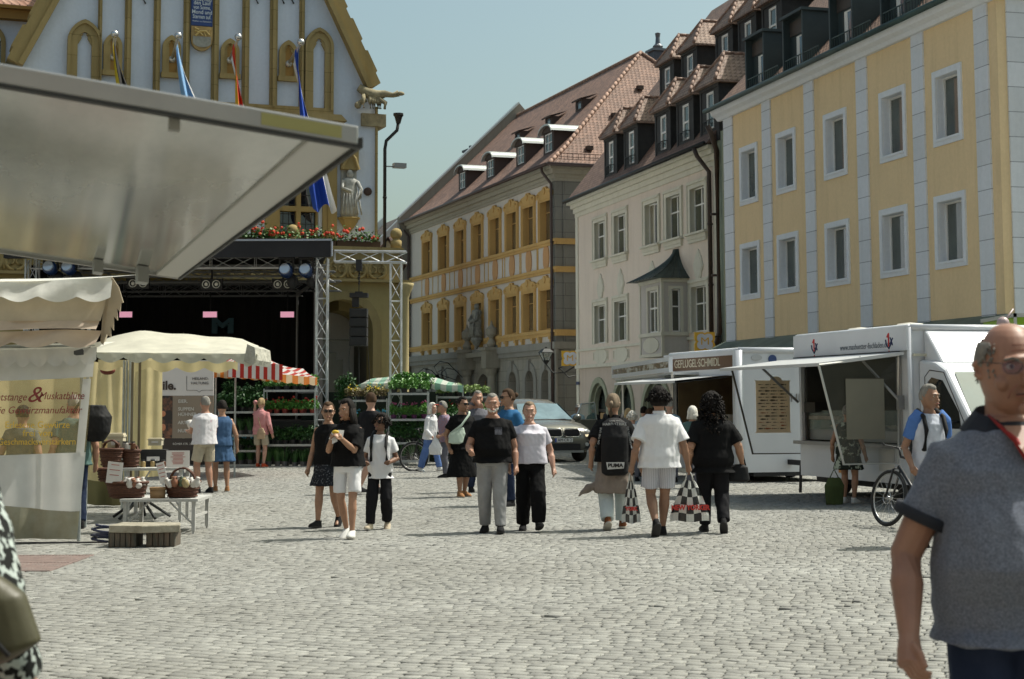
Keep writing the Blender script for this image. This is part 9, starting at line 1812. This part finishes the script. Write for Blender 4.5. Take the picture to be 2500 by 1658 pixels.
# --- middle distance
I = person('person in long black dress and sunglasses with a pale shoulder bag', 1128, 1213, 1.72, R(28), 'olive', ('bun', 'black'), ('tee', blk), ('skirt20', blk), snd, 1.12, .01, ((-.15, -.02, .49), (.15, -.02, .5)), ((-.05, -.05, 0, 0), (.05, .05, 0, 0)), (18, 0), shades='dark', vox=.009)
e = empty('shoulder_bag', wpt(I, I['U'](-.12, -.1, .6)), R(20), 'pale green shoulder bag worn across the black dress', 'bag'); m = MB(); stack(m, [(0, 0, -.12, .06, .03), (0, 0, -.1, .13, .05), (.03, 0, .05, .15, .05), (.09, 0, .16, .06, .03)]); fuse('body', m, fab('mint', (.42, .5, .42)), e, .009, 3, .01); strap('strap', [(-.1, 0, .05), (.1, -.03, .2), (.24, -.02, .38), (.28, .1, .42)], .02, fab('mint', (0, 0, 0)), e)
G = person('person with white bobbed hair, white long sleeved shirt and blue trousers walking right', 1050, 1152, 1.62, R(62), 'fair', ('bob', 'white'), ('long', wht), ('wide', bj), sw, 1.0, 0, ((-.12, -.12, .5), (.13, -.18, .55)), ((-.04, .14, 0, -.4), (.04, -.14, 0, 0)), (-8, 5), lean=6, vox=.011, face=False)
strap('bag_strap', [G['U'](-.09, -.06, .83), G['U'](0, .1, .72), G['U'](.1, .06, .58)], .01, mat('strap_brown', (.12, .07, .04), .6), G['rt'])
Hh = person('person in red cap and plaid shirt half hidden behind the white bag', 1090, None, 1.66, R(-70), 'red', ('short', 'grey'), ('tee', pla), ('pants', gry), sb, 1.05, 0, (None, (.15, -.12, .55)), vox=.012, Y=36, lean=8)
m = MB(); m.smooth = True; W = Hh['W']; m.ball(W(0, .004, .028), .05 * Hh['S'], 14, 10, (.95, 1.12, .9)); m.build('cap', mat('cap_blue', (.08, .09, .16), .8), Hh['rt']); m = MB(); m.smooth = True; m.ball(W(0, -.07, .03), .036 * Hh['S'], 12, 8, (1, 1, .2)); m.build('peak', mat('cap_red', (.4, .05, .03), .8), Hh['rt'])
e = empty('plastic_bag', wpt(Hh, Hh['U'](.12, -.2, .45)), 0, 'white plastic carrier bag beside the red capped person', 'carrier bag'); m = MB(); stack(m, [(0, 0, -.2, .13, .07), (0, 0, -.05, .15, .08), (0, 0, .15, .05, .03), (0, 0, .3, .02, .02)]); fuse('body', m, mat('thin_white_film', (.6, .6, .6), .4), e, .014, 3, .02)
person('person in grey t-shirt raising a hand to the mouth behind the couple', 1166, None, 1.84, R(20), 'red', ('crop', 'grey'), ('tee', gry), ('pants', nav), sb, 1.08, 0, ((-.02, -.12, .86), None), head=(-5, 0), vox=.011, Y=30)
person('bearded person with ponytail, sunglasses and blue shirt looking left', 1243, None, 1.83, R(-50), 'tan', ('bun', 'brown'), ('polo', roy), ('pants', nav), sb, 1.1, 0, head=(-15, 0), shades='dark', vox=.01, Y=26)
L1 = person('person in pale cap standing behind the open car door', 1411, None, 1.56, R(20), 'olive', ('short', 'grey'), ('tee', lbl), ('pants', gry), sb, 1.1, 0, vox=.015, Y=49)
m = MB(); m.smooth = True; m.ball(L1['W'](0, .0, .03), .05 * L1['S'], 12, 8, (.95, 1.15, .85)); m.ball(L1['W'](0, -.065, .025), .034 * L1['S'], 10, 6, (1, 1, .25)); m.build('cap', mat('cap_pale', (.5, .47, .42), .8), L1['rt'])
person('person in dark clothes seen through the car door window', 1450, None, 1.55, R(160), 'tan', ('crop', 'grey'), ('long', blk), ('pants', bl2), sb, vox=.016, Y=50, face=False)
for px, Y, h, hr, tm, rz, lb in ((1545, 34, 1.42, ('afro', 'white'), wht, 170, 'short person with fluffy white hair queueing at the poultry trailer'), (1535, 37, 1.47, ('bob', 'blond'), bei, 175, 'person with blond bob in the queue beside the fluffy white hair'), (1574, 36, 1.52, ('short', 'black'), lbl, 190, 'dark haired person in pale blue in the queue'), (1588, 35, 1.48, ('bob', 'brown'), gre, 185, 'brown haired person in the queue next to the white shirted walker'), (1636, 33.5, 1.67, ('crop', 'grey'), lbl, 180, 'grey cropped person in pale blue shirt right of the white shirted walker'), (1692, 31, 1.53, ('bob', 'white'), tea, 150, 'white haired person in teal half hidden by the curly haired walker')):
 person(lb, px, None, h, R(rz), 'fair', hr, ('tee', tm), ('pants', gry), sb, vox=.014, Y=Y, face=False)
person('person in leaf patterned dress waiting at the fish counter', 2072, None, 1.56, R(150), 'tan', ('bun', 'grey'), ('tank', leo), ('skirt34', leo), sw, 1.1, .01, vox=.01, face=False, Y=26.3)
b = at_z(2038, 1232); e = empty('green_bag', (b.x, b.y, 0), .2, 'small green shopping bag on the ground beside the patterned dress', 'bag'); m = MB(); stack(m, [(0, 0, 0, .14, .08), (0, 0, .3, .16, .09), (0, 0, .42, .1, .03)]); fuse('body', m, fab('moss', (.06, .08, .03)), e, .012, 2, .015); strap('handle', [(-.08, 0, .4), (0, 0, .55), (.08, 0, .4)], .01, fab('moss', (0, 0, 0)), e)
Sx = person('grey haired person in white shirt with blue sleeves pushing the mountain bike', 2272, None, 1.79, R(12), 'olive', ('short', 'grey'), ('tee', fab('white_blue', (.5, .53, .6))), ('pants', nav), sb, .98, 0, ((-.155, -.06, .5), (.15, 0, .5)), head=(25, 2), vox=.0075, Y=18.4)
m = MB(); [m.tube([Sx['U'](s * .055, .003, .818), sh, sh.lerp(el, .66)], [.047 * 1.79, .05 * 1.79, .0405 * 1.79], 14) for sh, el, wr, s in Sx['arms']]; fuse('blue_sleeves', m, fab('sleeve_blue', (.08, .17, .42)), Sx['rt'], .009, 4, .01)
backpack(Sx, 'black backpack with wide straps on the man with the bike')
Tt = person('bald person in patterned white shirt and beige shorts at the stall', 498, 1203, 1.76, R(-140), 'red', ('crop', 'grey'), ('tee', wsh), ('shorts', bei), sb, 1.15, .012, ((-.1, -.2, .64), (.05, -.24, .63)), head=(-10, 12), vox=.009, face=False, hem=.5)
e = empty('paper_wrap', wpt(Tt, Tt['U'](0, -.3, .68)), .3, 'white paper wrap in the hands of the person in the patterned shirt', 'food wrap'); m = MB(); m.smooth = True; m.lathe([(.02, -.1), (.06, .02), (.085, .1), (.07, .1), (.01, .0)], 10, RX(-.5)); m.build('wrap', mat('wrap_paper', (0, 0, 0)), e)
person('dark haired person in denim dress beside the white shirted man at the stall', 540, 1200, 1.68, R(-160), 'tan', ('short', 'black'), ('tank', den), ('skirt33', den), snd, 1.05, 0, vox=.01, face=False)
V_ = person('person in pink shirt and beige shorts photographing the plants', 636, 1141, 1.76, R(165), 'fair', ('short', 'blond'), ('long', pnk), ('shorts', bei), sr, 1.0, 0, (None, (.04, -.13, .9)), vox=.011, face=False)
e = empty('canvas_bag', wpt(V_, V_['U'](-.06, .13, .5)), R(165), 'tan canvas shoulder bag of the person in the pink shirt', 'bag'); m = MB(); stack(m, [(0, 0, -.16, .1, .03), (0, 0, 0, .12, .05), (0, 0, .12, .06, .03)]); fuse('body', m, fab('canvas_tan', (.4, .3, .2)), e, .012, 2, .01); strap('strap', [(0, 0, .1), (.1, -.06, .35), (.16, -.2, .56)], .012, fab('canvas_tan', (0, 0, 0)), e)
person('dark haired person in grey green top behind the clear stall window', 52, None, 1.6, R(175), 'tan', ('short', 'black'), ('tee', gre), ('pants', gry), sb, 1.2, 0, vox=.011, Y=21.4, face=False)
W2 = person('tall person in teal shirt behind the clear stall window', 178, None, 1.74, R(-150), 'red', ('crop', 'grey'), ('tee', tea), ('pants', nav), sb, 1.2, .01, vox=.011, Y=21.6, face=False)
e = empty('backpack', wpt(W2, (0, 0, 0)) + Vector((.32, -.1, 1.45)), 0, 'round black backpack sticking out beside the clear stall window', 'backpack'); m = MB(); stack(m, [(0, 0, -.32, .1, .08), (0, 0, -.2, .19, .14), (0, 0, 0, .2, .15), (0, 0, .15, .12, .09)]); fuse('pack', m, bpm, e, .011, 4, .02); strap('shoulder_strap', [(-.1, 0, .12), (-.2, -.05, .2), (-.28, -.12, .05)], .02, bpm, e)
# --- foreground figures
polo = mat('fabric_polo', (.135, .15, .19), .9, var=.35, vs=160, bump=.35, bs=220, dist=.002, detail=2)
X_ = person('bald bespectacled person in grey blue polo shirt, large in the right foreground', 2462, None, 1.845, R(6), 'weathered', ('fringe', 'grey'), ('polo', polo), ('pants', nav), sb, 1.12, .03, ((-.195, -.05, .49), (.18, .03, .49)), ((-.05, .05, 0, 0), (.05, -.12, 0, 0)), (1, -2), vox=.0046, Y=5.06, shades='clear', curl=.75, hem=.475)
S = X_['S']; U = X_['U']; W = X_['W']; nvy = mat('fabric_collar_navy', (.012, .014, .022), .85, bump=.4, bs=200, dist=.002); redm = mat('fabric_placket_red', (.24, .012, .01), .8)
m = MB(); N_ = 22
for sd, o in ((-1, 0), (1, 0)):
 for k in range(N_ // 2):
  def cp(t, lay): a = PI * t; x = sd * .047 * math.sin(a) * (1 + .55 * lay); y = .012 + .046 * math.cos(a) * (1 + .25 * lay) - (.012 * lay if t > .7 else 0); z = .862 - .024 * (1 - math.cos(a)) / 2 - .03 * lay - .012 * lay * (t > .85); return U(x, y, z)
  t0, t1 = k / (N_ / 2), (k + 1) / (N_ / 2); m.quad(cp(t0, 0), cp(t1, 0), cp(t1, 1), cp(t0, 1)); m.quad(cp(t0, 0), cp(t1, 0), cp(t1, 1) + Vector((0, .008, -.002)), cp(t0, 1) + Vector((0, .008, -.002)))
m.build('collar', nvy, X_['rt'], smooth=True, fix=False)
m = MB(); yv = lambda z: -.0755 - .022 * min(1, max(0, (.83 - z) / .06))
for sd in (-1, 1): m.tube([U(sd * .04, -.02, .845), U(sd * .034, -.045, .83), U(sd * .02, yv(.805) + .004, .805), U(sd * .004, yv(.77) + .004, .765)], [.0015 * S, .003 * S, .005 * S, .003 * S], 6)
m.build('placket_trim', redm, X_['rt'], smooth=True)
m = MB(); P = [U(-.03, -.058, .828), U(.03, -.058, .828), U(.016, -.094, .79), U(0, -.101, .762), U(-.016, -.094, .79)]; m.quad(P[0], P[1], P[2], P[3], P[4]); m.build('open_neck', SK['weathered'], X_['rt'], fix=False)
for sh, el, wr, s in X_['arms']:
 c = sh.lerp(el, .62); d = (el - sh).normalized(); m = MB(); m.smooth = True; q = .0415 * S * 1.15; m.tube([c - d * .022, c - d * .018, c + d * .012, c + d * .014], [q * .98, q * 1.04, q * 1.02, q * .9], 24); m.build('sleeve_cuff', nvy, X_['rt'])
random.seed(2); m = MB(); m.smooth = True
for k in range(420): a = random.choice((-1, 1)) * random.uniform(.3, 1) * PI; z = random.uniform(.012 if 1.2 < abs(a) < 1.95 else -.02, .03 + .014 * (abs(a) > 2)); k_ = math.sqrt(max(.1, 1 - (z / .07) ** 2)); p0 = W(.0435 * math.sin(a) * k_, -.053 * math.cos(a) * k_, z + .008 * (abs(a) < 1.3)); m.tube([p0, p0 + Vector((p0.x * .02, 0, -.002)) + Vector((random.uniform(-1, 1), random.uniform(-1, 1), random.uniform(-2, 0))) * .007], [.0035, .0012], 4)
m.build('side_hair', hairm('grey', HC_['grey']), X_['rt'])
m = MB(); m.smooth = True
for s in (-1, 1):
 P = [W(s * (.018 + .0155 * math.cos(t)), -.0585 + .012 * (max(0, math.cos(t)) * .6), .002 + .0105 * math.sin(t)) for t in [2 * PI * k / 16 for k in range(16)]]; m.quad(*P)
m.build('spectacle_lenses', mat('lens_tint', (.12, .06, .14), .05, alpha=.35, spec=1), X_['rt'], fix=False)
m = MB(); m.smooth = True; [m.tube([W(s * .012, -.057, -.022), W(s * .02, -.0515, -.032), W(s * .0215, -.046, -.042)], .0016 * S, 5) for s in (-1, 1)]; [m.tube([W(-.018, -.0525 - .001 * k, .026 + .008 * k), W(0, -.0545 + .002 * k, .0275 + .008 * k), W(.018, -.0525 - .001 * k, .026 + .008 * k)], .0011 * S, 5) for k in range(2)]; m.build('face_creases', mat('skin_crease', (.26, .11, .075), .6), X_['rt'])
m = MB(); m.smooth = True; m.tube([W(-.014, -.0565, -.0365), W(0, -.0625, -.0355), W(.014, -.0565, -.0365)], .0016 * S, 6); m.build('mouth_line', mat('mouth_dark', (.06, .02, .015), .6), X_['rt'])
tat = fab('scroll_print', (.015, .016, .015), c2=(.4, .45, .42), vs=58, thr=(.5, .55), detail=1, stretch=(1, 1, .6))
Z_ = person('person in black and pale patterned top cut off by the left edge', -258, None, 1.8, R(175), 'tan', ('bob', 'brown'), ('long', tat), ('skirt30', fab('bright_pink', (.6, .13, .24))), sb, 1.3, 0, ((-.2, 0, .5), (.19, .02, .47)), vox=.006, Y=4.25, face=False, hem=.5)
q = at_y(-18, 1490, 4.0); e = empty('olive_shoulder_bag', q, R(0), 'olive shoulder bag hanging at the lower left edge of the picture', 'handbag'); m = MB(); stack(m, [(-.1, 0, -.13, .1, .04), (-.03, 0, -.1, .13, .06), (-.02, 0, .02, .105, .06), (-.1, 0, .14, .08, .04)]); M_ = RY(R(-14)); m.v = [tuple(M_ @ Vector(v)) for v in m.v]; ol = mat('olive_leather', (.05, .045, .018), .5, var=.2, bump=.2); fuse('body', m, ol, e, .007, 4, .004); strap('zip', [(-.16, -.07, .1), (-.03, -.072, .0), (.06, -.06, -.1)], .006, BLK(), e); strap('strap', [(-.08, -.03, .12), (-.02, -.1, .3), (-.02, -.06, .4)], .014, fab('strap_green', (.07, .09, .055)), e)
